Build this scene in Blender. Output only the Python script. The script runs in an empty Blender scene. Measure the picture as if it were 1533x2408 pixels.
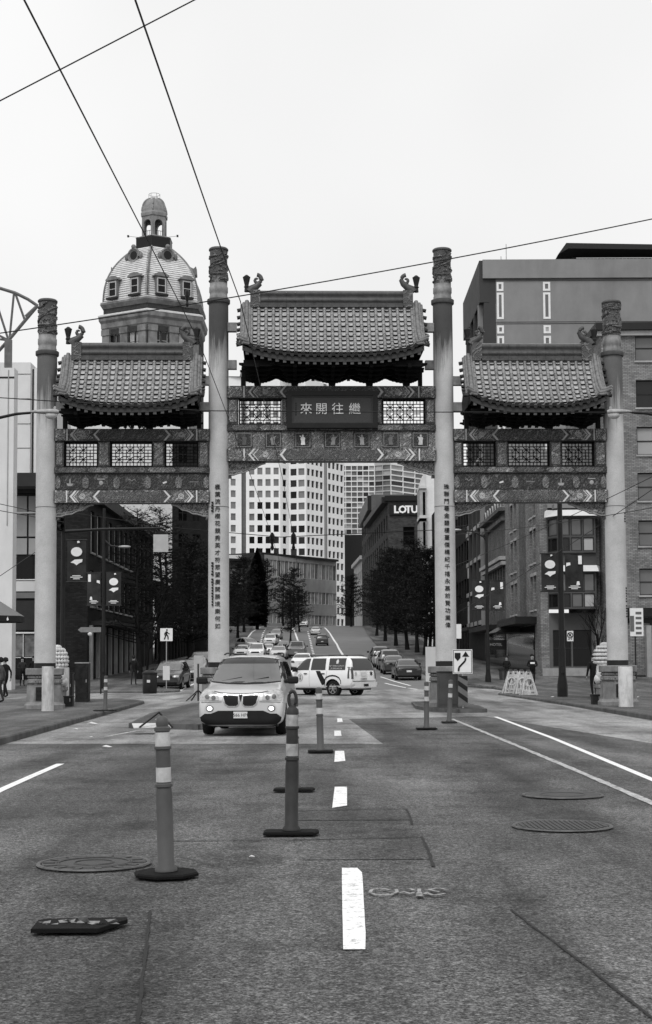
import bpy, bmesh, math, random
from mathutils import Vector, Matrix
from mathutils.bvhtree import BVHTree
from mathutils.geometry import delaunay_2d_cdt
random.seed(7)
SC = bpy.context.scene
COL = SC.collection
PI = math.pi
# ------------------------------------------------------------------ camera
CAM_F, CAM_U, CAM_V, CAM_H = 3400.0, 766.5, 1338.0, 1.6     # focal length and principal point on a 1533 x 2408 frame
_p, _r = math.atan(222 / 3400), math.radians(.29)
FW = Vector((0, math.cos(_p), math.sin(_p)))
_u = Vector((0, -math.sin(_p), math.cos(_p))); _x = Vector((1, 0, 0))
RT = _x * math.cos(_r) - _u * math.sin(_r)
UP = _u * math.cos(_r) + _x * math.sin(_r)
cd = bpy.data.cameras.new('camera'); cam = bpy.data.objects.new('camera', cd); COL.objects.link(cam)
cd.sensor_fit = 'VERTICAL'; cd.sensor_height = 36; cd.lens = 36 * CAM_F / 2408
cd.shift_y = (CAM_V - 1204) / 2408; cd.clip_start = .1; cd.clip_end = 6000
cam.matrix_world = Matrix(((RT.x, UP.x, -FW.x, 0), (RT.y, UP.y, -FW.y, 0), (RT.z, UP.z, -FW.z, CAM_H), (0, 0, 0, 1)))
SC.camera = cam
# ------------------------------------------------------------------ overcast sky and soft sun
SUN_EL, SUN_AZ = math.radians(52), math.radians(-166)      # azimuth from +y, clockwise: high, behind the camera and to its left
w = bpy.data.worlds.new('World'); SC.world = w; w.use_nodes = True
nt = w.node_tree; nt.nodes.clear()
sky = nt.nodes.new('ShaderNodeTexSky'); sky.sky_type = 'NISHITA'; sky.sun_disc = False
sky.sun_elevation = SUN_EL; sky.sun_rotation = SUN_AZ; sky.air_density = 1.5; sky.dust_density = 6
bw = nt.nodes.new('ShaderNodeRGBToBW')
mixn = nt.nodes.new('ShaderNodeMix'); mixn.data_type = 'FLOAT'; mixn.inputs[0].default_value = .80; mixn.inputs[3].default_value = 10.0
tc = nt.nodes.new('ShaderNodeTexCoord'); nz = nt.nodes.new('ShaderNodeTexNoise'); nz.inputs['Scale'].default_value = 2.2; nz.inputs['Detail'].default_value = 3
mr = nt.nodes.new('ShaderNodeMapRange'); mr.inputs[1].default_value = .3; mr.inputs[2].default_value = .7; mr.inputs[3].default_value = .90; mr.inputs[4].default_value = 1.06
mul = nt.nodes.new('ShaderNodeMath'); mul.operation = 'MULTIPLY'
bg = nt.nodes.new('ShaderNodeBackground'); bg.inputs['Strength'].default_value = .10
out = nt.nodes.new('ShaderNodeOutputWorld')
L = nt.links.new
L(sky.outputs[0], bw.inputs[0]); L(bw.outputs[0], mixn.inputs[2]); L(tc.outputs['Generated'], nz.inputs['Vector'])
L(nz.outputs[0], mr.inputs[0]); L(mixn.outputs[0], mul.inputs[0]); L(mr.outputs[0], mul.inputs[1]); L(mul.outputs[0], bg.inputs['Color']); L(bg.outputs[0], out.inputs[0])
sd = bpy.data.lights.new('sun', 'SUN'); sd.energy = 1.3; sd.angle = math.radians(20); sd.color = (1, 1, 1)
sun = bpy.data.objects.new('sun', sd); COL.objects.link(sun)
_sd = Vector((math.sin(SUN_AZ) * math.cos(SUN_EL), math.cos(SUN_AZ) * math.cos(SUN_EL), math.sin(SUN_EL)))
sun.rotation_euler = _sd.to_track_quat('Z', 'Y').to_euler(); sun.location = (0, 0, 60)
SC.view_settings.view_transform = 'Standard'; SC.view_settings.look = 'None'
SC.view_settings.exposure = 0.14; SC.view_settings.gamma = 1.0; SC.view_settings.use_curve_mapping = False
SC.cycles.max_bounces = 6; SC.cycles.diffuse_bounces = 3; SC.cycles.glossy_bounces = 3; SC.cycles.caustics_reflective = False

# ------------------------------------------------------------------ measuring: a sight line through the frame met with a plane or the ground
def ray(u, v): return FW + RT * ((u - CAM_U) / CAM_F) + UP * ((CAM_V - v) / CAM_F)
def at(u, v, Y):
    if v == 1: v = 1400          # only the sideways position is asked for: measure it near street level
    d = ray(u, v); t = Y / d.y; return Vector((d.x * t, Y, CAM_H + d.z * t))
def gp(u, v, z=0.0):
    d = ray(u, v); t = (z - CAM_H) / d.z; return Vector((d.x * t, d.y * t, z))
_prof = [(-60, 0), (72, 0), (85, .1), (98, .5), (118, 1.05), (140, 1.75), (175, 2.8), (212, 4.3), (250, 6.4), (283, 8.5), (310, 9.6), (340, 10.1), (450, 10.6), (900, 11), (3000, 11)]
def zr(y):
    for i in range(len(_prof) - 1):
        a, b = _prof[i], _prof[i + 1]
        if y <= b[0]:
            if y <= a[0]: return a[1]
            p0 = _prof[max(0, i - 1)]; p3 = _prof[min(len(_prof) - 1, i + 2)]
            t = (y - a[0]) / (b[0] - a[0])
            m0 = (b[1] - p0[1]) / (b[0] - p0[0]) * (b[0] - a[0]); m1 = (p3[1] - a[1]) / (p3[0] - a[0]) * (b[0] - a[0])
            return (2*t**3-3*t*t+1)*a[1] + (t**3-2*t*t+t)*m0 + (-2*t**3+3*t*t)*b[1] + (t**3-t*t)*m1
    return _prof[-1][1]
def gpt(u, v, dz=0.0):
    d = ray(u, v); y = 5.0
    while y < 400:
        t = y / d.y
        if CAM_H + d.z * t <= zr(y) + dz: break
        y += .25 if y < 120 else .5
    t = y / d.y; return Vector((d.x * t, y, zr(y) + dz))
# ------------------------------------------------------------------ scene helpers
def tag(o, label=None, cat=None, group=None, kind=None):
    if label: o['label'] = label
    if cat: o['category'] = cat
    if group: o['group'] = group
    if kind: o['kind'] = kind
    return o
def empty(name, loc=(0, 0, 0), rz=0, label=None, cat=None, group=None):
    o = bpy.data.objects.new(name, None); COL.objects.link(o); o.empty_display_size = .2
    o.location = loc; o.rotation_euler = (0, 0, rz); tag(o, label, cat, group); return o
def wm(o):
    m = Matrix.LocRotScale(o.location, o.rotation_euler, o.scale)
    return (wm(o.parent) @ o.matrix_parent_inverse @ m) if o.parent else m
def put(name, mesh, parent=None, loc=(0, 0, 0), rot=(0, 0, 0), scale=(1, 1, 1), world=False):
    o = bpy.data.objects.new(name, mesh); COL.objects.link(o)
    o.location = loc; o.rotation_euler = rot; o.scale = scale
    if parent:
        o.parent = parent
        if world: o.matrix_parent_inverse = wm(parent).inverted()
    return o
def copy_tree(o, parent=None):
    c = o.copy(); COL.objects.link(c)
    if parent: c.parent = parent
    for ch in list(KIDS.get(o, [])) or [k for k in o.children]: copy_tree(ch, c)
    return c
KIDS = {}
class MB:
    def __init__(s): s.v = []; s.f = []; s.m = []
    def add(s, vs, fs, mi=0):
        n = len(s.v); s.v.extend([tuple(p) for p in vs])
        for f in fs: s.f.append(tuple(i + n for i in f)); s.m.append(mi)
        return s
    def box(s, x0, x1, y0, y1, z0, z1, mi=0):
        return s.add([(x0,y0,z0),(x1,y0,z0),(x1,y1,z0),(x0,y1,z0),(x0,y0,z1),(x1,y0,z1),(x1,y1,z1),(x0,y1,z1)],
                     [(0,3,2,1),(4,5,6,7),(0,1,5,4),(1,2,6,5),(2,3,7,6),(3,0,4,7)], mi)
    def tbox(s, M, sx, sy, sz, mi=0):
        c = [(-1,-1,-1),(1,-1,-1),(1,1,-1),(-1,1,-1),(-1,-1,1),(1,-1,1),(1,1,1),(-1,1,1)]
        return s.add([M @ Vector((a*sx/2, b*sy/2, d*sz/2)) for a, b, d in c], [(0,3,2,1),(4,5,6,7),(0,1,5,4),(1,2,6,5),(2,3,7,6),(3,0,4,7)], mi)
    def bar(s, a, b, w, h, mi=0):
        a, b = Vector(a), Vector(b); d = b - a
        if d.length < 1e-6: return s
        M = Matrix.Translation((a + b) / 2) @ d.to_track_quat('Y', 'Z').to_matrix().to_4x4()
        return s.tbox(M, w, d.length, h, mi)
    def tube(s, pts, r, n=8, caps=True, mi=0):
        pts = [Vector(p) for p in pts]; k = len(pts)
        rs = r if isinstance(r, (list, tuple)) else [r] * k
        base = len(s.v); ref = Vector((0, 0, 1))
        for i, p in enumerate(pts):
            d = (pts[min(i + 1, k - 1)] - pts[max(i - 1, 0)])
            d = d.normalized() if d.length > 1e-9 else Vector((0, 0, 1))
            rf = ref if abs(d.z) < .95 else Vector((1, 0, 0))
            a = d.cross(rf).normalized(); b = d.cross(a)
            for j in range(n):
                t = 2 * PI * j / n; s.v.append(tuple(p + a * (math.cos(t) * rs[i]) + b * (math.sin(t) * rs[i])))
        for i in range(k - 1):
            for j in range(n):
                s.f.append((base + i*n + j, base + i*n + (j+1) % n, base + (i+1)*n + (j+1) % n, base + (i+1)*n + j)); s.m.append(mi)
        if caps:
            s.f.append(tuple(base + j for j in reversed(range(n)))); s.m.append(mi)
            s.f.append(tuple(base + (k-1)*n + j for j in range(n))); s.m.append(mi)
        return s
    def lathe(s, prof, n=24, c=(0, 0), mi=0, rot=0.0, sx=1, sy=1):
        base = len(s.v); k = len(prof)
        for r, z in prof:
            for j in range(n):
                t = 2 * PI * j / n + rot; s.v.append((c[0] + r * sx * math.cos(t), c[1] + r * sy * math.sin(t), z))
        for i in range(k - 1):
            for j in range(n):
                s.f.append((base + i*n + j, base + i*n + (j+1) % n, base + (i+1)*n + (j+1) % n, base + (i+1)*n + j)); s.m.append(mi)
        s.f.append(tuple(base + j for j in reversed(range(n)))); s.m.append(mi)
        s.f.append(tuple(base + (k-1)*n + j for j in range(n))); s.m.append(mi)
        return s
    def prism(s, poly, mapf, d0, d1, mi=0):
        n = len(poly)
        return s.add([mapf(a, b, d0) for a, b in poly] + [mapf(a, b, d1) for a, b in poly],
                     [tuple(range(n)), tuple(reversed(range(n, 2*n)))] + [(i, (i+1) % n, n + (i+1) % n, n + i) for i in range(n)], mi)
    def sphere(s, c, r, n=8, m=5, sc=(1, 1, 1), mi=0):
        pr = [(r * math.sin(PI * i / m), -r * math.cos(PI * i / m)) for i in range(m + 1)]
        base = len(s.v)
        for rr, z in pr:
            for j in range(n):
                t = 2 * PI * j / n; s.v.append((c[0] + rr * math.cos(t) * sc[0], c[1] + rr * math.sin(t) * sc[1], c[2] + z * sc[2]))
        for i in range(m):
            for j in range(n):
                s.f.append((base + i*n + j, base + i*n + (j+1) % n, base + (i+1)*n + (j+1) % n, base + (i+1)*n + j)); s.m.append(mi)
        return s
    def quad(s, a, b, c, d, mi=0): return s.add([a, b, c, d], [(0, 1, 2, 3)], mi)
    def mesh(s, name, mats, smooth=False):
        me = bpy.data.meshes.new(name); me.from_pydata(s.v, [], s.f)
        for m in (mats if isinstance(mats, (list, tuple)) else [mats]): me.materials.append(m)
        if max(s.m, default=0): me.polygons.foreach_set('material_index', s.m)
        if smooth:
            me.polygons.foreach_set('use_smooth', [True] * len(me.polygons))
            me.set_sharp_from_angle(angle=math.radians(smooth if smooth > 1 else 40))
        me.update(); return me
    def build(s, name, mats, parent=None, smooth=False, world=False, **k):
        return put(name, s.mesh(name, mats, smooth), parent, world=world, **k)
def XZ(a, b, d): return (a, d, b)          # polygon in x,z ; extruded along y
def YZ(a, b, d): return (d, a, b)
def XY(a, b, d): return (a, b, d)
def text_mesh(txt, size, mat, extrude=.01, align='CENTER', bold=0.0):
    c = bpy.data.curves.new('lettering', 'FONT'); c.body = txt; c.size = size; c.extrude = extrude; c.align_x = align; c.align_y = 'CENTER'; c.offset = bold; c.resolution_u = 2
    o = bpy.data.objects.new('tmp', c); COL.objects.link(o)
    dg = bpy.context.evaluated_depsgraph_get(); me = bpy.data.meshes.new_from_object(o.evaluated_get(dg))
    bpy.data.objects.remove(o); bpy.data.curves.remove(c); me.materials.clear(); me.materials.append(mat); return me
def eval_mesh(o):
    dg = bpy.context.evaluated_depsgraph_get(); dg.update(); return bpy.data.meshes.new_from_object(o.evaluated_get(dg))
# ------------------------------------------------------------------ materials (a black and white photograph: every colour is a grey)
MATS = {}
def node_mat(name):
    m = bpy.data.materials.new(name); m.use_nodes = True; MATS[name] = m
    return m, m.node_tree.nodes, m.node_tree.links, m.node_tree.nodes['Principled BSDF']
def setp(b, rough, metal=0, spec=.5, coat=0):
    b.inputs['Roughness'].default_value = rough; b.inputs['Metallic'].default_value = metal
    b.inputs['Specular IOR Level'].default_value = spec
    if coat: b.inputs['Coat Weight'].default_value = coat; b.inputs['Coat Roughness'].default_value = .08
def pos_node(N, space='world'):
    if space == 'world': return N.new('ShaderNodeNewGeometry').outputs['Position']
    return N.new('ShaderNodeTexCoord').outputs['Object']
def noise(N, Lk, vec, scale, detail=4, rough=.6, stretch=None):
    if stretch:
        mp = N.new('ShaderNodeVectorMath'); mp.operation = 'MULTIPLY'; mp.inputs[1].default_value = stretch; Lk.new(vec, mp.inputs[0]); vec = mp.outputs[0]
    n = N.new('ShaderNodeTexNoise'); n.inputs['Scale'].default_value = scale; n.inputs['Detail'].default_value = detail; n.inputs['Roughness'].default_value = rough
    Lk.new(vec, n.inputs['Vector']); return n.outputs[0]
def rng(N, Lk, val, a, b, c, d, clamp=True):
    m = N.new('ShaderNodeMapRange'); m.clamp = clamp
    for i, x in enumerate((a, b, c, d)): m.inputs[i + 1].default_value = x
    Lk.new(val, m.inputs[0]); return m.outputs[0]
def mth(N, Lk, op, a, b):
    m = N.new('ShaderNodeMath'); m.operation = op
    for i, x in enumerate((a, b)):
        if isinstance(x, (int, float)): m.inputs[i].default_value = x
        else: Lk.new(x, m.inputs[i])
    return m.outputs[0]
def bumpn(N, Lk, b, h, strength, dist):
    n = N.new('ShaderNodeBump'); n.inputs['Strength'].default_value = strength; n.inputs['Distance'].default_value = dist
    Lk.new(h, n.inputs['Height']); Lk.new(n.outputs[0], b.inputs['Normal'])
def G(name, val, rough=.8, var=.18, scale=2.5, bump=0.0, bscale=25, metal=0, spec=.2, coat=0, space='world', grime=0.0):
    if name in MATS: return MATS[name]
    m, N, Lk, b = node_mat(name); setp(b, rough, metal, spec, coat)
    if var:
        p = pos_node(N, space); n = noise(N, Lk, p, scale, 6, .65)
        c = rng(N, Lk, n, .28, .72, val * (1 - var), val * (1 + var))
        if grime:
            g = noise(N, Lk, p, scale * .6, 5, .7, (1, 1, .25)); c = mth(N, Lk, 'MULTIPLY', c, rng(N, Lk, g, .45, .7, 1, 1 - grime))
        Lk.new(c, b.inputs['Base Color'])
        Lk.new(rng(N, Lk, n, .3, .7, max(.02, rough - .1), min(1, rough + .08)), b.inputs['Roughness'])
        if bump: bumpn(N, Lk, b, noise(N, Lk, p, bscale, 4, .6), bump, .01)
    else: b.inputs['Base Color'].default_value = (val, val, val, 1)
    return m
def emit(name, val):
    m, N, Lk, b = node_mat(name); b.inputs['Base Color'].default_value = (.8, .8, .8, 1)
    b.inputs['Emission Color'].default_value = (1, 1, 1, 1); b.inputs['Emission Strength'].default_value = val; return m
def brick(name, val, mortar, bw_=.24, bh=.075, var=.3, contrast=1.0):
    m, N, Lk, b = node_mat(name); setp(b, .9, 0, .1)
    p = pos_node(N); sp = N.new('ShaderNodeSeparateXYZ'); Lk.new(p, sp.inputs[0])
    cb = N.new('ShaderNodeCombineXYZ'); Lk.new(mth(N, Lk, 'ADD', sp.outputs[0], sp.outputs[1]), cb.inputs[0]); Lk.new(sp.outputs[2], cb.inputs[1])
    t = N.new('ShaderNodeTexBrick'); Lk.new(cb.outputs[0], t.inputs['Vector'])
    t.inputs['Scale'].default_value = 1; t.inputs['Brick Width'].default_value = bw_; t.inputs['Row Height'].default_value = bh
    t.inputs['Mortar Size'].default_value = .012; t.inputs['Mortar Smooth'].default_value = .2
    t.inputs['Color1'].default_value = (val*(1-var),)*3 + (1,); t.inputs['Color2'].default_value = (val*(1+var),)*3 + (1,); t.inputs['Mortar'].default_value = (mortar,)*3 + (1,)
    n = noise(N, Lk, p, .7, 6, .7); mx = N.new('ShaderNodeMix'); mx.data_type = 'RGBA'; mx.blend_type = 'MULTIPLY'; mx.inputs[0].default_value = 1
    cc = rng(N, Lk, n, .3, .7, .65, 1.25); c3 = N.new('ShaderNodeCombineColor')
    for i in range(3): Lk.new(cc, c3.inputs[i])
    Lk.new(t.outputs['Color'], mx.inputs[6]); Lk.new(c3.outputs[0], mx.inputs[7]); Lk.new(mx.outputs[2], b.inputs['Base Color'])
    bumpn(N, Lk, b, t.outputs['Fac'], -.6, .01); return m
def carved(name, val, hi, scale=9, bump=.8):
    """painted, carved ornament: scrolling lines on a darker ground"""
    m, N, Lk, b = node_mat(name); setp(b, .6, 0, .35); p = pos_node(N, 'object')
    wv = noise(N, Lk, p, scale * .5, 2, .5); mp = N.new('ShaderNodeVectorMath'); mp.operation = 'ADD'
    sc = N.new('ShaderNodeVectorMath'); sc.operation = 'SCALE'; sc.inputs[3].default_value = .5
    cmb = N.new('ShaderNodeCombineXYZ'); Lk.new(wv, cmb.inputs[0]); Lk.new(wv, cmb.inputs[2]); Lk.new(cmb.outputs[0], sc.inputs[0]); Lk.new(p, mp.inputs[0]); Lk.new(sc.outputs[0], mp.inputs[1])
    vo = N.new('ShaderNodeTexVoronoi'); vo.feature = 'DISTANCE_TO_EDGE'; vo.inputs['Scale'].default_value = scale; Lk.new(mp.outputs[0], vo.inputs['Vector'])
    v2 = N.new('ShaderNodeTexVoronoi'); v2.inputs['Scale'].default_value = scale * 1.9; Lk.new(mp.outputs[0], v2.inputs['Vector'])
    a = rng(N, Lk, vo.outputs['Distance'], .02, .10, 1, 0); bb = rng(N, Lk, v2.outputs['Distance'], .15, .3, .8, 0)
    h = mth(N, Lk, 'MAXIMUM', a, bb); dirt = rng(N, Lk, noise(N, Lk, p, 2.2, 5, .7), .3, .7, .7, 1.2)
    Lk.new(mth(N, Lk, 'MULTIPLY', rng(N, Lk, h, 0, 1, val, hi), dirt), b.inputs['Base Color']); bumpn(N, Lk, b, h, bump, .02); return m
def asphalt(name, lo, hi, speck=.5, fine=120, cracks=True):
    m, N, Lk, b = node_mat(name); setp(b, .75, 0, .15); p = pos_node(N)
    big = rng(N, Lk, noise(N, Lk, p, .26, 5, .6, (1.0, .55, 1)), .38, .62, lo, hi)
    tracks = rng(N, Lk, noise(N, Lk, p, .55, 4, .55, (1.6, .16, 1)), .38, .62, 1.30, .66)
    stain = rng(N, Lk, noise(N, Lk, p, .8, 6, .7, (1, .7, 1)), .50, .66, 1, .50)
    vs = N.new('ShaderNodeTexVoronoi'); vs.inputs['Scale'].default_value = fine * 1.1; Lk.new(p, vs.inputs['Vector']); vc = N.new('ShaderNodeSeparateColor'); Lk.new(vs.outputs['Color'], vc.inputs[0])
    stone = rng(N, Lk, vc.outputs[0], 0, 1, 1 - speck * .62, 1 + speck * .62)
    agg = noise(N, Lk, p, fine, 3, .8); aggc = rng(N, Lk, agg, .36, .64, 1 - speck, 1 + speck)
    a2 = rng(N, Lk, noise(N, Lk, p, fine * .3, 4, .85), .38, .62, 1 - speck * .55, 1 + speck * .55)
    vo = N.new('ShaderNodeTexVoronoi'); vo.inputs['Scale'].default_value = 11; vo.inputs['Randomness'].default_value = 1; Lk.new(p, vo.inputs['Vector'])
    sp = rng(N, Lk, vo.outputs['Distance'], .09, .15, .25, 1)
    msk = rng(N, Lk, noise(N, Lk, p, .6, 3, .5), .42, .52, 0, 1); spot = mth(N, Lk, 'MAXIMUM', sp, mth(N, Lk, 'SUBTRACT', 1, msk))
    c = mth(N, Lk, 'MULTIPLY', mth(N, Lk, 'MULTIPLY', big, tracks), mth(N, Lk, 'MULTIPLY', mth(N, Lk, 'MULTIPLY', aggc, stone), mth(N, Lk, 'MULTIPLY', a2, mth(N, Lk, 'MULTIPLY', stain, spot))))
    Lk.new(c, b.inputs['Base Color']); bumpn(N, Lk, b, mth(N, Lk, 'ADD', agg, noise(N, Lk, p, fine * .3, 3, .7)), .5, .006); return m
def worn_paint(name, val, under, wear=.5):
    m, N, Lk, b = node_mat(name); setp(b, .7, 0, .4); p = pos_node(N)
    n = noise(N, Lk, p, 9, 8, .8); k = rng(N, Lk, n, wear - .05, wear + .06, val, under)
    sc = rng(N, Lk, noise(N, Lk, p, 90, 3, .7), .3, .7, .85, 1.1); Lk.new(mth(N, Lk, 'MULTIPLY', k, sc), b.inputs['Base Color']); return m
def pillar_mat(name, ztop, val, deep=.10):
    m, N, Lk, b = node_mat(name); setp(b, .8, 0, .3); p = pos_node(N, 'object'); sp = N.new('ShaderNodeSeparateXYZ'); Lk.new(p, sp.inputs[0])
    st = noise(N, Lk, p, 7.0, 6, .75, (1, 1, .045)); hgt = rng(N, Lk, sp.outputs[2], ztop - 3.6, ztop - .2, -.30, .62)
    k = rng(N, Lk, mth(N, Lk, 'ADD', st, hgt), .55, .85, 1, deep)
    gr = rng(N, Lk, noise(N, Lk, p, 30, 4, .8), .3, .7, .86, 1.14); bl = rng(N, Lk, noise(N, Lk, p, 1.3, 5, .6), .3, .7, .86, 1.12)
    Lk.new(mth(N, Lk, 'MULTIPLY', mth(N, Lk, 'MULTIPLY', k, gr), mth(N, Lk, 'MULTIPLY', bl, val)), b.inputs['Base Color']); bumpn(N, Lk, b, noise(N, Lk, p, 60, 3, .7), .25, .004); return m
def glassy(name, val, rough=.06, spec=.6, var=.3, scale=.35):
    m, N, Lk, b = node_mat(name); setp(b, rough, 0, spec); p = pos_node(N)
    Lk.new(rng(N, Lk, noise(N, Lk, p, scale, 3, .6), .3, .7, val * (1 - var), val * (1 + var)), b.inputs['Base Color'])
    bumpn(N, Lk, b, noise(N, Lk, p, .5, 2, .5), .05, .05); return m
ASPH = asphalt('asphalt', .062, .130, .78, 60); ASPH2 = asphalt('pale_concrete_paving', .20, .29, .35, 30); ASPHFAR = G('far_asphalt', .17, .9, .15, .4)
PATCH = asphalt('patched_asphalt', .053, .112, .78, 60)
WALK = asphalt('sidewalk_concrete', .075, .13, .45, 30); KERB = G('kerb_concrete', .11, .85, .35, 2.2, .4, 30, grime=.5)
PAINT = worn_paint('road_paint_white', .80, .25, .60); PAINTN = worn_paint('road_paint_chipped', .82, .16, .585); PAINTW = worn_paint('road_paint_worn', .5, .13, .52); PAINTF = worn_paint('road_paint_faint', .34, .10, .52)
TAR = G('crack_sealant', .014, .6, .3, 6); IRON = G('cast_iron', .075, .55, .3, 14, .6, 60, metal=.4)
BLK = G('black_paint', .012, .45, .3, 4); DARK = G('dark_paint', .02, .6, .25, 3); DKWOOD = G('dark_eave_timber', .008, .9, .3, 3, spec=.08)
WHITE = G('white_paint', .74, .6, .08, 3, grime=.12); PANELW = G('pale_cladding', .62, .6, .07, .6, grime=.12)
STEEL = G('galvanised_steel', .36, .45, .15, 5, metal=.5); RUBBER = G('black_rubber', .008, .8, .3, 8, .3, spec=.1)
CONC = G('concrete', .32, .85, .2, 1.5, .3, 30, grime=.35)
# ================================================================== ground, streets, sidewalks
YS = [-40, -10] + [i for i in range(0, 72, 8)] + [i for i in range(72, 350, 4)] + [380, 450, 600, 900, 1500, 2500, 4500]
def sheet(name, ys, xl, xr, dz, mat, nx=1, parent=None, label=None):
    b = MB()
    for y in ys:
        for i in range(nx + 1):
            x = xl(y) + (xr(y) - xl(y)) * i / nx; b.v.append((x, y, zr(y) + dz))
    for j in range(len(ys) - 1):
        for i in range(nx):
            k = j * (nx + 1) + i; b.f.append((k, k + 1, k + nx + 2, k + nx + 1)); b.m.append(0)
    o = b.build(name, mat, parent)
    if not parent: tag(o, label, None, None, 'structure')
    return o
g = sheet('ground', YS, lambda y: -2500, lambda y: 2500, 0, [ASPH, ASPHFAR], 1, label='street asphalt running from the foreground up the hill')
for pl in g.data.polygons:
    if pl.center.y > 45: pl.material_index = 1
def flat(name, pts, z, mat, label=None, parent=None, cat=None):
    b = MB(); b.add([(p[0], p[1], zr(p[1]) + z) for p in pts], [tuple(range(len(pts)))])
    o = b.build(name, mat, parent)
    if not parent: tag(o, label, None, None, 'structure')
    return o
flat('concrete_paving', [(-45, 28.9), gp(0, 1748), gp(900, 1748), gp(820, 1690), gp(1140, 1684), gp(1533, 1747), (12, 20), (60, 20), (60, 84), (-45, 84)], .004, ASPH2, 'pale concrete paving of the crossing around the gate')
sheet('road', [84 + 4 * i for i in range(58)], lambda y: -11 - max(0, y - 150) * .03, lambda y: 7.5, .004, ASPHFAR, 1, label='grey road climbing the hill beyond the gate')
def interp(pts, y):
    for a, b in zip(pts, pts[1:]):
        if a[1] <= y <= b[1]: return a[0] + (b[0] - a[0]) * (y - a[1]) / max(1e-6, b[1] - a[1])
    return pts[0][0] if y < pts[0][1] else pts[-1][0]
kerb_mesh = {}
def kerb_line(parent, pts, side, step=1.8, h=.15, n_max=80):
    """kerb stones along a line, each a stone of its own"""
    n = 0
    for a, b in zip(pts, pts[1:]):
        a, b = Vector((a[0], a[1], 0)), Vector((b[0], b[1], 0)); d = b - a; k = max(1, round(d.length / step)); ang = math.atan2(d.y, d.x)
        ln = round(d.length / k, 3)
        if ln not in kerb_mesh:
            m = MB(); hl = ln / 2 - .006; m.prism([(-.09, -.05), (.07, -.05), (.07, h - .025), (.045, h + .006), (-.09, h + .006)], lambda q, r, d_: (d_, q, r), -hl, hl)
            kerb_mesh[ln] = m.mesh('kerb_stone', KERB)
        for i in range(k):
            c = a + d * ((i + .5) / k); put('kerb_stone', kerb_mesh[ln], parent, (c.x, c.y, zr(c.y) + random.uniform(-.004, .004)), (0, 0, ang + (PI if side > 0 else 0))); n += 1
KL1 = [(-6.3, 8), (-6.66, 29.8), (-7.32, 57.7), (-7.9, 59.8), (-9.2, 61.2), (-11, 61.8)]
ysn = [-20, 8, 20, 29.8, 40, 50, 57.7, 59.8, 61.2, 61.8]
sw = sheet('sidewalk', ysn, lambda y: -60, lambda y: interp(KL1, y) - .05, .15, WALK, 1, label='concrete sidewalk on the near left corner with a rounded kerb')
kerb_line(sw, KL1[1:], 1); kerb_line(sw, KL1[:2], 1)
KL2 = [(-8.7, 77.5), (-8.1, 78.6), (-8.3, 81.5), (-10.4, 86), (-10.6, 150), (-12, 200), (-15, 300)]
sw2 = sheet('sidewalk', [77.5, 78.6, 81.5, 84, 86, 92] + [96 + 8 * i for i in range(26)], lambda y: -60, lambda y: interp(KL2, y) - .05, .15, WALK, 1, label='shaded sidewalk under the trees across the side street, left')
kerb_line(sw2, [(-30, 77.4), (-12, 77.4), (-8.8, 77.45)] + KL2[:5], 1, 2.4)
KR1 = [(9.4, 8), (9.02, 40.3), (8.25, 69.2), (8.6, 71.2), (9.6, 72.6), (9.6, 83), (7.8, 89), (7.2, 96), (7.2, 160), (7.2, 300)]
sw3 = sheet('sidewalk', [-20, 8, 30, 40.3, 55, 69.2, 71.2, 72.6, 78, 83, 89, 96] + [104 + 8 * i for i in range(25)], lambda y: interp(KR1, y) + .05, lambda y: 60, .15, WALK, 1, label='broad concrete sidewalk along the right side of the street')
kerb_line(sw3, KR1[:8], -1); kerb_line(sw3, KR1[7:9], -1, 3)
def island(pts, label):
    n = len(pts); b = MB(); b.add([(x, y, .13) for x, y in pts] + [(x, y, -.05) for x, y in pts], [tuple(range(n))] + [(i, n + i, n + (i + 1) % n, (i + 1) % n) for i in range(n)])
    o = b.build('traffic_island', WALK); tag(o, label, None, None, 'structure'); kerb_line(o, list(pts) + [pts[0]], -1 if sum((p[0]*q[1]-q[0]*p[1]) for p, q in zip(pts, pts[1:] + pts[:1])) > 0 else 1, 1.2, .13)
island([(-4.9, 36.6), (-3.1, 35.6), (-2.75, 38), (-2.7, 54), (-3.3, 57), (-4.3, 57), (-5.0, 54), (-5.25, 44)], 'raised concrete traffic island under the inner left pillar')
island([(3.5, 47.4), (4.2, 46.2), (5.05, 46.5), (5.15, 50), (5.0, 55), (4.2, 56.5), (3.3, 55), (3.15, 50)], 'raised concrete traffic island under the inner right pillar')
# ---- painted markings and seams, thin sheets on the paving
def strip(name, pts, width, dz, mat, label, wob=0.0):
    b = MB(); n = len(pts)
    for i, p in enumerate(pts):
        d = Vector(pts[min(i+1, n-1)]) - Vector(pts[max(i-1, 0)]); d.z = 0; d.normalize(); s = Vector((-d.y, d.x, 0)) * (width / 2 * (1 + random.uniform(-wob, wob)))
        q = Vector(p); z = zr(q.y) + dz; b.v.append((q.x + s.x, q.y + s.y, z)); b.v.append((q.x - s.x, q.y - s.y, z))
    for i in range(n - 1): b.f.append((2*i, 2*i+1, 2*i+3, 2*i+2)); b.m.append(0)
    o = b.build(name, mat); tag(o, label, None, None, 'structure'); return o
def dens(pts, step=.4, wob=.0):
    r = []
    for a, b in zip(pts, pts[1:]):
        a, b = Vector(a), Vector(b); k = max(1, int((b - a).length / step))
        for i in range(k): r.append(a + (b - a) * (i / k) + Vector((random.uniform(-wob, wob), random.uniform(-wob, wob), 0)))
    r.append(Vector(pts[-1])); return r
def poly_px(name, px, dz, mat, label): return flat(name, [gpt(u, v) for u, v in px], dz, mat, label)
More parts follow.
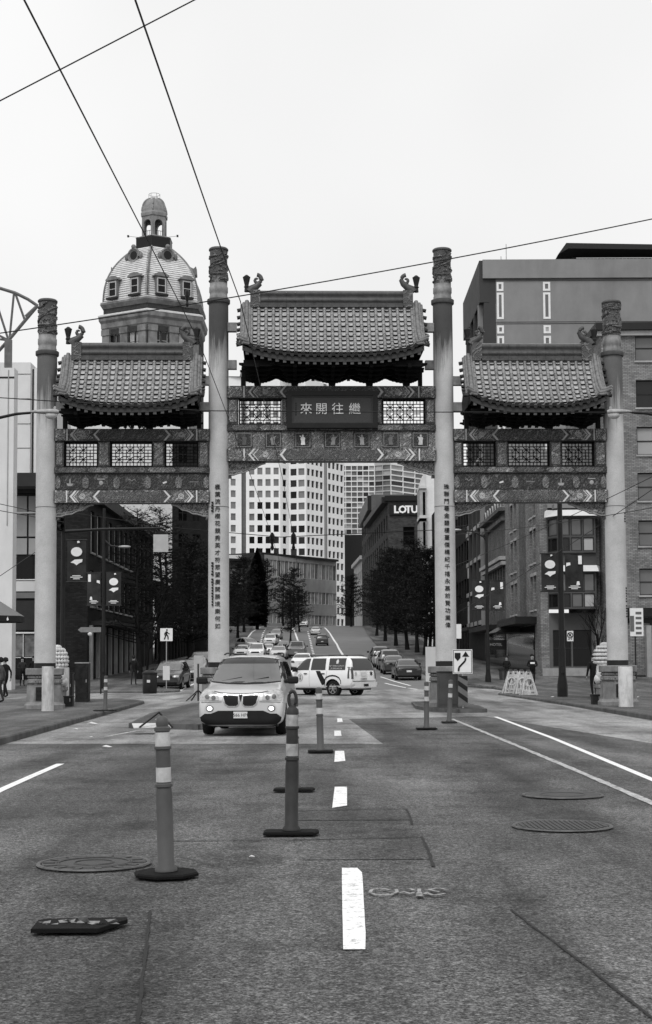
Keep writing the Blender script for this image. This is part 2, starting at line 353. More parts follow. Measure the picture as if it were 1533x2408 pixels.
poly_px('lane_dash', [(804, 2053), (815, 2052), (828, 2051.5), (840, 2053), (851, 2055), (852.5, 2075), (854, 2100), (855, 2130), (857, 2160), (858.5, 2190), (860, 2215), (859, 2238), (858.5, 2249), (845, 2250), (830, 2249.5), (816, 2250.5), (807, 2250), (806.5, 2225), (806, 2190), (805, 2150), (804.5, 2110), (804, 2080)], .008, PAINTN, 'large worn white dash in the nearest foreground')
for px, lb in (([(787, 1853), (816, 1853), (816, 1899), (781, 1904)], 'white dash with a chipped near end beside the dark square patches'), ([(788, 1767), (809, 1767), (812, 1792), (786, 1793)], 'small white dash just past the square rubber base'),
               ([(786, 1719), (801, 1719), (803, 1732), (786, 1732)], 'tiny white dash on the pale concrete'), ([(793, 1690), (804, 1690), (806, 1698), (793, 1699)], 'tiny white dash where the dark paving begins'),
               ([(784, 1672), (795, 1672), (797, 1677), (786, 1677)], 'tiny white dash behind the rear tyre of the white truck')):
    poly_px('lane_dash', px, .008, PAINTN, lb)
strip('edge_line', dens([gp(-700, 2170), gp(-40, 1877), gp(0, 1857), gp(70, 1826), gp(142, 1795)], .5), .13, .008, PAINT, 'bright white line at the left edge of the picture')
strip('lane_line', dens([gp(1063, 1690), gp(1200, 1746), gp(1330, 1800), gp(1560, 1898), gp(2300, 2215)], .3), .11, .008, PAINTW, 'broken worn white line, the left of two on the right lane', .18)
strip('lane_line', dens([gp(1165, 1685), gp(1300, 1735), gp(1560, 1843), gp(2600, 2285)], .5), .12, .008, PAINT, 'continuous white line, the right of two on the right lane')
strip('stop_line', dens([gp(250, 1731), gp(330, 1716), gp(470, 1720)], .5), .12, .008, PAINTW, 'worn white line in front of the left island', .2)
strip('parking_line', dens([gpt(400, 1633), gpt(440, 1615), gpt(478, 1600)], .5), .15, .010, PAINT, 'white parking line beside the dark cars on the left')
for pts, lb in (([(895, 1592), (925, 1602), (965, 1613)], 'white parking line beside the black sedan'), ([(905, 1607), (945, 1616), (985, 1622)], 'short white line behind the white truck'), ([(820, 1650), (850, 1653)], 'faint dash right of the white truck')):
    strip('lane_line', dens([gpt(u, v) for u, v in pts], .6), .16, .010, PAINT, lb)
for pts, wd, lb in (([(580, 1540), (576, 1520), (579, 1503), (592, 1487), (612, 1476)], .28, 'left edge line curving up the hill'), ([(662, 1512), (654, 1498), (657, 1484), (668, 1476)], .28, 'white line left of the median tree on the hill'),
                    ([(722, 1540), (701, 1508), (694, 1488), (688, 1478)], .28, 'white line right of the median tree on the hill'), ([(806, 1540), (792, 1515), (776, 1490), (763, 1476)], .28, 'right edge line climbing the hill')):
    strip('lane_line', dens([gpt(u, v) for u, v in pts], 3), wd, .012, PAINT, lb)
for pts, lb in (([(615, 1536), (613, 1512), (618, 1490), (626, 1478)], 'dashed line on the left half of the hill road'), ([(737, 1538), (730, 1508), (724, 1485)], 'dashed line on the right half of the hill road')):
    b = MB(); q = dens([gpt(u, v) for u, v in pts], 1.0)
    for i in range(0, len(q) - 3, 7):
        a, c = q[i], q[min(i + 3, len(q) - 1)]; b.add([(a.x - .14, a.y, zr(a.y) + .012), (a.x + .14, a.y, zr(a.y) + .012), (c.x + .14, c.y, zr(c.y) + .012), (c.x - .14, c.y, zr(c.y) + .012)], [(0, 1, 2, 3)])
    tag(b.build('lane_dashes', PAINT), lb, None, None, 'structure')
# square utility patches, sealed cracks and joints
poly_px('road_patch', [(705, 1904), (957, 1903), (968, 1934), (690, 1936)], .005, PATCH, 'dark square asphalt patch right of the dark post')
poly_px('road_patch', [(690, 1974), (992, 1968), (1016, 2028), (705, 2032)], .005, PATCH, 'dark square asphalt patch in the middle of the road')
for pts, wd, lb in (([(345, 1978), (400, 1976), (560, 1974), (700, 1974), (850, 1971), (992, 1968)], .035, 'dark seam running right from the front post'), ([(992, 1966), (1003, 1990), (1012, 2010), (1018, 2036)], .03, 'dark seam at the right end of the large patch'),
                    ([(704, 1906), (830, 1903), (955, 1902)], .03, 'dark seam along the far side of the small patch'), ([(955, 1901), (963, 1918), (969, 1937)], .03, 'dark seam at the right end of the small patch'), ([(690, 1936), (850, 1934), (1000, 1934), (1190, 1930)], .016, 'faint dark seam along the near side of the small patch'),
                    ([(353, 2140), (346, 2200), (336, 2290), (322, 2415)], .022, 'straight sealed joint in the left foreground'), ([(1200, 2136), (1260, 2182), (1320, 2225), (1370, 2262), (1430, 2310), (1480, 2350), (1545, 2400)], .016, 'diagonal crack in the right foreground'),
                    ([(190, 2138), (260, 2140), (345, 2142)], .012, 'faint crack behind the broken base'), ([(412, 2010), (470, 2024), (540, 2042)], .012, 'short crack behind the front post'),
                    ([(700, 1664), (800, 1667), (915, 1669)], .09, 'dark joint across the concrete behind the van'), ([(740, 1657), (830, 1660), (1000, 1658)], .06, 'thin dark joint behind the row of posts'), ([(1140, 1672), (1300, 1676), (1440, 1681), (1533, 1684)], .07, 'dark joint across the right lane'),
                    ([(470, 1660), (380, 1668), (330, 1690)], .05, 'dark joint on the left lane beside the island'), ([(0, 1777), (50, 1776), (97, 1777)], .05, 'dark scar in the asphalt at far left'), ([(1080, 1862), (1220, 1858), (1400, 1866)], .02, 'hairline seam past the far right manhole cover'), ([(1010, 1948), (1200, 1940), (1500, 1926)], .014, 'hairline seam behind the ribbed manhole cover')):
    strip('road_seam', dens([gp(u, v) for u, v in pts], .15, .004), wd * .8, .0095, TAR, lb, .4)
# sprayed survey figures by the foreground dash (strokes read off the photograph)
sp_b = MB()
for st in ([(600, 405), (540, 392), (450, 388), (370, 400), (350, 440), (420, 468), (520, 472), (630, 465), (700, 432), (690, 402)], [(740, 440), (800, 430)], [(700, 398), (780, 392)], [(830, 385), (870, 390), (912, 408)], [(820, 440), (870, 455), (912, 440)],
           [(985, 392), (992, 485)], [(975, 440), (965, 488)], [(1000, 440), (1015, 488)], [(965, 470), (1018, 470)], [(1340, 406), (1280, 386), (1200, 384), (1120, 400), (1180, 420), (1240, 428)], [(1060, 458), (1090, 440), (1150, 470), (1230, 470), (1310, 455)]):
    pts = [gp((930 + x / 4.79) * .8676, (2330 + y / 4.79) * .8676) for x, y in st]
    for a, c in zip(pts, pts[1:]):
        d = (c - a); d.normalize(); s = Vector((-d.y, d.x, 0)) * .012; e = d * .008
        sp_b.quad(*[(p.x, p.y, .0085 + random.uniform(0, .0006)) for p in (a - e + s, a - e - s, c + e - s, c + e + s)])
tag(sp_b.build('sprayed_marking', PAINTF), 'faint white sprayed survey figures right of the foreground dash', None, None, 'structure')
# manhole covers
def manhole(u, v, r, style, label):
    c = gp(u, v); root = empty('manhole_cover', (c.x, c.y, 0), random.uniform(0, .4), label, 'manhole', 'manhole covers in the road')
    m = MB(); n = 40
    for r0, r1, z in ((r, r * .93, .014),):
        for j in range(n):
            a0, a1 = 2*PI*j/n, 2*PI*(j+1)/n
            m.add([(r0*math.cos(a0), r0*math.sin(a0), .004), (r0*math.cos(a1), r0*math.sin(a1), .004), (r0*.985*math.cos(a1), r0*.985*math.sin(a1), z), (r0*.985*math.cos(a0), r0*.985*math.sin(a0), z), (r1*math.cos(a1), r1*math.sin(a1), z), (r1*math.cos(a0), r1*math.sin(a0), z), (r1*.99*math.cos(a1), r1*.99*math.sin(a1), .005), (r1*.99*math.cos(a0), r1*.99*math.sin(a0), .005)], [(0,1,2,3), (3,2,4,5), (5,4,6,7)])
    m.build('frame', G('worn_iron_ring', .10, .5, .5, 9, metal=.3), root)
    l = MB(); l.lathe([(r * .9, .003), (r * .9, .008), (.001, .0085)], 36); lid = l.build('lid', IRON, root)
    p = MB()
    if style == 'ring':
        for rr in (.34, .62, .66):
            q = [(rr * r * math.cos(t * PI / 16), rr * r * math.sin(t * PI / 16), .010) for t in range(33)]; p.tube(q, .009, 5, False)
        for k in range(14):
            a = k * 2 * PI / 14; p.tbox(Matrix.Translation((r*.78*math.cos(a), r*.78*math.sin(a), .010)) @ Matrix.Rotation(a, 4, 'Z'), .09, .05, .012)
    elif style == 'rib':
        for k in range(-8, 9):
            x = k * r * .1; hh = math.sqrt(max(0, (r * .86) ** 2 - x * x)); p.box(x - .012, x + .012, -hh, hh, .006, .016)
    else:
        q = [(.55 * r * math.cos(t * PI / 16), .55 * r * math.sin(t * PI / 16), .009) for t in range(33)]; p.tube(q, .006, 5, False)
    p.build('relief', IRON, lid)
manhole(221, 2031, .46, 'ring', 'ornate round manhole cover with raised ring, left of the front post'); manhole(1322, 1943, .49, 'rib', 'ribbed manhole cover on the right lane'); manhole(1323, 1870, .49, 'plain', 'smooth manhole cover just beyond the ribbed one')
# ================================================================== the ceremonial gate
GC = at(780, 1130, 49); TH = math.radians(1.72)
gate = empty('ceremonial_gate', (GC.x, 49, 0), TH, 'three-bay ceremonial gate with tiled roofs on four tall concrete pillars', 'gate')
TILE = G('glazed_barrel_tile', .20, .35, .5, 4, .2, 30, spec=.5, space='world'); PAN = G('glazed_pan_tile', .37, .38, .42, 4.5, .2, 30, spec=.5); TILED = G('dark_glazed_tile', .025, .4, .35, 5, .2, 30)
LIP = G('tile_edge_painted_shade', .012, .9, .3, 8)  # near-black tile ends: shade between the courses, put into the colour
RIDGE = G('ridge_tile', .075, .42, .35, 5, .2, 25); VERGE = G('verge_tile', .18, .4, .35, 5, .2, 25)
CARV = carved('carved_paint_mid', .05, .36, 11); CARVD = carved('carved_paint_dark', .025, .15, 11); CARVL = carved('carved_paint_light', .09, .50, 14); STONEC = carved('carved_stone_dragon', .07, .17, 5.5, 1.2); FLOR = carved('carved_floral', .05, .40, 20)
EDGE = G('gilded_edge', .62, .6, .2, 4); EDGED = G('gilded_edge_dull', .30, .6, .25, 4); BAND = G('stone_band', .26, .8, .35, 3, .4, 30, grime=.5); DBAND = G('stone_band_dark', .09, .8, .35, 3, .4, 30)
PLQ = G('plaque_ground', .055, .75, .25, 30); FRM = G('plaque_frame', .012, .5, .3, 4); INK = G('black_inscription', .02, .7, .2, 5)
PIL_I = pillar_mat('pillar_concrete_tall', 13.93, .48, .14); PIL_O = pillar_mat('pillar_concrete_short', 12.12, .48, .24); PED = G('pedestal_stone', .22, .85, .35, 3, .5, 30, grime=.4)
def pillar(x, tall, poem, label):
    zt = 13.93 if tall else 12.12; m = MB()
    n = 40; m.lathe([(.355, 1.66), (.352, 5), (.345, 9), (.335, zt)], n)
    p = m.build('pillar', PIL_I if tall else PIL_O, gate, 60, loc=(x, 0, 0)); p['label'] = label
    MB().lathe([(.36, 1.48), (.36, 1.655)], 32).build('shaft_collar', DARK, p, 60)
    MB().lathe([(.375, zt - .02), (.395, zt), (.395, zt + .12), (.36, zt + .14)], 32).build('collar', DBAND, p, 60)
    prof = [(.305, zt + .13), (.315, zt + .22), (.30, zt + .26), (.30, zt + .34), (.322, zt + .38), (.322, zt + .55), (.30, zt + .57), (.30, zt + .68)]
    MB().lathe(prof, 32).build('stone_band', BAND, p, 60)
    # dragon relief: a drum with a raised, twisting body and clouds
    d = MB(); d.lathe([(.30, zt + .68), (.30, zt + 1.84)], 32); random.seed(int(x * 100))
    for k in range(3):
        ph = random.uniform(0, 6); pts = []
        for i in range(60):
            t = i / 59; a = ph + t * 9 + .5 * math.sin(t * 22); pts.append((.305 * math.cos(a), .305 * math.sin(a), zt + .74 + 1.02 * t + .05 * math.sin(t * 31 + k)))
        d.tube(pts, [.035 + .012 * math.sin(i * .9) for i in range(60)], 6)
    for k in range(70):
        a = random.uniform(0, 2 * PI); z = zt + random.uniform(.72, 1.8); d.sphere((.305 * math.cos(a), .305 * math.sin(a), z), random.uniform(.02, .045), 6, 4)
    d.build('dragon_carving', STONEC, p, 50)
    MB().lathe([(.31, zt + 1.82), (.335, zt + 1.84), (.335, zt + 1.885), (.30, zt + 1.92), (.1, zt + 1.93)], 32).build('cap', DBAND, p, 60)
    MB().lathe([(.3575, 6.9), (.3575, 6.915)], 32).build('pour_joint', DBAND, p)
    # pedestal, eight-sided
    b = MB(); b.lathe([(.70, .1), (.70, .26), (.66, .30), (.62, .36), (.60, .92), (.62, .95)], 8, rot=PI/8); b.lathe([(.56, .94), (.54, 1.0), (.60, 1.06), (.60, 1.10), (.54, 1.14), (.54, 1.24), (.64, 1.26), (.655, 1.28), (.655, 1.46), (.63, 1.485)], 8, rot=PI/8)
    pd = b.build('pedestal', PED, p)
    for zz, rr, sz in ((1.02, .55, .055), (1.19, .55, .05)):
        q = MB()
        for s in range(8):
            a0, a1 = PI/8 + s*PI/4, PI/8 + (s+1)*PI/4
            for t in (.12, .31, .5, .69, .88):
                q.sphere((rr*(math.cos(a0)*(1-t) + math.cos(a1)*t), rr*(math.sin(a0)*(1-t) + math.sin(a1)*t), zz), sz * 1.25, 6, 4, (1, 1, .8))
        q.build('lotus_petals', PED, pd, 50)
    MB().box(-.20, .20, -.60, -.565, .42, .86).build('inscription_plate', DARK, pd)
    random.seed(3)
    for r_ in range(2):
        pl = MB()
        for c_ in range(4): pl.box(-.16 + c_*.085, -.16 + c_*.085 + .06, -.612, -.60, .70 - r_*.14, .70 - r_*.14 + random.uniform(.05, .07))
        pl.build('inscription_line', BLK, pd)
    if poem:
        z0 = 7.55
        for i, ch in enumerate(poem):
            me = CHARS.setdefault(ch, text_mesh(ch, .19, INK, .02)); put('inscribed_character', me, p, (-.02 if x < 0 else .03, -.352, z0 - i * .247), (PI/2, 0, 0))
        sm = MB(); random.seed(5)
        if x < 0:
            for z_, k in ((7.05, 4), (5.0, 5), (4.45, 10)):
                for i in range(k):
                    c = random.uniform(.03, .05); zz = z_ - i * .095; sm.box(-.19 - c, -.19 + c * .6, -.345, -.305, zz - .035, zz + .02); sm.box(-.19 - c * .5, -.19 + c, -.345, -.306, zz - .05, zz - .04)
            sm.build('seal_marks', INK, p)
    elif x > 0:
        sm = MB()
        for z_, k in ((6.65, 4), (4.1, 6), (3.5, 5)):
            for i in range(k):
                zz = z_ - i * .09; a = -.62; sm.tbox(Matrix.Translation((.352*math.cos(a), .352*math.sin(a), zz)) @ Matrix.Rotation(a, 4, 'Z'), .02, random.uniform(.05, .09), .055)
        sm.build('seal_marks', INK, p)
    return p
CHARS = {}
PX = [-9.68, -3.85, 3.85, 9.70]
pillar(PX[0], False, '', 'short outer pillar at far left'); pillar(PX[1], True, '楓葉流丹櫻花競秀英才符眾望廣開勝境樂何如', 'tall inner pillar left of the main arch'); pillar(PX[2], True, '珠聯門巷金碧樓臺傑構紀千禧永慕前賢功業偉', 'tall inner pillar right of the main arch'); pillar(PX[3], False, '', 'short outer pillar at far right')

def roof(cx, hx, z_top, z_field, z_eave, lift, run, ncol, nrow, indiv, label):
    """a concave tiled saddle roof with ridge, verges, finials, eave boards, rafters"""
    dr = z_field - z_eave
    def S(x, t): return Vector((x, -run * t, z_field - dr * (1 - (1 - t) ** 1.45) + lift * (abs(x) / (hx + .3)) ** 3 * t * t))
    ts = [0]; ln = [(S(0, (i + 1) / 200) - S(0, i / 200)).length for i in range(200)]; tot = sum(ln); acc = 0; k = 1
    for i in range(200):
        acc += ln[i]
        while k <= nrow and acc >= tot * k / nrow - 1e-9: ts.append((i + 1) / 200); k += 1
    ts = ts[:nrow] + [1.0]; rl = tot / nrow
    R = MB()   # deck under the tiles, front and back
    XN = 24
    for sgn in (1, -1):
        base = len(R.v)
        for j in range(9):
            for i in range(XN + 1):
                p = S(-hx - .28 + (2*hx + .56) * i / XN, j / 8); R.v.append((cx + p.x, p.y * sgn, p.z - .05))
        for j in range(8):
            for i in range(XN):
                q = base + j*(XN+1) + i; R.f.append((q, q+1, q+XN+2, q+XN+1) if sgn > 0 else (q, q+XN+1, q+XN+2, q+1)); R.m.append(0)
    rf = R.build('roof', TILED, gate); rf['label'] = label
    pitch = 2 * hx / ncol
    # barrel tile and pan tile, local y runs down the slope
    bm_ = MB(); n = 9
    for yy, r in ((-.02, .050), (rl * .95, .062), (rl * .955, .062)):
        for j in range(n): a = PI * (min(max(j, 1), n - 2) - 1) / (n - 3); bm_.v.append((r * math.cos(a), yy, r * math.sin(a) + .035 if 0 < j < n - 1 else -.03))
    for i in range(2):
        for j in range(n - 1): bm_.f.append((i*n + j, i*n + j + 1, (i+1)*n + j + 1, (i+1)*n + j)); bm_.m.append(0)
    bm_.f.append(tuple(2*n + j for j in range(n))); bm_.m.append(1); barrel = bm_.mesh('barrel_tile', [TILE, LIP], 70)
    pm = MB(); hw = pitch / 2 - .040
    prof = [(-hw, .008), (-hw * .5, .0), (0, -.004), (hw * .5, .0), (hw, .008)]
    for yy, up in ((-.03, -.035), (rl * 1.0, .035), (rl * .93, -.06)):
        for a, b in prof: pm.v.append((a, yy, b + up))
    for i in range(2):
        for j in range(4): pm.f.append((i*5 + j, i*5 + j + 1, (i+1)*5 + j + 1, (i+1)*5 + j)); pm.m.append(0)
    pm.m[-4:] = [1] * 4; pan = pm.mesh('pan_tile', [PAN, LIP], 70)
    joined = {'barrel': MB(), 'pan': MB(), 'back': MB()}
    def frame(x, j, sgn=1):
        a, b = S(x, ts[j]), S(x, ts[j + 1]); e = .02; tx = (S(x + e, ts[j]) - S(x - e, ts[j])).normalized(); dn = (b - a).normalized(); nn = tx.cross(dn); nn = nn if nn.z > 0 else -nn; tx = dn.cross(nn)
        M = Matrix(((tx.x, dn.x, nn.x, a.x + cx), (tx.y, dn.y, nn.y, a.y), (tx.z, dn.z, nn.z, a.z + .012), (0, 0, 0, 1))); return M, (b - a).length / rl
    def emit_tile(me, key, x, j):
        M, s = frame(x, j)
        jit = Matrix.Translation((random.uniform(-.004, .004), 0, random.uniform(-.003, .003))) @ Matrix.Rotation(random.uniform(-.012, .012), 4, 'Z')
        M = M @ jit @ Matrix.Diagonal((1, s * 1.0, 1, 1))
        if j >= nrow - indiv:
            o = put(key + '_tile', me, rf); o.matrix_basis = M
        else:
            for mi in (0, 1):
                fs = [tuple(p.vertices) for p in me.polygons if p.material_index == mi]
                joined[key].add([M @ v.co for v in me.vertices], fs, mi)
    for j in range(nrow):
        for c in range(ncol + 1):
            x = -hx + c * pitch; emit_tile(barrel, 'barrel', x, j)
            if c < ncol: emit_tile(pan, 'pan', x + pitch / 2, j)
    for c in range(ncol + 1):       # back slope, plainer
        x = -hx + c * pitch; joined['back'].tube([(cx + x, -S(x, t).y, S(x, t).z + .02) for t in [i / 6 for i in range(7)]], .058, 6)
    for key in ('barrel', 'pan'):
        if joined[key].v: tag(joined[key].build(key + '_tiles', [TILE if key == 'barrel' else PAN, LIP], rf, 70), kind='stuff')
    tag(joined['back'].build('rear_tile_rows', TILE, rf, 70), kind='stuff')
    # eave: round end discs, drips, fascia, rafters
    for c in range(ncol + 1):
        x = -hx + c * pitch; p = S(x, 1); m = MB(); m.tube([(cx + p.x, p.y - .05, p.z + .03), (cx + p.x, p.y + .02, p.z + .045)], .068, 12); m.build('eave_disc', TILED, rf, 50)
    dm = MB()
    for c in range(ncol):
        x = -hx + (c + .5) * pitch; p = S(x, 1); dm.prism([(x + cx - pitch*.36, p.z + .02), (x + cx + pitch*.36, p.z + .02), (x + cx + pitch*.2, p.z - .07), (x + cx, p.z - .10), (x + cx - pitch*.2, p.z - .07)], XZ, p.y - .045, p.y - .02)
    dm.build('drip_tiles', TILED, rf)
    for sgn in (1, -1):
        fm = MB()
        for i in range(XN):
            x0, x1 = [-hx - .28 + (2*hx + .56) * (i + q) / XN for q in (0, 1)]; a, b = S(x0, 1), S(x1, 1)
            ya = (a.y + .03) * sgn; yb = (a.y + .10) * sgn
            fm.add([(cx+a.x, ya, a.z-.06), (cx+b.x, ya, b.z-.06), (cx+b.x, ya, b.z-.22), (cx+a.x, ya, a.z-.22), (cx+a.x, yb, a.z-.06), (cx+b.x, yb, b.z-.06), (cx+b.x, yb, b.z-.22), (cx+a.x, yb, a.z-.22)], [(0,1,2,3), (4,7,6,5), (3,2,6,7), (0,4,5,1)])
        fm.build('fascia', G('eave_board', .045, .6, .3, 4), rf)
    nr = int((2 * hx + .3) / .25)
    rm = MB().box(-.055, .055, 0, run * .75, -.055, .055).mesh('rafter', [DKWOOD]); re = MB().box(-.056, .056, -.006, .004, -.056, .056).mesh('rafter_end', G('rafter_end_paint', .10, .6, .3, 9))
    for i in range(nr + 1):
        x = -hx - .12 + (2*hx + .24) * i / nr; p = S(x, 1); ang = .16
        o = put('rafter', rm, rf, (cx + x, p.y + .06, p.z - .25), (ang, 0, 0)); put('rafter_end', re, o)
        put('rafter', rm, rf, (cx + x, -p.y - .06, p.z - .25), (ang, 0, PI))
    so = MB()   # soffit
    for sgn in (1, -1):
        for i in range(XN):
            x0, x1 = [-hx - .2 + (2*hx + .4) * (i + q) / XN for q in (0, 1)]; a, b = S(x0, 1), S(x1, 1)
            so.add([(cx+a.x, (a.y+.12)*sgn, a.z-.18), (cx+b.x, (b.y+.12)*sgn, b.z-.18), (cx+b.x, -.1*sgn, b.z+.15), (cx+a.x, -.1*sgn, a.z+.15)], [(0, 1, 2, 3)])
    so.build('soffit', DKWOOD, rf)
    # ridge: stacked, moulded courses cut in lengths
    zt, zb = z_top, z_field - .06; rw = hx - .26; cuts = int(2 * rw / .30); ln_ = 2 * rw / cuts
    hgt = zt - zb
    prof = [(.17, 0), (.17, .10*hgt), (.12, .13*hgt), (.12, .30*hgt), (.155, .34*hgt), (.165, .42*hgt), (.13, .46*hgt), (.10, .52*hgt), (.10, .70*hgt), (.14, .76*hgt), (.15, .86*hgt), (.12, .94*hgt), (.05, hgt)]
    poly = [(-a, b) for a, b in prof] + [(a, b) for a, b in reversed(prof)]
    rmsh = MB().prism(poly, YZ, .003, ln_ - .003).mesh('ridge_tile', RIDGE, 50)
    for i in range(cuts): put('ridge_tile', rmsh, rf, (cx - rw + i * ln_, 0, zb))
    MB().box(cx - rw, cx + rw, -.09, .09, zb + .01, zt - .06).build('ridge_core', RIDGE, rf)
    MB().box(cx - rw, cx + rw, -.045, .045, zt - .005, zt + .018).build('ridge_cap', EDGED, rf)
    for sg in (-1, 1):
        # finial: owl-tail block with a spiral scroll and a flared post
        fx = cx + sg * (hx - .13); m = MB(); m.box(fx - .17, fx + .17, -.17, .17, zb, zt + .02)
        fin = m.build('ridge_finial', STONEC, rf)
        pts = []; sc0 = Vector((fx - sg * .06, 0, zt + .40))
        for i in range(34):
            t = i / 33; a = PI * .5 + t * 4.4 * PI / 2 * 1.0; r = .16 * (1 - t) + .02; pts.append((sc0.x - sg * -math.cos(a) * r, 0, sc0.z + math.sin(a) * r))
        s = MB(); tail = [(fx + sg * .20, 0, zt - .02), (fx + sg * .14, 0, zt + .08), (fx - sg * .02, 0, zt + .16), (fx - sg * .15, 0, zt + .27), (fx - sg * .215, 0, zt + .40), (fx - sg * .17, 0, zt + .52)]
        s.tube(tail, [.15, .14, .12, .10, .085, .075], 8); s.tube(pts, [.075 - .035 * i / 33 for i in range(34)], 7)
        s.build('scroll', RIDGE, fin, 60)
        q = MB(); q.lathe([(.08, zt - .02), (.07, zt + .12), (.10, zt + .15), (.075, zt + .18), (.07, zt + .22), (.135, zt + .50), (.10, zt + .52), (.04, zt + .57)], 6, (fx + sg * .30, 0)); q.build('flared_post', DARK, fin)
        # verge ridge: three rolled courses bending outward at the foot, each made of short tiles
        tv = [i / 9 * .88 for i in range(10)]
        for ci, (off, hh, rr) in enumerate(((.0, .16, .075), (.10, .09, .065), (-.10, .09, .065), (.17, .03, .055), (-.17, .03, .055))):
            for i in range(9):
                p0, p1 = S(sg * (hx + .16), tv[i]), S(sg * (hx + .16), tv[i + 1]); out0 = .10 * max(0, tv[i] - .5); out1 = .10 * max(0, tv[i+1] - .5)
                d = (p1 - p0) * .97; mm = MB(); mm.tube([(cx + p0.x + sg*out0 + off, p0.y, p0.z + hh + .02), (cx + p0.x + sg*out1 + off, p0.y + d.y, p0.z + d.z + hh + .02)], [rr * .95, rr], 8); mm.build('verge_tile', VERGE, rf, 60)
        p1 = S(sg * (hx + .20), .88); mm = MB(); e0 = Vector((cx + p1.x, p1.y, p1.z + .2))
        mm.tube([e0, e0 + Vector((sg*.10, -.12, .01)), e0 + Vector((sg*.22, -.24, .08))], [.085, .075, .05], 8); mm.tube([e0 + Vector((-sg*.10, 0, -.09)), e0 + Vector((sg*.05, -.16, -.08)), e0 + Vector((sg*.2, -.30, -.02))], [.07, .065, .045], 8); mm.tube([e0 + Vector((-sg*.14, .02, -.17)), e0 + Vector((sg*.08, -.2, -.16))], [.06, .05], 8)
        mm.build('verge_tip', VERGE, rf, 60)
        # sideways drip tiles over the gable
        for i in range(8):
            t = .05 + i * .108; p = S(sg * (hx + .22), t); p2 = S(sg * (hx + .22), t + .07); mm = MB()
            mm.tube([(cx + p.x, p.y, p.z + .03), (cx + p.x + sg * .27, p.y, p.z - .03)], [.06, .066], 9); mm.prism([(p.y - .09, p.z - .01), (p.y + .06, p.z + .02), (p.y + .06, p.z - .02), (p.y - .09, p.z - .05)], YZ, cx + p.x, cx + p.x + sg * .25)
            mm.build('gable_tile', TILED, rf, 60)
        gb = MB()   # gable board
        up = [S(hx + .2, t / 8) for t in range(9)]; poly = [(p.y, p.z - .1) for p in up] + [(-p.y, p.z - .1) for p in reversed(up[:-1])]
        poly2 = poly + [(run * .96, up[-1].z - .22), (0, z_eave + dr * .45), (-run * .96, up[-1].z - .22)]
        gb.prism(poly2, YZ, cx + sg * (hx + .20), cx + sg * (hx + .25)); gb.build('gable_board', DARK, rf)
    return rf
def brackets(rf_parent, cx, xs, z0, z1, run, hx):
    """bracket sets: blocks and crossed arms stepping out to carry the eave"""
    H = z1 - z0
    for x in xs:
        st = MB(); X = cx + x
        st.prism([(X - .10, z0), (X + .10, z0), (X + .13, z0 + .34*H), (X - .13, z0 + .34*H)], XZ, -.13, .13)
        for k, (w_, zz, dd) in enumerate(((.26, .34, .20), (.38, .48, .45), (.50, .64, .70), (.58, .80, .95))):
            za, zb_ = z0 + zz*H, z0 + (zz + .10)*H
            st.prism([(X - w_*.8, za), (X + w_*.8, za), (X + w_, zb_), (X - w_, zb_)], XZ, -dd*run*.85 - .05, -dd*run*.85 + .07); st.prism([(X - w_*.8, za), (X + w_*.8, za), (X + w_, zb_), (X - w_, zb_)], XZ, dd*run*.85 - .07, dd*run*.85 + .05)
            st.prism([(X - w_*.8, za), (X + w_*.8, za), (X + w_, zb_), (X - w_, zb_)], XZ, -.08, .08)
            st.box(X - .06, X + .06, -dd*run*.85 - .12, dd*run*.85 + .12, za - .04, za + .05)
            for q in (-.9, 0, .9):
                for yy in (-dd*run*.85, 0, dd*run*.85): st.box(X + q*w_ - .075, X + q*w_ + .075, yy - .08, yy + .08, zb_, zb_ + .055*H + .02)
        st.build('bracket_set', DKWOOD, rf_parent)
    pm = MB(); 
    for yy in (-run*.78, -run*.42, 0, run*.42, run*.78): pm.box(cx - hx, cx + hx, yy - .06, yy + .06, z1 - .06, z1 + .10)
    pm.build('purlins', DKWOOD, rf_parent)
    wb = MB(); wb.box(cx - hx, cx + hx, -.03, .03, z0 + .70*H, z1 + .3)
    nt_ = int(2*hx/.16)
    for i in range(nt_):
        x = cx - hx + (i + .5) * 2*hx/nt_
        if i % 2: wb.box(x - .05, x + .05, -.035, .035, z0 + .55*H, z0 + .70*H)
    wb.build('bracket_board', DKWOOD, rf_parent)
    for sg in (-1, 1):
        MB().box(cx + sg*(hx + .02) - .07, cx + sg*(hx + .02) + .07, -.09, .09, z0, z1 + .2).build('end_post', DKWOOD, rf_parent)
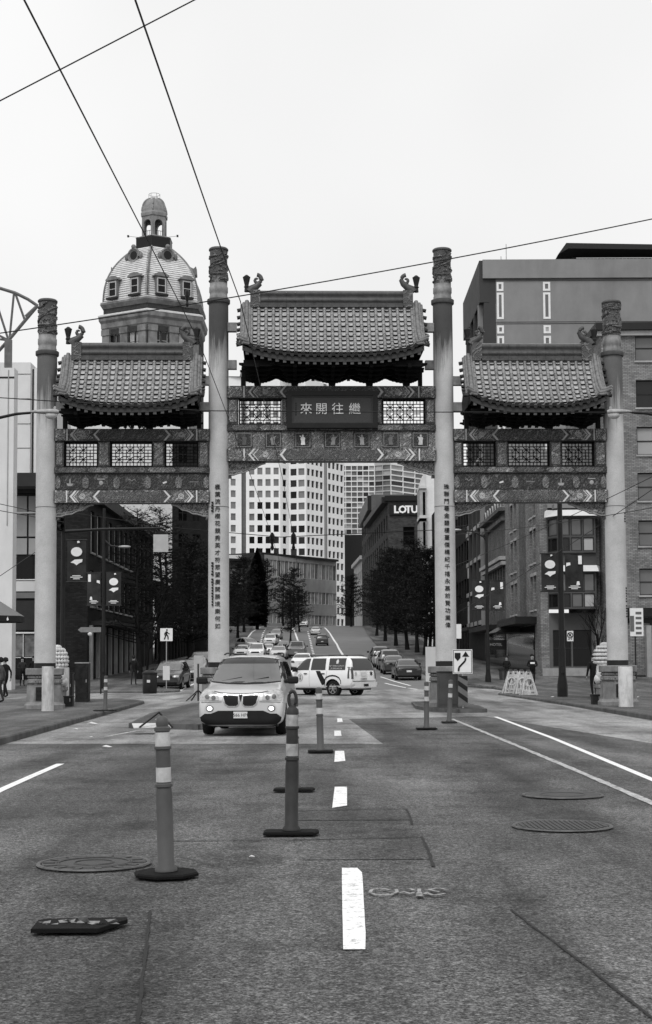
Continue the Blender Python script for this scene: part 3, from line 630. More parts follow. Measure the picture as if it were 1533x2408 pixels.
def beam(x0, x1, z0, z1, dep, body, fill, edge, medal, pr):
    b = MB().box(x0, x1, -dep, dep, z0, z1).build('beam', body, gate)
    H = z1 - z0; zc = (z0 + z1)/2; y = -dep - .012; W = x1 - x0
    xm = (x0 + x1)/2
    for sg in (-1, 1):                           # chevrons and bars, mirrored about the middle
        def X(f): return xm + sg * f * W/2
        for f in (.985, .845):
            MB().box(min(X(f), X(f) - sg*.045), max(X(f), X(f) - sg*.045), y, -dep + .002, z0 + .01, z1 - .01).build('edge_bar', edge, b)
        for f, wd in ((.80, .065), (.755, .03), (.50, .07)):
            tip = X(f) ; bk = X(f) - sg * H * .42
            MB().prism([(tip, zc), (bk, z1 - .01), (bk - sg*wd, z1 - .01), (tip - sg*wd*1.3, zc), (bk - sg*wd, z0 + .01), (bk, z0 + .01)], XZ, y, -dep + .002).build('chevron', edge, b)
    for sg in (-1, 1):
        xm = (x0 + x1)/2; a = [xm + sg * f * W/2 for f in (.74, .53)]; tip = a[0]; bk = a[0] - sg*H*.36
        MB().prism([(tip, zc), (bk, z1 - .05), (a[1] - sg*H*.36 + sg*.03, z1 - .05), (a[1] + sg*.03, zc), (a[1] - sg*H*.36 + sg*.03, z0 + .05), (bk, z0 + .05)], XZ, -dep - .02, -dep + .002).build('scroll_panel', fill, b)
        rr = H * .2; mm = MB(); cxm = (a[0] + a[1])/2
        for r_ in (rr, rr*.5): mm.tube([(cxm + r_*math.cos(t*PI/10), -dep - .022, zc + r_*math.sin(t*PI/10)) for t in range(21)], .014, 5, False)
        mm.build('rosette', edge, b)
        xe = [xm + sg * f * W/2 for f in (.99, .86)]; MB().box(min(xe), max(xe), -dep - .015, -dep + .002, z0 + .04, z1 - .04).build('end_panel', fill, b)
    MB().prism([(xm - .47*W/2, zc), (xm - .47*W/2 + H*.36, z1 - .05), (xm + .47*W/2 - H*.36, z1 - .05), (xm + .47*W/2, zc), (xm + .47*W/2 - H*.36, z0 + .05), (xm - .47*W/2 + H*.36, z0 + .05)], XZ, -dep - .02, -dep + .002).build('long_panel', medal, b)
    return b
def lattice(x0, x1, z0, z1):
    f = MB(); t = .045
    for a in ((x0, x1, z0, z0 + t), (x0, x1, z1 - t, z1), (x0, x0 + t, z0 + t, z1 - t), (x1 - t, x1, z0 + t, z1 - t)): f.box(a[0], a[1], -.07, .07, a[2], a[3])
    fr = f.build('lattice_frame', DKWOOD, gate); b = MB(); w_, h_ = x1 - x0 - 2*t, z1 - z0 - 2*t
    nx = max(6, round(w_ / .118)); nz_ = 7; px, pz = w_/nx, h_/nz_; r = .011; X = lambda i: x0 + t + i*px; Z = lambda j: z0 + t + j*pz
    for i in range(1, nx):
        for j in range(nz_):
            if i % 3 == 1 and j in (1, 5): continue
            b.box(X(i) - r, X(i) + r, -.03, .03, Z(j), Z(j+1))
    for j in range(1, nz_):
        for i in range(nx):
            if j % 2 == 1 and i % 3 == 2 and j in (3,): continue
            b.box(X(i), X(i+1), -.028, .028, Z(j) - r, Z(j) + r)
    for i in range(2, nx - 1, 3):
        for j in (2, 5):
            for dx, dz in ((-1, -1), (1, 1), (-1, 1), (1, -1)): b.bar((X(i), 0, Z(j)), (X(i) + dx*px, 0, Z(j) + dz*pz), .05, r*2)
    b.build('lattice', DKWOOD, fr)
def spandrel(x0, sg, z1, w_=1.28, h_=.48):
    top = [(0, 0), (w_, 0)]; low = []
    for i in range(25):
        t = i / 24; low.append((w_ * (1 - t), -h_ * (.14 + .86 * (1 - (1 - t) ** 1.7)) + .05 * abs(math.sin(t * PI * 3.5)) * (1 - t * .5)))
    low[-1] = (0, -h_)
    poly = top + low; b = MB(); b.prism([(x0 + sg * a, z1 + q) for a, q in poly], XZ, -.06, .06); s = b.build('spandrel', CARV, gate)
    m = MB(); m.tube([(x0 + sg * a, -.065, z1 + q + .02) for a, q in low], .018, 5); m.tube([(x0 + sg * (a * .9 + .04), -.065, z1 + q * .72 - .01) for a, q in low], .011, 5)
    for k in range(5):
        c = (x0 + sg * (.16 + k * .17), z1 - .13 + .02 * (k % 2)); m.tube([(c[0] + .075*math.exp(-.14*i)*math.cos(i*.7), -.066, c[1] + .075*math.exp(-.14*i)*math.sin(i*.7)) for i in range(15)], .011, 5)
    m.build('scrollwork', EDGED, s); MB().box(x0 if sg > 0 else x0 - .12, x0 + .12 if sg > 0 else x0, -.075, .075, z1 - h_ - .08, z1 - h_ + .01).build('bracket_foot', CARVD, s)
def bay(xa, xb, dz, latt, posts, side):
    """beams, lattice row, panel row between two pillars; dz shifts the side bays down"""
    x0, x1 = xa + .30, xb - .30
    z = [8.46, 8.885, 8.90, 9.48, 9.50, 9.715, 9.735, 10.60, 10.62, 11.03] if not side else [7.045, 7.465, 7.48, 8.04, 8.055, 8.265, 8.285, 9.13, 9.15, 9.56]
    beam(x0, x1, z[0], z[1], .26, CARV, CARVL, EDGE, FLOR, True)
    tb = MB().box(x0, x1, -.22, .22, z[4], z[5]).build('thin_beam', CARVD, gate)
    n = 5 if side else 7
    for i in range(n):
        a = x0 + .1 + (x1 - x0 - .2) * i / n; c = x0 + .1 + (x1 - x0 - .2) * (i + 1) / n; MB().prism([(a + .02, (z[4]+z[5])/2), (a + .12, z[5] - .025), (c - .12, z[5] - .025), (c - .02, (z[4]+z[5])/2), (c - .12, z[4] + .025), (a + .12, z[4] + .025)], XZ, -.235, -.219).build('cartouche', CARVL if i % 2 else FLOR, tb)
    beam(x0, x1, z[8], z[9], .26, CARVD, CARV, EDGED, CARVD, True)
    MB().box(x0, x1, -.15, .15, z[2] - .005, z[3] + .005).build('panel_board', CARVD if side else CARVL, gate)
    if not side:
        for i, px in enumerate((-2.98, -1.98, -.98, .03, 1.03, 2.02, 3.02)):
            p = MB().box(px - .29, px + .29, -.175, -.149, z[2] + .01, z[3] - .01).build('figure_panel', CARVD, gate)
            f = MB()
            for a in ((px - .25, px + .25, z[2] + .05, z[2] + .065), (px - .25, px + .25, z[3] - .065, z[3] - .05), (px - .25, px - .235, z[2] + .05, z[3] - .05), (px + .235, px + .25, z[2] + .05, z[3] - .05)): f.box(a[0], a[1], -.185, -.174, a[2], a[3])
            f.build('panel_border', EDGED, p)
            v = (.10, .22, .70, .25, .34, .14, .50)[i]; q = MB(); zc = (z[2] + z[3])/2; lean = (.02, -.03, .0, .03, 0, -.02, .02)[i]
            q.prism([(px - .07, zc - .17), (px + .08, zc - .17), (px + .06 + lean, zc - .02), (px + .085 + lean, zc + .06), (px + .03 + lean, zc + .11), (px - .03 + lean, zc + .11), (px - .09 + lean, zc + .03), (px - .06 + lean, zc - .03)], XZ, -.195, -.174)
            q.sphere((px + lean, -.185, zc + .145), .036, 8, 5, (1, .6, 1.1)); q.bar((px + lean - .02, -.186, zc + .06), (px + lean + (.12 if i % 2 else -.11), -.186, zc + .10 + .02 * (i % 3)), .02, .035)
            q.build('carved_figure', G('figure_tone_%d' % i, v, .7, .2, 8), p)
    else:
        n = 5; w_ = (x1 - x0); sq = .41; gap = (w_ - n * sq) / n
        for i in range(n):
            cx = x0 + w_ * (i + .5) / n; p = MB().box(cx - .23, cx + .23, -.172, -.149, z[2] + .02, z[3] - .02).build('relief_panel', CARVD, gate)
            m = MB(); zc = (z[2] + z[3])/2; k = (i + (2 if xa > 0 else 0)) % 5
            if k == 0: m.prism([(cx - .12, zc - .05), (cx + .12, zc - .05), (cx + .07, zc - .14), (cx - .07, zc - .14)], XZ, -.182, -.171); m.box(cx - .02, cx + .02, -.18, -.171, zc - .05, zc + .1)
            elif k == 1: m.box(cx - .13, cx + .13, -.182, -.171, zc + .08, zc + .115); m.lathe([(.05, zc - .12), (.09, zc - .06), (.09, zc), (.06, zc + .04)], 10, (cx, -.15), sy=.4)
            elif k == 2: m.tube([(cx - .12 + .24*t/10, -.176, zc + .06 + .03*math.sin(t)) for t in range(11)], .012, 5)
            elif k == 3: m.prism([(cx - .02, zc - .02), (cx + .12, zc + .03), (cx + .13, zc - .03), (cx, zc - .07)], XZ, -.184, -.171)
            else: m.box(cx - .15, cx + .15, -.18, -.171, zc - .008, zc + .008)
            m.build('relief_motif', EDGED if k != 3 else EDGE, p)
        for i in range(n + 1):
            cx = x0 + w_ * i / n + (.11 if i == 0 else -.11 if i == n else 0); zc = (z[2] + z[3])/2; hw = .115 if 0 < i < n else .095
            m = MB(); m.prism([(cx + hw * s_, zc + q) for s_, q in ((-.6, -.2), (-.85, -.14), (-1, -.02), (-.85, .1), (-.5, .15), (-.15, .18), (0, .24), (.15, .18), (.5, .15), (.85, .1), (1, -.02), (.85, -.14), (.6, -.2), (0, -.23))], XZ, -.178, -.149); m.build('vase_medallion', CARVL, gate)
    for a, c in latt: lattice(a, c, z[6], z[7])
    for a, c in posts:
        p = MB().box(a, c, -.2, .2, z[6] - .003, z[7] + .003).build('lattice_post', CARVD, gate); MB().box(a + .05, c - .05, -.215, -.199, z[6] + .06, z[7] - .06).build('post_panel', CARVL, p)
    spandrel(x0 + .02, 1, z[0] - .004); spandrel(x1 - .02, -1, z[0] - .004)
    for zz in ([12.95, 11.65] if not side else [11.1, 10.2]):
        for sg, X in ((-1, xa), (1, xb)):
            MB().box(X + (.28 if sg < 0 else -.62), X + (.62 if sg < 0 else -.28), -.12, .12, zz, zz + .30).build('tie_beam', BAND, gate)
bay(PX[1], PX[2], 0, [(-3.16, -1.70), (1.74, 3.20)], [(-3.53, -3.18), (-1.69, -1.50), (1.53, 1.73), (3.21, 3.53)], False)
for sgn, xa, xb in ((-1, PX[0], PX[1]), (1, PX[2], PX[3])):
    X = [xa + q for q in (.62, 1.75, 2.17, 3.60, 4.01, 5.14)]
    bay(xa, xb, -1.4, [(X[0], X[1]), (X[2], X[3]), (X[4], X[5])], [(xa + .32, X[0] - .01), (X[1] + .01, X[2] - .01), (X[3] + .01, X[4] - .01), (X[5] + .01, xb - .32)], True)
r1 = roof(.03, 2.75, 14.36, 13.84, 11.83, .40, 1.5, 22, 11, 11, 'large tiled roof over the main arch'); brackets(r1, .03, [-2.55, -1.28, 0, 1.28, 2.55], 11.03, 11.62, 1.5, 3.0)
for cx, lb in (((PX[0] + PX[1])/2 - .02, 'smaller tiled roof over the left bay'), ((PX[2] + PX[3])/2 + .12, 'smaller tiled roof over the right bay')):
    r2 = roof(cx, 2.02, 12.54, 12.0, 10.15, .42, 1.4, 16, 10, 2, lb); brackets(r2, cx, [-1.75, -.58, .58, 1.75], 9.56, 10.0, 1.4, 2.25)
# plaque with the four-character inscription
pq = MB(); a0, a1, z0, z1 = -1.52, 1.56, 9.555, 10.82
pl = pq.box(a0 + .2, a1 - .2, -.42, -.36, z0 + .2, z1 - .2).build('plaque', PLQ, gate)
fr = MB()
for s in ((a0, a1, z1 - .16, z1), (a0, a1, z0, z0 + .16), (a0, a0 + .16, z0 + .16, z1 - .16), (a1 - .16, a1, z0 + .16, z1 - .16)): fr.box(s[0], s[1], -.50, -.27, s[2], s[3])
fr.build('frame', FRM, pl); f2 = MB()
for s in ((a0 + .16, a1 - .16, z1 - .20, z1 - .16), (a0 + .16, a1 - .16, z0 + .16, z0 + .20), (a0 + .16, a0 + .20, z0 + .2, z1 - .2), (a1 - .20, a1 - .16, z0 + .2, z1 - .2)): f2.box(s[0], s[1], -.455, -.36, s[2], s[3])
f2.build('inner_frame', G('plaque_inner_frame', .04, .5, .3, 4), pl)
for ch, u in zip('來開往繼', (-.87, -.35, .20, .78)): put('plaque_character', text_mesh(ch, .42, EDGE, .012), pl, (u, -.43, 10.19), (PI/2, 0, 0))
sg_ = MB()
for i in range(7): sg_.box(-1.24, -1.19, -.428, -.418, 10.38 - i * .065, 10.42 - i * .065)
sg_.build('signature_marks', BLK, pl)
# ================================================================== buildings
GL = glassy('window_glass_dark', .014, spec=.3); GLM = glassy('window_glass_grey', .10, .12); GLL = glassy('window_glass_blind', .36, .4, .3, .2, .25); GLB = glassy('window_glass_black', .005, spec=.2)
FRW = G('window_frame_pale', .55, .6, .1, 2); FRD = G('window_frame_dark', .02, .6, .2, 2)
WIN = {}
def win_mesh(w_, h_, style, fm):
    key = (round(w_, 2), round(h_, 2), style, fm.name)
    if key in WIN: return WIN[key]
    t = .19 if 'T' in style else min(.07, w_ * .08); f = MB()
    for a in ((-w_/2, w_/2, -h_/2, -h_/2 + t), (-w_/2, w_/2, h_/2 - t, h_/2), (-w_/2, -w_/2 + t, -h_/2 + t, h_/2 - t), (w_/2 - t, w_/2, -h_/2 + t, h_/2 - t)): f.box(a[0], a[1], -.05, .04, a[2], a[3])
    if 'h' in style: f.box(-w_/2 + t, w_/2 - t, -.04, .03, -t*.5, t*.5)
    if 'v' in style: f.box(-t*.5, t*.5, -.045, .025, -h_/2 + t, h_/2 - t)
    p = MB().quad((-w_/2, .01, -h_/2), (w_/2, .01, -h_/2), (w_/2, .01, h_/2), (-w_/2, .01, h_/2))
    WIN[key] = (f.mesh('window', fm), {}, p); return WIN[key]
def facade(root, p0, p1, z0, z1, cols, rows, wall, depth=.22, style='h', glass=None, fm=None, framed=True, skip=None, name='wall', sill=None, head=None):
    """a wall from p0 to p1 (left to right seen from outside) with real openings; cols, rows are (start, end) in metres along the wall / above z0.
    Every opening gets its own window."""
    p0, p1 = Vector((p0[0], p0[1], 0)), Vector((p1[0], p1[1], 0)); d = p1 - p0; Ln = d.length; d.normalize(); nrm = Vector((d.y, -d.x, 0)); H = z1 - z0
    glass = glass or [GL]; fm = fm or FRD
    xs = sorted(set([0, Ln] + [c for q in cols for c in q])); zs = sorted(set([0, H] + [c for q in rows for c in q]))
    xs = [x for x in xs if -1e-6 <= x <= Ln + 1e-6]; zs = [z for z in zs if -1e-6 <= z <= H + 1e-6]
    def P(a, z, dep=0): q = p0 + d * a - nrm * dep; return (q.x, q.y, z0 + z)
    op = {}
    for ci, (a, b_) in enumerate(cols):
        for ri, (c, e) in enumerate(rows):
            if b_ <= Ln and e <= H and not (skip and skip(ci, ri)): op[(round(a, 4), round(c, 4))] = (a, b_, c, e, ci, ri)
    m = MB()
    for i in range(len(xs) - 1):
        for j in range(len(zs) - 1):
            if (round(xs[i], 4), round(zs[j], 4)) in op: continue
            m.quad(P(xs[i], zs[j]), P(xs[i+1], zs[j]), P(xs[i+1], zs[j+1]), P(xs[i], zs[j+1]))
    for a, b_, c, e, ci, ri in op.values():
        for q in (((a, c), (b_, c)), ((b_, c), (b_, e)), ((b_, e), (a, e)), ((a, e), (a, c))):
            m.quad(P(*q[0]), P(*q[1]), P(*q[1], depth), P(*q[0], depth))
    wl = m.build(name, wall, root, world=True); ang = math.atan2(d.y, d.x)
    for a, b_, c, e, ci, ri in op.values():
        w_, h_ = b_ - a, e - c; fmsh, panes, pm = win_mesh(w_, h_, style, fm)
        g_ = glass(ci, ri) if callable(glass) else glass[(ci * 7 + ri * 3 + (ci * ri) % 5) % len(glass)]
        if g_.name not in panes: panes[g_.name] = pm.mesh('pane', g_)
        q = p0 + d * ((a + b_) / 2) - nrm * (depth - .055); loc = (q.x, q.y, z0 + (c + e) / 2)
        if framed:
            o = put('window', fmsh, root, loc, (0, 0, ang), world=True); put('pane', panes[g_.name], o)
            if sill:
                sk = ('sill', round(w_, 2), sill.name)
                if sk not in WIN: WIN[sk] = MB().box(-w_/2 - .08, w_/2 + .08, -depth - .05, -.06, -.12, 0).mesh('sill', sill)
                put('sill', WIN[sk], o, (0, 0, -h_/2))
            if head:
                sk = ('head', round(w_, 2), head.name)
                if sk not in WIN: WIN[sk] = MB().box(-w_/2 - .06, w_/2 + .06, -depth + .035, -.07, 0, .22).mesh('lintel', head)
                put('lintel', WIN[sk], o, (0, 0, h_/2))
        else: put('window', panes[g_.name], root, loc, (0, 0, ang), world=True)
    return wl
def pbox(name, root, x0, x1, y0, y1, z0, z1, mat): return MB().box(x0, x1, y0, y1, z0, z1).build(name, mat, root, world=True)
def band(name, root, p0, p1, z0, z1, proj, mat, back=.3):
    p0, p1 = Vector((p0[0], p0[1], 0)), Vector((p1[0], p1[1], 0)); d = (p1 - p0).normalized(); n = Vector((d.y, -d.x, 0)); a, b_ = p0 - d * 0, p1 + d * 0
    q = [a + n * proj, b_ + n * proj, b_ - n * back, a - n * back]
    return MB().add([(v.x, v.y, z0) for v in q] + [(v.x, v.y, z1) for v in q], [(0,3,2,1), (4,5,6,7), (0,1,5,4), (1,2,6,5), (2,3,7,6), (3,0,4,7)]).build(name, mat, root, world=True)
def roof_cap(root, pts, z, mat, name='roof'):
    return MB().add([(p[0], p[1], z) for p in pts], [tuple(range(len(pts)))]).build(name, mat, root, world=True)
def spans(start, pitch, w_, n): return [(start + i * pitch, start + i * pitch + w_) for i in range(n)]
def plan(pts): return [(at(u, 1560, Y).x, Y) for u, Y in pts]
def bld(name, x, y, label, cat='building', group=None): return empty(name, (x, y, zr(y)), 0, label, cat, group)
ROOFM = G('flat_roof', .12, .9, .3, .5)
# ---- white office tower on the hill
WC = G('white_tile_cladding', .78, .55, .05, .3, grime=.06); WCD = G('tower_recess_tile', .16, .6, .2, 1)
T = plan([(520, 418), (567, 419.5), (579, 420), (660, 420), (681, 423.3), (721, 421.3), (764, 429.5), (771, 431), (812, 440)])
tw = bld('office_tower', T[3][0], 425, 'white tiled office tower with square dark windows, seen under the main arch')
zt0, zt1 = 8.0, 8 + 23 * 3.372; rws = spans(1.6, 3.372, 2.0, 22)
glt = [GLM, GL, GLB, GL, GL, GLB, GL]
def tower_face(a, b, cols, glass, dep=.35): facade(tw, a, b, zt0, zt1, cols, rws, WC, dep, '', glass, framed=False)
SKG = glassy('window_glass_painted_sky', .17, .12, .5, .35, .12)  # mostly upper panes: sky reflection painted in as a paler glass colour
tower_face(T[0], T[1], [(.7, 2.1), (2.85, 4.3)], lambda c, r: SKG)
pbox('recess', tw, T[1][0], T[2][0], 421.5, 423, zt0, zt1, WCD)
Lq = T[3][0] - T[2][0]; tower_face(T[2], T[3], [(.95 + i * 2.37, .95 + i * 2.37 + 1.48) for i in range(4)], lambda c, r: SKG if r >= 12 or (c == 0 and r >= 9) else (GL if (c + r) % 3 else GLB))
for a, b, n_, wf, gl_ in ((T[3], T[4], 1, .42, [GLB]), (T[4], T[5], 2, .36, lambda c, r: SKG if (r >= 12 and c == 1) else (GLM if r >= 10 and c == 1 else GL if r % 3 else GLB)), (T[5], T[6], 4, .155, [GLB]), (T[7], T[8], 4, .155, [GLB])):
    ln = math.hypot(b[0] - a[0], b[1] - a[1]); p_ = ln / n_ * (.94 if n_ > 1 else 1); o_ = (ln - p_ * n_) / 2
    tower_face(a, b, [(o_ + i * p_ + (p_ - wf * ln) / 2, o_ + i * p_ + (p_ + wf * ln) / 2) for i in range(n_)], gl_)
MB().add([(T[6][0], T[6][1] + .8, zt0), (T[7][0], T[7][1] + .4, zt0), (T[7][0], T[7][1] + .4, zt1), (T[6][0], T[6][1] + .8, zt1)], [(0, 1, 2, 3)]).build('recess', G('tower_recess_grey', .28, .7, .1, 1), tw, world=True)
roof_cap(tw, [T[0], T[3], T[5], T[8], (T[8][0], 470), (T[0][0], 470)], zt1, ROOFM)
MB().add([(T[8][0], 440, zt0), (T[8][0], 470, zt0), (T[8][0], 470, zt1), (T[8][0], 440, zt1)], [(0, 1, 2, 3)]).build('side_wall', WC, tw, world=True)
for (u0, u1) in ((560, 600), (640, 668), (726, 750)):   # pitched plant-room gables on the roof
    a, b = at(u0, 900, 428), at(u1, 900, 428); MB().prism([(a.x, zt1), (b.x, zt1), (b.x - 1.2, zt1 + 5), (a.x + 1.2, zt1 + 5)], XZ, 428, 440).build('plant_room', WCD, tw, world=True)
# ---- balconied apartment tower behind it
at_ = bld('apartment_tower', at(890, 1400, 500).x, 510, 'pale apartment tower with balcony slabs, right of the white office tower')
A0, A1, A2, A3 = plan([(800, 500), (884, 500), (922, 497), (1010, 512)])
zA = 9.0; pz = 1.83 * 1.0; nA = 34; SL = G('balcony_slab_white', .74, .6, .08, 1); BK = G('apartment_glass', .16, .3, .5, .45)
zA1 = zA + nA * 1.85
rwA = spans(.5, 1.85, 1.45, nA - 1)
gA = [GLM, GLL, GL, GLM, GLM]
facade(at_, A0, A1, zA, zA1, spans(.35, 1.86 * 1.08, 1.75, 6), rwA, SL, .5, '', gA, framed=False, skip=lambda c, r: r < 15)
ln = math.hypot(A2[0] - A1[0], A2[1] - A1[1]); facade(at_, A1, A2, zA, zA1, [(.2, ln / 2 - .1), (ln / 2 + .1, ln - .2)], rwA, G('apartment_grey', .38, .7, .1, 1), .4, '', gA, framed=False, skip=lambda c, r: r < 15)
ln = math.hypot(A3[0] - A2[0], A3[1] - A2[1]); facade(at_, A2, A3, zA, zA1, spans(.4, (ln - .8) / 3, (ln - .8) / 3 - .3, 3), rwA, SL, .4, '', gA, framed=False, skip=lambda c, r: r < 15)
roof_cap(at_, [A0, A1, A2, A3, (A3[0], 540), (A0[0], 540)], zA1, ROOFM)
pbox('podium', at_, at(810, 1400, 495).x, at(856, 1400, 495).x, 494.5, 496, 9, at(830, 1258, 495).z, DARK)
# ---- low modernist institute across the top of the street
INS = brick('institute_brick', .04, .07, .4, .12); SPN = G('institute_spandrel', .36, .7, .12, .6, grime=.2); INW = glassy('institute_glass', .26, .3, .4, .8, .4)
I0, I1, I2 = plan([(622, 320), (792, 344), (536, 316)]); zb = 9.6
ins = bld('institute_building', I0[0], 325, 'low modernist three-storey block with ribbon windows at the top of the hill')
ztop = at(622, 1304, 320).z
h = ztop - zb
facade(ins, I0, I1, zb, ztop, spans(.5, 1.5, 1.30, 19), [(1.0, 3.2), (h - 10.4, h - 7.6), (h - 4.6, h - 1.0)], SPN, .25, 'v', [INW, GLM, INW, GL, INW], FRW)
facade(ins, I2, (I0[0] - 4.5, 318.5), zb, at(560, 1318, 316).z, [(.6, 3.8)], [(h - 6.6, h - 3.2)], INS, .25, 'v', [INW], FRW)
facade(ins, (I0[0] - 4.5, 318.5), I0, zb, ztop - .3, [(20, 21)], [(1, 2)], INS)
band('roof_slab', ins, (I0[0] - 1.2, I0[1] - .2), I1, ztop, ztop + .5, .7, DARK, 12); band('roof_slab', ins, I2, (I0[0] - 4.3, 318.6), at(560, 1318, 316).z + .02, at(560, 1313, 316).z, .6, DARK, 10)
pbox('penthouse', ins, I2[0], I0[0] - 5, 319, 326, ztop - 2, at(560, 1305, 319).z, PANELW)
# ---- domed hexagonal tower, left
ST = G('dome_slate', .60, .6, .15, 1.2, grime=.25); TC = G('terracotta_stone', .19, .8, .35, .8, grime=.45); LEDGE = G('pale_ledge', .55, .7, .15, 1); TBR = brick('tower_brick', .04, .06, .25, .08); COP = G('lantern_copper', .22, .7, .3, 1.2, grime=.4)
DY = 240.0; dc = at(355, 900, DY); R0 = 9.25
sunt = empty('domed_tower', (dc.x, DY + 8, zr(DY)), 0, 'tall brick tower with a pale hexagonal dome and lantern, behind the left bay', 'tower')
def zv(v): return at(355, v, DY + 4 - (2.5 if v < 560 else 4.0 if v < 600 else 9.25)).z
cx0, cy0 = dc.x, DY + 4
def hexp(r, k, rot=-PI/2): a = rot + k * PI/3; return (cx0 + r * math.cos(a), cy0 + r * math.sin(a))
def hexring(r, z, n=1): return [(hexp(r, k)[0], hexp(r, k)[1], z) for k in range(6)]
def hexloft(name, prof, mat, parent=sunt, smooth=False):
    b = MB()
    for r, z in prof: b.v.extend(hexring(r, z))
    for i in range(len(prof) - 1):
        for k in range(6): b.f.append((i*6 + k, i*6 + (k+1) % 6, (i+1)*6 + (k+1) % 6, (i+1)*6 + k)); b.m.append(0)
    b.f.append(tuple((len(prof)-1)*6 + k for k in range(6))); b.m.append(0); b.f.append(tuple(reversed(range(6)))); b.m.append(0)
    return b.build(name, mat, parent, world=True)
zc1, zc2, zdt = zv(697), zv(730), zv(576)          # dome foot, lower cornice, dome top
# dome in stepped slate courses
def dome_r(t): return R0 * .985 * (1 - .60 * t ** 2.5 - .03 * t)
pr = []; NC = 26
for i in range(NC):
    t0, t1 = i / NC, (i + 1) / NC; z0, z1 = zc1 + (zdt - zc1) * t0, zc1 + (zdt - zc1) * t1
    pr += [(dome_r(t0) + .17, z0), (dome_r(t1) + .01, z1)]
dome = hexloft('dome', pr, ST)
for k in range(6):       # hip ribs
    pts = [(hexp(dome_r(t) + .12, k)[0], hexp(dome_r(t) + .12, k)[1], zc1 + (zdt - zc1) * t) for t in [i / 14 for i in range(15)]]; MB().tube(pts, .17, 6).build('hip_rib', TC, dome, 50, world=True)
hexloft('dome_cornice', [(R0 + .05, zc1 - 1.0), (R0 + .3, zc1 - .7), (R0 + .55, zc1 - .35), (R0 + .45, zc1)], TC)
hexloft('attic', [(R0 - .1, zc2 - .5), (R0 - .1, zc1 - .95)], TBR)
hexloft('cornice_ledge', [(R0 + .9, zc2 - .1), (R0 + .9, zc2 + .12), (R0 + .2, zc2 + .4)], LEDGE); hexloft('dome_ledge', [(R0 + .5, zc1 - .05), (R0 + .5, zc1 + .1), (R0 - .1, zc1 + .25)], LEDGE)
hexloft('main_cornice', [(R0 + .1, zc2 - 2.3), (R0 + .35, zc2 - 2.0), (R0 + .4, zc2 - 1.2), (R0 + .75, zc2 - .8), (R0 + .85, zc2 - .1), (R0 + .2, zc2 + .3)], TC)
def face_frame(k):     # k: 5 = left front face, 0 = right front face
    a, b = hexp(R0 - .1, k), hexp(R0 - .1, (k + 1) % 6); return a, b
zbot = 12.0
for k in range(6):
    a, b = hexp(R0 + .1, k), hexp(R0 + .1, (k + 1) % 6); ln = math.hypot(b[0] - a[0], b[1] - a[1]); c = ln / 2
    if k in (5, 0):
        nst = 5; H = zc2 - 2.3 - zbot
        cols = [(c - 3.35, c - 2.25), (c - 2.05, c - .95), (c + .95, c + 2.05), (c + 2.25, c + 3.35)]
        facade(sunt, a, b, zbot, zc2 - 2.3, cols, [(H - 3.9 - i * 4.3, H - .9 - i * 4.3) for i in range(nst)], TBR, .4, 'h', [GL, GLL, GL, GLM, GLL], FRW)
        for x in (.15, c - .75, ln - 1.65):
            d = Vector((b[0] - a[0], b[1] - a[1], 0)).normalized(); n = Vector((d.y, -d.x, 0)); o = Vector((a[0], a[1], 0))
            q0, q1 = o + d * x, o + d * (x + 1.5); band('pilaster', sunt, (q0.x, q0.y), (q1.x, q1.y), zbot, zc2 - 2.35, .28, TC, .2)
            band('capital', sunt, (q0.x - .1*d.x, q0.y - .1*d.y), (q1.x + .1*d.x, q1.y + .1*d.y), zc2 - 3.3, zc2 - 2.3, .42, TC, .2)
        for i in range(nst):
            q0, q1 = o + d * (c - 3.5), o + d * (c + 3.5); band('spandrel_band', sunt, (q0.x, q0.y), (q1.x, q1.y), zc2 - 2.3 - 4.9 - i * 4.3, zc2 - 2.3 - 4.1 - i * 4.3, .12, TC, .1)
        a2, b2 = hexp(R0 - .08, k), hexp(R0 - .08, (k + 1) % 6)
        facade(sunt, a2, b2, zc2 + .5, zc1 - 1.0, [(c - 3.2, c - 2.2), (c - 2.0, c - 1.0), (c + 1.0, c + 2.0), (c + 2.2, c + 3.2)], [(.15, zc1 - 1.2 - zc2 - .5)], TBR, .25, 'h', [GL, GLB, GL, GLM], FRD)
    else: facade(sunt, a, b, zbot, zc2 - 2.3, [], [], TBR)
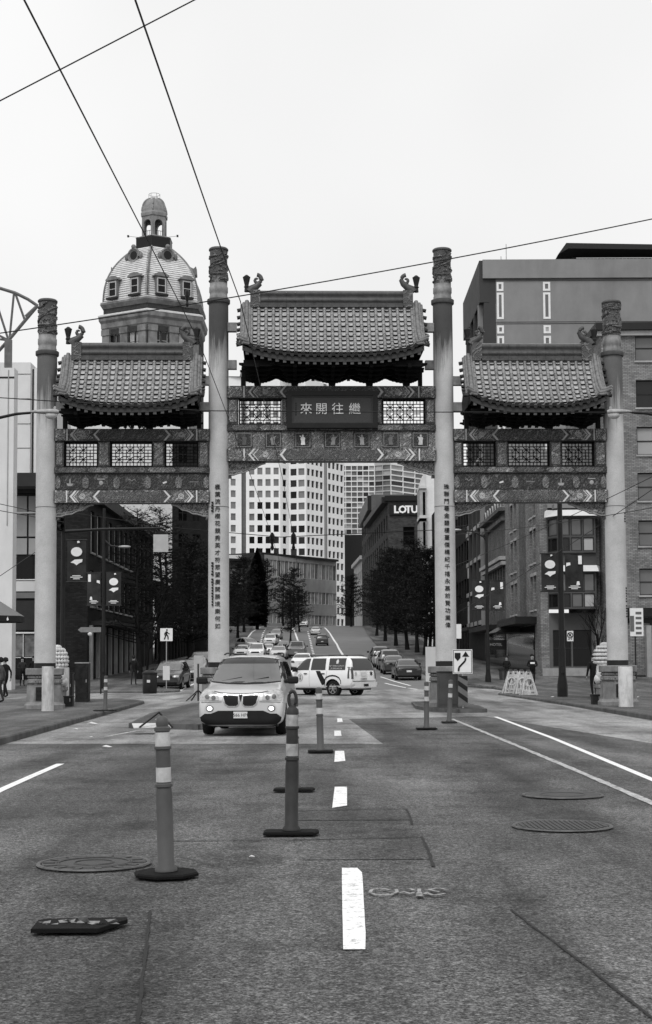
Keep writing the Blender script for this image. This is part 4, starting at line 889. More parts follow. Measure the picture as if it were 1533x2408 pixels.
for k in (5, 0):
    a, b = Vector((*hexp(1, k), 0)), Vector((*hexp(1, (k + 1) % 6), 0)); ctr = Vector((cx0, cy0, 0)); n = ((a + b) / 2 - ctr).normalized(); d = (b - a).normalized()
    ang = math.atan2(d.y, d.x)
    for s in (-2.3, 2.3):         # dormers
        t = .08; rr = dome_r(t) * .866; base = ctr + n * rr + d * s; z0 = zc1 + .55
        o = MB().box(-.95, .95, -.55, 1.6, 0, 3.0).build('dormer', TC, dome, loc=(base.x, base.y, z0), rot=(0, 0, ang), world=True)
        fmsh, panes, pm = win_mesh(1.25, 2.2, 'h', FRD); MB().box(-.62, .62, -.56, -.552, .35, 2.6).build('window', GLB, o); 
        f = MB()
        for q in ((-.8, -.62, .2, 2.8), (.62, .8, .2, 2.8), (-.62, .62, 2.6, 2.8), (-.62, .62, .2, .35), (-.62, .62, 1.42, 1.52)): f.box(q[0], q[1], -.66, -.55, q[2], q[3])
        f.build('frame', G('dormer_frame', .42, .7, .1, 2), o); MB().prism([(-1.35, 3.0), (1.35, 3.0), (1.2, 3.3), (.6, 3.62), (0, 3.72), (-.6, 3.62), (-1.2, 3.3)], XZ, -.85, 1.8).build('pediment', TC, o); MB().box(-1.1, 1.1, -.95, -.5, -.25, .1).build('window_sill', DARK, o)
    t = .80; rr = dome_r(t) * .866; base = ctr + n * (rr + .25); z0 = zc1 + (zdt - zc1) * t     # round oculus
    o = MB().tube([(0, -.5, 0), (0, 1.6, 0)], 1.05, 20).build('oculus', TC, dome, 40, loc=(base.x, base.y, z0), rot=(0, 0, ang), world=True); MB().tube([(0, -.53, 0), (0, -.49, 0)], .72, 20).build('opening', BLK, o, 40)
    m = MB(); m.tube([(1.1*math.cos(i*PI/12), -.5, 1.1*math.sin(i*PI/12)) for i in range(25)], .2, 6, False); m.sphere((0, -.5, 1.45), .42, 8, 6); m.sphere((-1.5, -.45, -.2), .32, 7, 5, (1, 1, 1.8)); m.sphere((1.5, -.45, -.2), .32, 7, 5, (1, 1, 1.8)); m.sphere((0, -.5, -1.35), .5, 8, 5, (2, .8, .5)); m.build('cartouche', TC, o, 50)
for k in (1, 5):
    for s in (-1,): pass
for sx in (-1, 1):
    o = MB(); p = hexp(dome_r(.62) + .3, 1 if sx > 0 else 5, -PI/2); 
    q = Vector((cx0 + sx * dome_r(.62) * .87, cy0, zc1 + (zdt - zc1) * .62)); MB().prism([(q.x - sx*.4, q.z - 1), (q.x + sx*1.0, q.z - .4), (q.x + sx*.9, q.z + 1.0), (q.x + sx*.5, q.z + .6), (q.x - sx*.7, q.z + 1.2)], XZ, q.y - 1, q.y + 1).build('side_dormer', TC, dome, world=True)
# drum, lantern, cupola
hexloft('drum', [(3.35, zdt - .3), (3.35, zv(558))], BLK); hexloft('gallery', [(3.2, zv(558)), (3.45, zv(556)), (2.6, zv(551))], COP)
zl0, zl1 = zv(553), zv(503)
for k in range(6):
    a, b = Vector((*hexp(2.3, k), 0)), Vector((*hexp(2.3, (k + 1) % 6), 0)); d = (b - a).normalized(); ln = (b - a).length; ang = math.atan2(d.y, d.x); H = zl1 - zl0
    arch = [(.0, 0), (.42, 0), (.42, H * .62)] + [(ln/2 - (ln/2 - .42) * math.cos(i*PI/10), H * .62 + (ln/2 - .42) * math.sin(i*PI/10)) for i in range(1, 10)] + [(ln - .42, H * .62), (ln - .42, 0), (ln, 0), (ln, H), (0, H)]
    MB().prism(arch, XZ, 0, .4).build('arcade', COP, sunt, loc=(a.x, a.y, zl0), rot=(0, 0, ang), world=True)
    m = MB(); m.box(.42, ln - .42, .12, .17, 1.0, 1.08)
    for i in range(5): m.box(.42 + (ln - .84) * i / 4 - .025, .42 + (ln - .84) * i / 4 + .025, .12, .17, 0, 1.0)
    m.build('railing', DARK, sunt, loc=(a.x, a.y, zl0), rot=(0, 0, ang), world=True)
cup = hexloft('cupola', [(2.45, zl1), (2.5, zl1 + .5), (2.3, zl1 + .9)] + [(2.25 * math.cos(t) ** .75, zl1 + .9 + (zv(457) - zl1 - .9) * math.sin(t)) for t in [i * PI/2/9 * .86 for i in range(10)]], COP)
for k in range(6):
    MB().tube([(hexp(2.3 * math.cos(t) ** .75, k)[0], hexp(2.3 * math.cos(t) ** .75, k)[1], zl1 + .9 + (zv(457) - zl1 - .9) * math.sin(t)) for t in [i * PI/2/9 * .86 for i in range(10)]], .16, 5).build('rib', COP, cup, world=True)
m = MB(); zr1 = zv(456)
for z in (.5, 1.3): m.tube([(cx0 + 0.95*math.cos(i*PI/6), cy0 + 0.95*math.sin(i*PI/6), zr1 + z - .6) for i in range(13)], .04, 4, False)
for i in range(6): m.tube([(cx0 + 0.95*math.cos(i*PI/3), cy0 + 0.95*math.sin(i*PI/3), zr1 - .8), (cx0 + 0.95*math.cos(i*PI/3), cy0 + 0.95*math.sin(i*PI/3), zr1 + .75)], .04, 4)
m.build('finial_rail', STEEL, cup, world=True)
m = MB()                 # flood-light arms and ladder
for sx in (-1, 1):
    m.tube([(cx0 + sx*2.4, cy0 - 2, zv(556)), (cx0 + sx*4.2, cy0 - 2, zv(556) + .2)], .03, 4); m.box(cx0 + sx*4.2 - .15, cx0 + sx*4.2 + .15, cy0 - 2.2, cy0 - 1.8, zv(556) + .05, zv(556) + .35)
m.build('lamp_arms', DARK, sunt, world=True)
lm = MB()
for i in range(28):
    t = i / 28 * .95 + .05; r_ = dome_r(t) + .45; p = hexp(r_, 0); z = zc1 + (zdt - zc1) * t
    lm.box(p[0] - .3, p[0] + .3, p[1] - .03, p[1], z, z + .035)
for s in (-.3, .3): lm.tube([(hexp(dome_r(t) + .45, 0)[0] + s, hexp(dome_r(t) + .45, 0)[1], zc1 + (zdt - zc1) * t) for t in [i / 12 for i in range(13)]], .02, 4)
lm.build('ladder', DARK, dome, world=True)
# fire escape on the left face
fe = MB(); a, b = Vector((*hexp(R0 + .1, 5), 0)), Vector((*hexp(R0 + .1, 0), 0)); d = (b - a).normalized(); n = Vector((d.y, -d.x, 0)); c = (b - a).length / 2
for i in range(4):
    z = zc2 - 6.2 - i * 4.3
    for off in (0, 1.2): fe.bar(a + d * (c + .2) + n * (.5 + off) + Vector((0, 0, z)), a + d * (c + 4.2) + n * (.5 + off) + Vector((0, 0, z)), .08, .12)
    for off in (.4, .8): fe.bar(a + d * (c + .2) + n * 1.7 + Vector((0, 0, z + off)), a + d * (c + 4.2) + n * 1.7 + Vector((0, 0, z + off)), .05, .05)
    fe.bar(a + d * (c + .6) + n * 1.2 + Vector((0, 0, z)), a + d * (c + 3.8) + n * 1.2 + Vector((0, 0, z - 4.2)), .1, .25)
    for k in range(6): p = a + d * (c + .2 + k * .8) + n * 1.7; fe.bar(p + Vector((0, 0, z)), p + Vector((0, 0, z + .9)), .04, .04)
fe.build('fire_escape', BLK, sunt, world=True)
# ---- white wall with faded sign in front of that tower, and dark block beside it
ww = bld('white_walled_building', -26, 200, 'blank white side wall with painted letters, seen through the left bay'); a, b = plan([(150, 200), (424, 200)])
zz = at(300, 975, 200).z; facade(ww, a, b, 2, zz, [], [], PANELW); roof_cap(ww, [a, b, (b[0], 225), (a[0], 225)], zz, ROOFM); MB().box(b[0] - .1, b[0], 200.01, 225, 2, zz).build('side_wall', PANELW, ww, world=True)
put('painted_letters', text_mesh('N &', 1.9, DARK, .02), ww, (at(318, 1000, 200).x, 199.95, at(318, 1003, 200).z), (PI/2, 0, 0), world=True)
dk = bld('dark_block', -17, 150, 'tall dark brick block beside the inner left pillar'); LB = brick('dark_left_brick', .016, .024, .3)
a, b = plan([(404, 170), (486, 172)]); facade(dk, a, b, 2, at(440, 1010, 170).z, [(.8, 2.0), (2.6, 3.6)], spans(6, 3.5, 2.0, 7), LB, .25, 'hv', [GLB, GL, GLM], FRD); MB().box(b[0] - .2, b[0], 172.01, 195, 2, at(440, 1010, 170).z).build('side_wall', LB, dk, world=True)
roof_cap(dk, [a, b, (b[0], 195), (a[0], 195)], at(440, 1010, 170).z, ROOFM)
# ---- left row of brick shops under the trees (street wall x = -15.7)
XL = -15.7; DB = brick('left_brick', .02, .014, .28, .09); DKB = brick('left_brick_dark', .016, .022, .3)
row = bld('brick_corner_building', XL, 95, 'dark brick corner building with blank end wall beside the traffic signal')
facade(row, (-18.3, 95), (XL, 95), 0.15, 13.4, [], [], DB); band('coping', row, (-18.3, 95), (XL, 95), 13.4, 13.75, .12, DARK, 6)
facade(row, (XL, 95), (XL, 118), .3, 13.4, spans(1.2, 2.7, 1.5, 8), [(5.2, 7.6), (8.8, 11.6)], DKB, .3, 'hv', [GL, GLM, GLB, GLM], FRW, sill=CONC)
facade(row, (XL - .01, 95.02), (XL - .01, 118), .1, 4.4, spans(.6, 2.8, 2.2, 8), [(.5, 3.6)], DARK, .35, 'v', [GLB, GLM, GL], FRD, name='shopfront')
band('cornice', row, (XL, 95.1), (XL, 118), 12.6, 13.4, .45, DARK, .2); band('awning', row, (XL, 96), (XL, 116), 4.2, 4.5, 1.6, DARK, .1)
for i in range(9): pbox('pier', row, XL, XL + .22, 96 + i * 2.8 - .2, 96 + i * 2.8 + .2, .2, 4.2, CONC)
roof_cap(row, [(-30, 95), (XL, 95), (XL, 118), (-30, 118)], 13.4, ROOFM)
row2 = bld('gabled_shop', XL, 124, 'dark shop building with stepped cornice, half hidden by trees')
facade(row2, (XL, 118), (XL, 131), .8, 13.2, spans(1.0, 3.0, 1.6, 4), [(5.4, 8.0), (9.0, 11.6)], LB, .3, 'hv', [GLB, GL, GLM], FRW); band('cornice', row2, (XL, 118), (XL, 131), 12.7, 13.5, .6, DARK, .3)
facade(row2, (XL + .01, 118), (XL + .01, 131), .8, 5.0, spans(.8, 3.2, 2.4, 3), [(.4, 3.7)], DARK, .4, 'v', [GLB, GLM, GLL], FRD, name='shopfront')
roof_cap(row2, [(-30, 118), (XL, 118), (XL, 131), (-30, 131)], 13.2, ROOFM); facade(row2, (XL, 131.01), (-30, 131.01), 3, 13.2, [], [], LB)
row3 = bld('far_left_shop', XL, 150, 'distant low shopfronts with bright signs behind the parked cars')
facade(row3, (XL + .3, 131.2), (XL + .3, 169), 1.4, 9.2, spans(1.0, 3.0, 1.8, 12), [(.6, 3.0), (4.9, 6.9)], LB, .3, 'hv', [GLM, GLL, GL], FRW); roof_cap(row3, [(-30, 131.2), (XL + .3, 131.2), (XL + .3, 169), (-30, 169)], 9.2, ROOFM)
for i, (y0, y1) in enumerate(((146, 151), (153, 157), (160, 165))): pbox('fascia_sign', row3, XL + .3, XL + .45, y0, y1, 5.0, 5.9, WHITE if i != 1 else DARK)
# ---- pale panelled mall at far left
mall = bld('panelled_mall', -22, 97, 'pale panelled corner mall with restaurant windows at the left edge')
def px_rect(name, root, u0, u1, v0, v1, Y, mat, th=.1, off=0.0):
    a, b = at(u0, v1, Y), at(u1, v0, Y); return MB().box(a.x, b.x, Y - th - off, Y - off, a.z, b.z).build(name, mat, root, world=True)
YM = 97.0
a, b = at(-160, 1606, YM), at(153, 1113, YM); MB().box(a.x, b.x, YM + .02, YM + 20, .1, b.z).build('wall', DARK, mall, world=True)
for i, u in enumerate((-50, 9, 66, 122)):
    for j, (v0, v1) in enumerate(((1167, 1206), (1210, 1262), (1266, 1304))):
        if i < 3: px_rect('panel', mall, u + 2, u + (57 if i == 0 else 55), v0, v1, YM, G('mall_panel', .30, .5, .15, .6), .12)
px_rect('parapet', mall, -160, 154, 1113, 1162, YM, G('mall_parapet', .03, .7, .3, 1), .4)
px_rect('white_band', mall, -160, 152, 1366, 1392, YM, PANELW, .25); px_rect('sill_line', mall, -160, 146, 1204, 1209, YM, WHITE, .15); px_rect('soffit_line', mall, -160, 152, 1362, 1366, YM, WHITE, .3)
for u0, u1 in ((-60, 8), (12, 78), (82, 140)): px_rect('window', mall, u0, u1, 1309, 1361, YM, GLB, .06)
px_rect('lower_band', mall, -160, 153, 1393, 1408, YM, G('mall_grey_band', .16, .7, .2, 1), .2); px_rect('sign_band', mall, -160, 153, 1412, 1483, YM, G('mall_dark_band', .03, .6, .3, 1), .15)
PST = G('food_poster', .13, .4, .85, 1.4)
for u0, u1 in ((-70, -4), (0, 54), (58, 110), (114, 146)): px_rect('poster_window', mall, u0, u1, 1492, 1544, YM, PST, .08)
px_rect('mullion_line', mall, -160, 147, 1486, 1491, YM, WHITE, .2); px_rect('mullion_line', mall, -160, 147, 1545, 1548, YM, WHITE, .2)
for u in (-2, 55.5, 111.5): px_rect('mullion', mall, u - 1.2, u + 1.2, 1492, 1606, YM, WHITE, .2)
for u0, u1 in ((-70, -4), (0, 54), (58, 110), (114, 146)): px_rect('shop_window', mall, u0, u1, 1549, 1604, YM, GLB, .05)
wb_ = bld('white_panel_building', -25, 125, 'white panelled building behind the outer left pillar')
a, b = at(-120, 1113, 125), at(72, 852, 125); MB().box(a.x, b.x, 125, 145, 5, b.z).build('wall', PANELW, wb_, world=True)
for i, v in enumerate((880, 938, 997, 1054)): px_rect('panel_joint', wb_, -100, 73, v - 1, v + 1, 125, DARK, .03)
px_rect('slot', wb_, 74, 80, 868, 1113, 124.9, DARK, .02); px_rect('fin', wb_, 80, 110, 866, 1160, 124.7, PANELW, .2)
# ---- pylon with an arched steel truss
YP = 82.0; py = bld('truss_pylon', at(18, 1000, YP).x, YP, 'white pylon carrying an arched steel truss at the left edge', 'canopy')
a, b = at(-40, 1236, YP), at(37, 868, YP); pyl = MB().box(a.x, b.x, YP - .4, YP + .6, .15, b.z).build('pylon', PANELW, py, world=True)
MB().box(at(-40, 1, YP).x, at(37, 900, YP).x, YP - .42, YP - .38, at(0, 893, YP).z, at(0, 889, YP).z).build('joint', DARK, pyl, world=True); px_rect('shadow_joint', py, 18, 19, 870, 1236, YP - .41, CONC, .02)
px_rect('post', py, 12, 29, 800, 866, YP, G('truss_steel', .12, .5, .3, 3), .25); m = MB(); TS = MATS['truss_steel']
def tp(u, v): return at(u, v, YP)
m.tube([tp(-160, 690), tp(-100, 678), tp(-50, 675), tp(0, 678), tp(36, 689), tp(66, 704), tp(88, 719)], .10, 6); m.tube([tp(88, 719), tp(20, 800), tp(-40, 865)], .10, 6); m.tube([tp(88, 719), tp(60, 745)], .1, 6)
for q in (((33, 688), (23, 792)), ((36, 690), (58, 752)), ((-20, 676), (20, 800)), ((-20, 676), (-60, 760)), ((20, 800), (-60, 760)), ((0, 798), (20, 800))): m.tube([tp(*q[0]), tp(*q[1])], .07, 5)
m.build('truss', TS, py, world=True)
# ---- right side: brick corner building with bay windows (street wall x = 14.7)
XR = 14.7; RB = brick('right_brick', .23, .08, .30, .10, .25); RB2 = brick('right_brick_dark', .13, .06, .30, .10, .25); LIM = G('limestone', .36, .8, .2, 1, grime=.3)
c1 = bld('brick_corner_block', 24, 97, 'tall brick block with sash windows at the right edge')
x1 = at(1421, 1200, 97).x; zt = at(1440, 762, 97).z
rw = []
for v0, v1 in ((788, 849), (894, 959), (1004, 1070), (1112, 1178), (1224, 1284), (1337, 1400)): rw.append((at(1500, v1, 97).z - .3, at(1500, v0, 97).z - .3))
facade(c1, (x1, 97), (x1 + 16, 96.6), .3, zt, [(at(1504, 1, 97).x - x1, at(1504, 1, 97).x - x1 + 1.75), (5.3, 7.0), (8.4, 10.1)], rw, RB, .28, 'h', [GLM, GLL, GLM, GL, GLM], FRD, sill=LIM)
facade(c1, (x1 + .01, 112), (x1 + .01, 97.01), .3, zt, [], [], RB)
band('cornice', c1, (x1 - .45, 97), (x1 + 16, 96.6), zt - .5, zt, .45, DARK, .1); band('cornice_light', c1, (x1 - .3, 97), (x1 + 16, 96.6), zt - .85, zt - .52, .25, LIM, .1); band('cornice_side', c1, (x1, 112), (x1, 97), zt - .5, zt, .45, DARK, .1)
band('shop_fascia', c1, (x1, 97), (x1 + 16, 96.6), 4.6, 5.2, .5, BLK, .1); facade(c1, (x1 + .3, 96.9), (x1 + 16, 96.5), .3, 4.5, spans(.4, 2.6, 2.2, 5), [(.4, 3.9)], DARK, .3, 'v', [GLB], FRD, name='shopfront')
pbox('downpipe_column', c1, at(1517, 1, 96).x, at(1529, 1, 96).x, 95.8, 96.3, .3, 4.0, CONC)
roof_cap(c1, [(x1, 97), (x1 + 16, 96.6), (x1 + 16, 112), (x1, 112)], zt - .05, ROOFM)
c2 = bld('bay_window_block', XR, 99, 'brick block with projecting bay windows behind the right lamp post')
z2 = at(1300, 1095, 99).z; xb0, xb1 = at(1290, 1, 99).x, at(1398, 1, 99).x
facade(c2, (XR, 99), (xb0, 99), .4, z2, [], [], RB); facade(c2, (xb1, 99), (x1, 99), .4, z2, [], [], RB)
def zc(v): return at(1340, v, 98).z
facade(c2, (xb0, 99), (xb1, 99), .4, zc(1440), [(.25, 1.5), (1.6, 2.9)], [(.9, 3.4)], G('shop_surround', .10, .8, .2, 1), .2, 'h', [GLB], FRD, name='shopfront')
pbox('stall_riser', c2, XR + .05, xb1, 98.8, 98.98, .4, 1.2, CONC)
for v0, v1, wr in ((1215, 1300, True), (1345, 1432, True)):
    q = [(xb0 - .05, 98.9), (xb0 + .5, 97.7), (xb1 - .1, 97.7), (xb1 + .1, 98.9)]
    for a, b in zip(q, q[1:]):
        ln = math.hypot(b[0] - a[0], b[1] - a[1]); n_ = 3 if ln > 2 else 1
        facade(c2, a, b, zc(v1), zc(v0), [(.06 + i * (ln - .1) / n_, (i + 1) * (ln - .1) / n_ - .02) for i in range(n_)], [(.1, (zc(v0) - zc(v1)) * .42), ((zc(v0) - zc(v1)) * .47, zc(v0) - zc(v1) - .12)], G('bay_trim', .07, .7, .2, 1), .12, '', [GL, GLM, GLL, GLM], FRD, name='bay_wall')
    MB().add([(a[0] + dx, a[1] - dy, zc(v0) + dz) for dx, dy, dz, a in [(-.25, .35, 0, q[0]), (-.1, .45, 0, q[1]), (.1, .45, 0, q[2]), (.25, .35, 0, q[3]), (-.2, .3, .42, q[0]), (0, .2, .42, q[1]), (0, .2, .42, q[2]), (.2, .3, .42, q[3])]] + [(q[0][0], 98.95, zc(v0) + .55), (q[3][0], 98.95, zc(v0) + .55)], [(0, 1, 5, 4), (1, 2, 6, 5), (2, 3, 7, 6), (4, 5, 6, 7), (4, 7, 9, 8), (3, 2, 1, 0)]).build('bay_roof', PANELW, c2, world=True)
    MB().add([(a[0], a[1], zc(v1)) for a in q], [(0, 1, 2, 3)]).build('bay_floor', CONC, c2, world=True)
pbox('bay_parapet', c2, xb0 + .3, xb1, 97.9, 98.9, zc(1212) + .5, zc(1185), G('bay_grey', .2, .7, .1, 1)); pbox('bay_apron', c2, xb0 + .1, xb1, 97.9, 98.9, zc(1345), zc(1301), G('bay_dark', .06, .7, .2, 1))
H2 = z2 - .4
facade(c2, (XR, 118), (XR, 99), .4, z2, [(1.2, 2.4), (2.9, 4.1), (9.0, 10.2), (10.7, 11.9), (14, 15.2), (15.7, 16.9)], [(5.0, 7.2), (8.2, 10.4), (11.4, 13.6)], RB, .3, 'h', [GL, GLM, GL], FRD, sill=LIM, head=LIM) if False else None
facade(c2, (XR, 99), (XR, 118), .4, z2, [(2.2, 3.4), (3.9, 5.1), (12.6, 13.9), (14.6, 15.9)], [(4.9, 7.3), (8.2, 10.6), (11.5, 13.6)], RB, -.02, 'h', [GLB, GL, GLB], FRD) if False else None
for zq, hh in ((4.9, 2.5), (8.2, 2.5), (11.5, 1.9)):
    pass
# its street flank, seen obliquely: openings face -x
def flank(root, y0, y1, z0, z1, cols, rows, wall, **k): return facade(root, (XR, y1), (XR, y0), z0, z1, [(y1 - y0 - b, y1 - y0 - a) for a, b in cols], rows, wall, **k)
flank(c2, 99, 118, .4, z2, [(2.0, 3.2), (3.7, 4.9), (12.2, 13.6), (14.4, 15.8)], [(4.9, 7.3), (8.2, 10.6), (11.5, 13.6)], RB, depth=.3, style='h', glass=[GLB, GL, GLB], sill=LIM, head=LIM)
pbox('recessed_pier', c2, XR - .02, XR + .03, 106, 109.5, 4, z2, RB2); pbox('entry_canopy', c2, XR - 1.5, XR, 101, 112, 4.3, 4.8, BLK); MB().box(XR - .06, XR - .01, 102, 117, .5, 4.2).build('shopfront', GLB, c2, world=True)
roof_cap(c2, [(XR, 99), (x1, 99), (x1, 118), (XR, 118)], z2, ROOFM)
dks = bld('dark_shop_row', XR, 180, 'dark low shopfront row behind the trees on the right')
flank(dks, 150.2, 199.6, 2, 22, spans(1.0, 3.2, 2.2, 15), [(1.0, 3.6), (6, 8.4), (10, 12.4), (14, 16.4)], LB, depth=.3, style='hv', glass=[GLB, GL, GLM]); roof_cap(dks, [(XR, 150.2), (25, 150.2), (25, 199.6), (XR, 199.6)], 22, ROOFM)
# ---- arcaded brick building
c3 = bld('arcaded_block', XR, 125, 'brick block with tall arched windows and moulded belt course'); zA3 = at(1190, 1195, 118).z; base3 = 1.0
flank(c3, 118, 133.8, base3, zA3, spans(.7, 1.85, 1.25, 8), [(4.8, 8.6), (10.2, 13.6)], RB2, depth=.45, style='hv', glass=[GLB, GL, GLB], fm=FRD)
for z, p_ in ((9.6, .35), (10.0, .5), (zA3 - 1, .3), (zA3 - .2, .5)): pbox('belt_course', c3, XR - p_, XR, 118.05, 133.7, z, z + .3, LIM if z < 12 else RB2)
for i in range(8):
    y = 118 + .7 + i * 1.85 + .625; m = MB(); m.prism([(y + .62 * math.cos(t * PI/8), 14.6 + .62 * math.sin(t * PI/8)) for t in range(9)], YZ, XR - .03, XR + .05); m.build('arch_head', GLB, c3, world=True)
    MB().tube([(XR - .04, y + .7 * math.cos(t * PI/8), 14.6 + .7 * math.sin(t * PI/8)) for t in range(9)], .07, 5).build('arch_moulding', LIM, c3, world=True)
pbox('shop_canopy', c3, XR - 1.6, XR, 118.3, 133, 4.3, 4.7, BLK); MB().box(XR - .05, XR - .01, 118.4, 133, base3, 4.2).build('shopfront', GLB, c3, world=True); roof_cap(c3, [(XR, 118), (30, 118), (30, 133.8), (XR, 133.8)], zA3, ROOFM)
# ---- big grey modern block above, with its gridded street side
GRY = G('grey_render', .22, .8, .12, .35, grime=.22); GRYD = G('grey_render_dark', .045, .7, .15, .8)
c4 = bld('grey_modern_block', XR, 140, 'large flat grey modern block with slit windows rising behind the right bay')
Yg = 133.8; zg = at(1150, 612, Yg).z; zlow = zA3 - .5; xg = XR + .15
def gz(v): return at(1280, v, Yg).z
x2, x3 = at(1166, 700, Yg).x, at(1700, 700, Yg).x
sw_ = [(at(u0, 700, Yg).x - x2, at(u1, 700, Yg).x - x2) for u0, u1 in ((1168, 1184), (1277, 1294))]
rows_ = [(gz(v1) - zlow, gz(v0) - zlow) for v0, v1 in ((663, 684), (688, 750), (765, 784), (790, 850), (868, 890), (895, 955), (975, 995), (1000, 1060))]
rows_ = sorted(r for r in rows_ if r[0] > 0)
facade(c4, (x2, Yg), (x3, Yg), zlow, gz(655), sw_, rows_, GRY, .06, 'T', [GLM, GLL, GLM], WHITE)
for v in (657, 660, 757, 761): band('floor_joint', c4, (x2, Yg), (x3, Yg), gz(v + .5), gz(v - .5), .03, DARK, .05)
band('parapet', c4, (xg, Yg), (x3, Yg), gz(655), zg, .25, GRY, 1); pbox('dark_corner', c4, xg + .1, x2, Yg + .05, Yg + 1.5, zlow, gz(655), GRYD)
n_ = 4; y1_ = 150
for i in range(n_):
    ya, yb = Yg + 1 + i * (y1_ - Yg - 1) / n_, Yg + 1 + (i + 1) * (y1_ - Yg - 1) / n_
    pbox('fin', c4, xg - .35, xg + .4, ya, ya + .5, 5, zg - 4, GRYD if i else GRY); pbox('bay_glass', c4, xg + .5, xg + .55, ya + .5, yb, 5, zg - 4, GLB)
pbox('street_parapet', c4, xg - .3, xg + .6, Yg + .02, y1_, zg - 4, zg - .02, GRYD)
for j in range(7):
    for i in range(n_):
        ya, yb = Yg + 1 + i * (y1_ - Yg - 1) / n_, Yg + 1 + (i + 1) * (y1_ - Yg - 1) / n_
        if j < 6: pbox('balcony_slab', c4, xg - .28, xg + .5, ya + .5, yb, 5.2 + j * 3.1, 5.6 + j * 3.1, LIM if j % 2 else CONC)
pbox('shop_base', c4, xg - .1, xg + .6, Yg, y1_, 1, 5, DARK); pbox('shop_canopy', c4, xg - 1.8, xg, Yg + .3, y1_ - 4, 4.6, 4.9, DARK)
roof_cap(c4, [(xg, Yg), (x3, Yg), (x3, y1_), (xg, y1_)], zg - .1, ROOFM)
YQ = 142; pa, pb_ = at(1345, 605, YQ), at(1700, 575, YQ); pv = MB().box(pa.x, pb_.x, YQ, YQ + 12, zg - .1, at(1400, 585, YQ).z).build('penthouse', GRYD, c4, world=True)
e0, e1 = at(1325, 596, YQ - 3), at(1362, 574, YQ - 3); MB().prism([(at(1325, 1, YQ - 3).x, at(1325, 598, YQ - 3).z), (at(1345, 1, YQ - 3).x, at(1345, 571, YQ - 3).z), (at(1720, 1, YQ - 3).x, at(1720, 577, YQ - 3).z), (at(1720, 1, YQ - 3).x, at(1720, 588, YQ - 3).z), (at(1350, 1, YQ - 3).x, at(1350, 584, YQ - 3).z)], XZ, YQ - 3, YQ + 12).build('oversailing_roof', DARK, c4, world=True)
for i in range(9): px_rect('penthouse_window', c4, 1372 + i * 34, 1372 + i * 34 + 30, 587, 603, YQ - .05, GLL if i % 2 else GLM, .03)
m = MB()
for i in range(40): p = at(1362 + i * 8.5, 604, 136); m.box(p.x - .02, p.x + .02, 136, 136.04, zg - .1, zg + .75)
m.box(at(1355, 600, 136).x, at(1700, 600, 136).x, 135.98, 136.06, zg + .75, zg + .82); m.build('roof_railing', STEEL, c4, world=True)
for u, v in ((1190, 574), (1178, 603)): p = at(u, v, 135); MB().tube([(p.x, 135, zg - .2), (p.x, 135, p.z)], .04, 5).build('mast', STEEL, c4, world=True)
# ---- white building with bays, lettered hotel, and the row beyond
c5 = bld('white_bay_building', 15, 200, 'white painted building with bay windows beside the inner right pillar')
Y5 = 200; xa, xb, xc = at(986.5, 1200, Y5).x, at(1001, 1200, Y5).x, at(1100, 1200, Y5).x; z5 = at(1005, 1112, Y5).z
facade(c5, (xb, Y5), (xc, Y5), 3, z5, [], [], WHITE); roof_cap(c5, [(xb, Y5), (xc, Y5), (xc, 230), (at(990, 1200, 226).x, 230)], z5 - .1, ROOFM)
facade(c5, (at(990, 1200, 226).x, 226), (xb, Y5), 3, z5 - 2, spans(3, 6, 3.2, 4), [(8, 11), (13.5, 17), (19.5, 23.5)], LIM, .3, 'v', [GLB], FRW)
for zq in (at(990, 1240, Y5).z, at(990, 1170, Y5).z): 
    bw_ = MB(); bw_.box(xa, xb + .02, Y5 - .6, Y5 + 5, zq - 3.4, zq + 1.2); o = bw_.build('bay_window', LIM, c5, world=True); MB().box(xa + .42, xb - .1, Y5 - .63, Y5 - .59, zq - 2.6, zq + .7).build('pane', GLB, o, world=True); MB().box(xa - .05, xb + .1, Y5 - .8, Y5 + 5, zq + 1.2, zq + 1.6).build('bay_cornice', PANELW, o, world=True)
MB().prism([(xa, at(990, 1145, Y5).z), (xb, at(990, 1145, Y5).z), (xb, z5), (xb - .2, z5)], XZ, Y5 - .3, Y5 + 6).build('sloped_parapet', PANELW, c5, world=True)
c6 = bld('lettered_hotel', 11, 250, 'dark brick hotel with white sign letters beyond the white building'); HB = brick('hotel_brick', .05, .07, .5, .16)
Y6 = 250; x6 = at(913, 1300, Y6).x; x6b = at(1010, 1300, Y6).x; z6 = at(940, 1166, Y6).z
facade(c6, (x6, Y6), (x6b, Y6), 6, z6, [(1.6 + 1.0, 4.6)], [(z6 - 6 - 8.6, z6 - 6 - 5.4), (z6 - 6 - 14, z6 - 6 - 11)], HB, .3, 'h', [GLB], FRD)
band('cornice', c6, (x6 - .6, Y6), (x6b, Y6), z6 - .9, z6, .5, BLK, 1); pbox('sign_board', c6, at(917, 1, Y6).x, x6b, Y6 - .35, Y6 - .1, at(940, 1211, Y6).z, at(940, 1187, Y6).z, BLK)
LET = G('sign_letter_white', .85, .5, 0)
for ch, u in zip('LOTUS', (933, 948, 961.5, 976, 990)): put('sign_letter', text_mesh(ch, 1.75, LET, .03, bold=.07), c6, (at(u, 1, Y6).x, Y6 - .4, at(940, 1199, Y6).z - .02), (PI/2, 0, 0), world=True)
def hotel_side(root, a, b, z0, z1, wall, n, fl): 
    ln = math.hypot(b[0] - a[0], b[1] - a[1]); p_ = ln / n; facade(root, b, a, z0, z1, [(i * p_ + p_ * .25, i * p_ + p_ * .75) for i in range(n)], [(z1 - z0 - 5.5 - i * 4, z1 - z0 - 2.8 - i * 4) for i in range(fl)], wall, .3, '', [GLB, GL, GLM], framed=False)
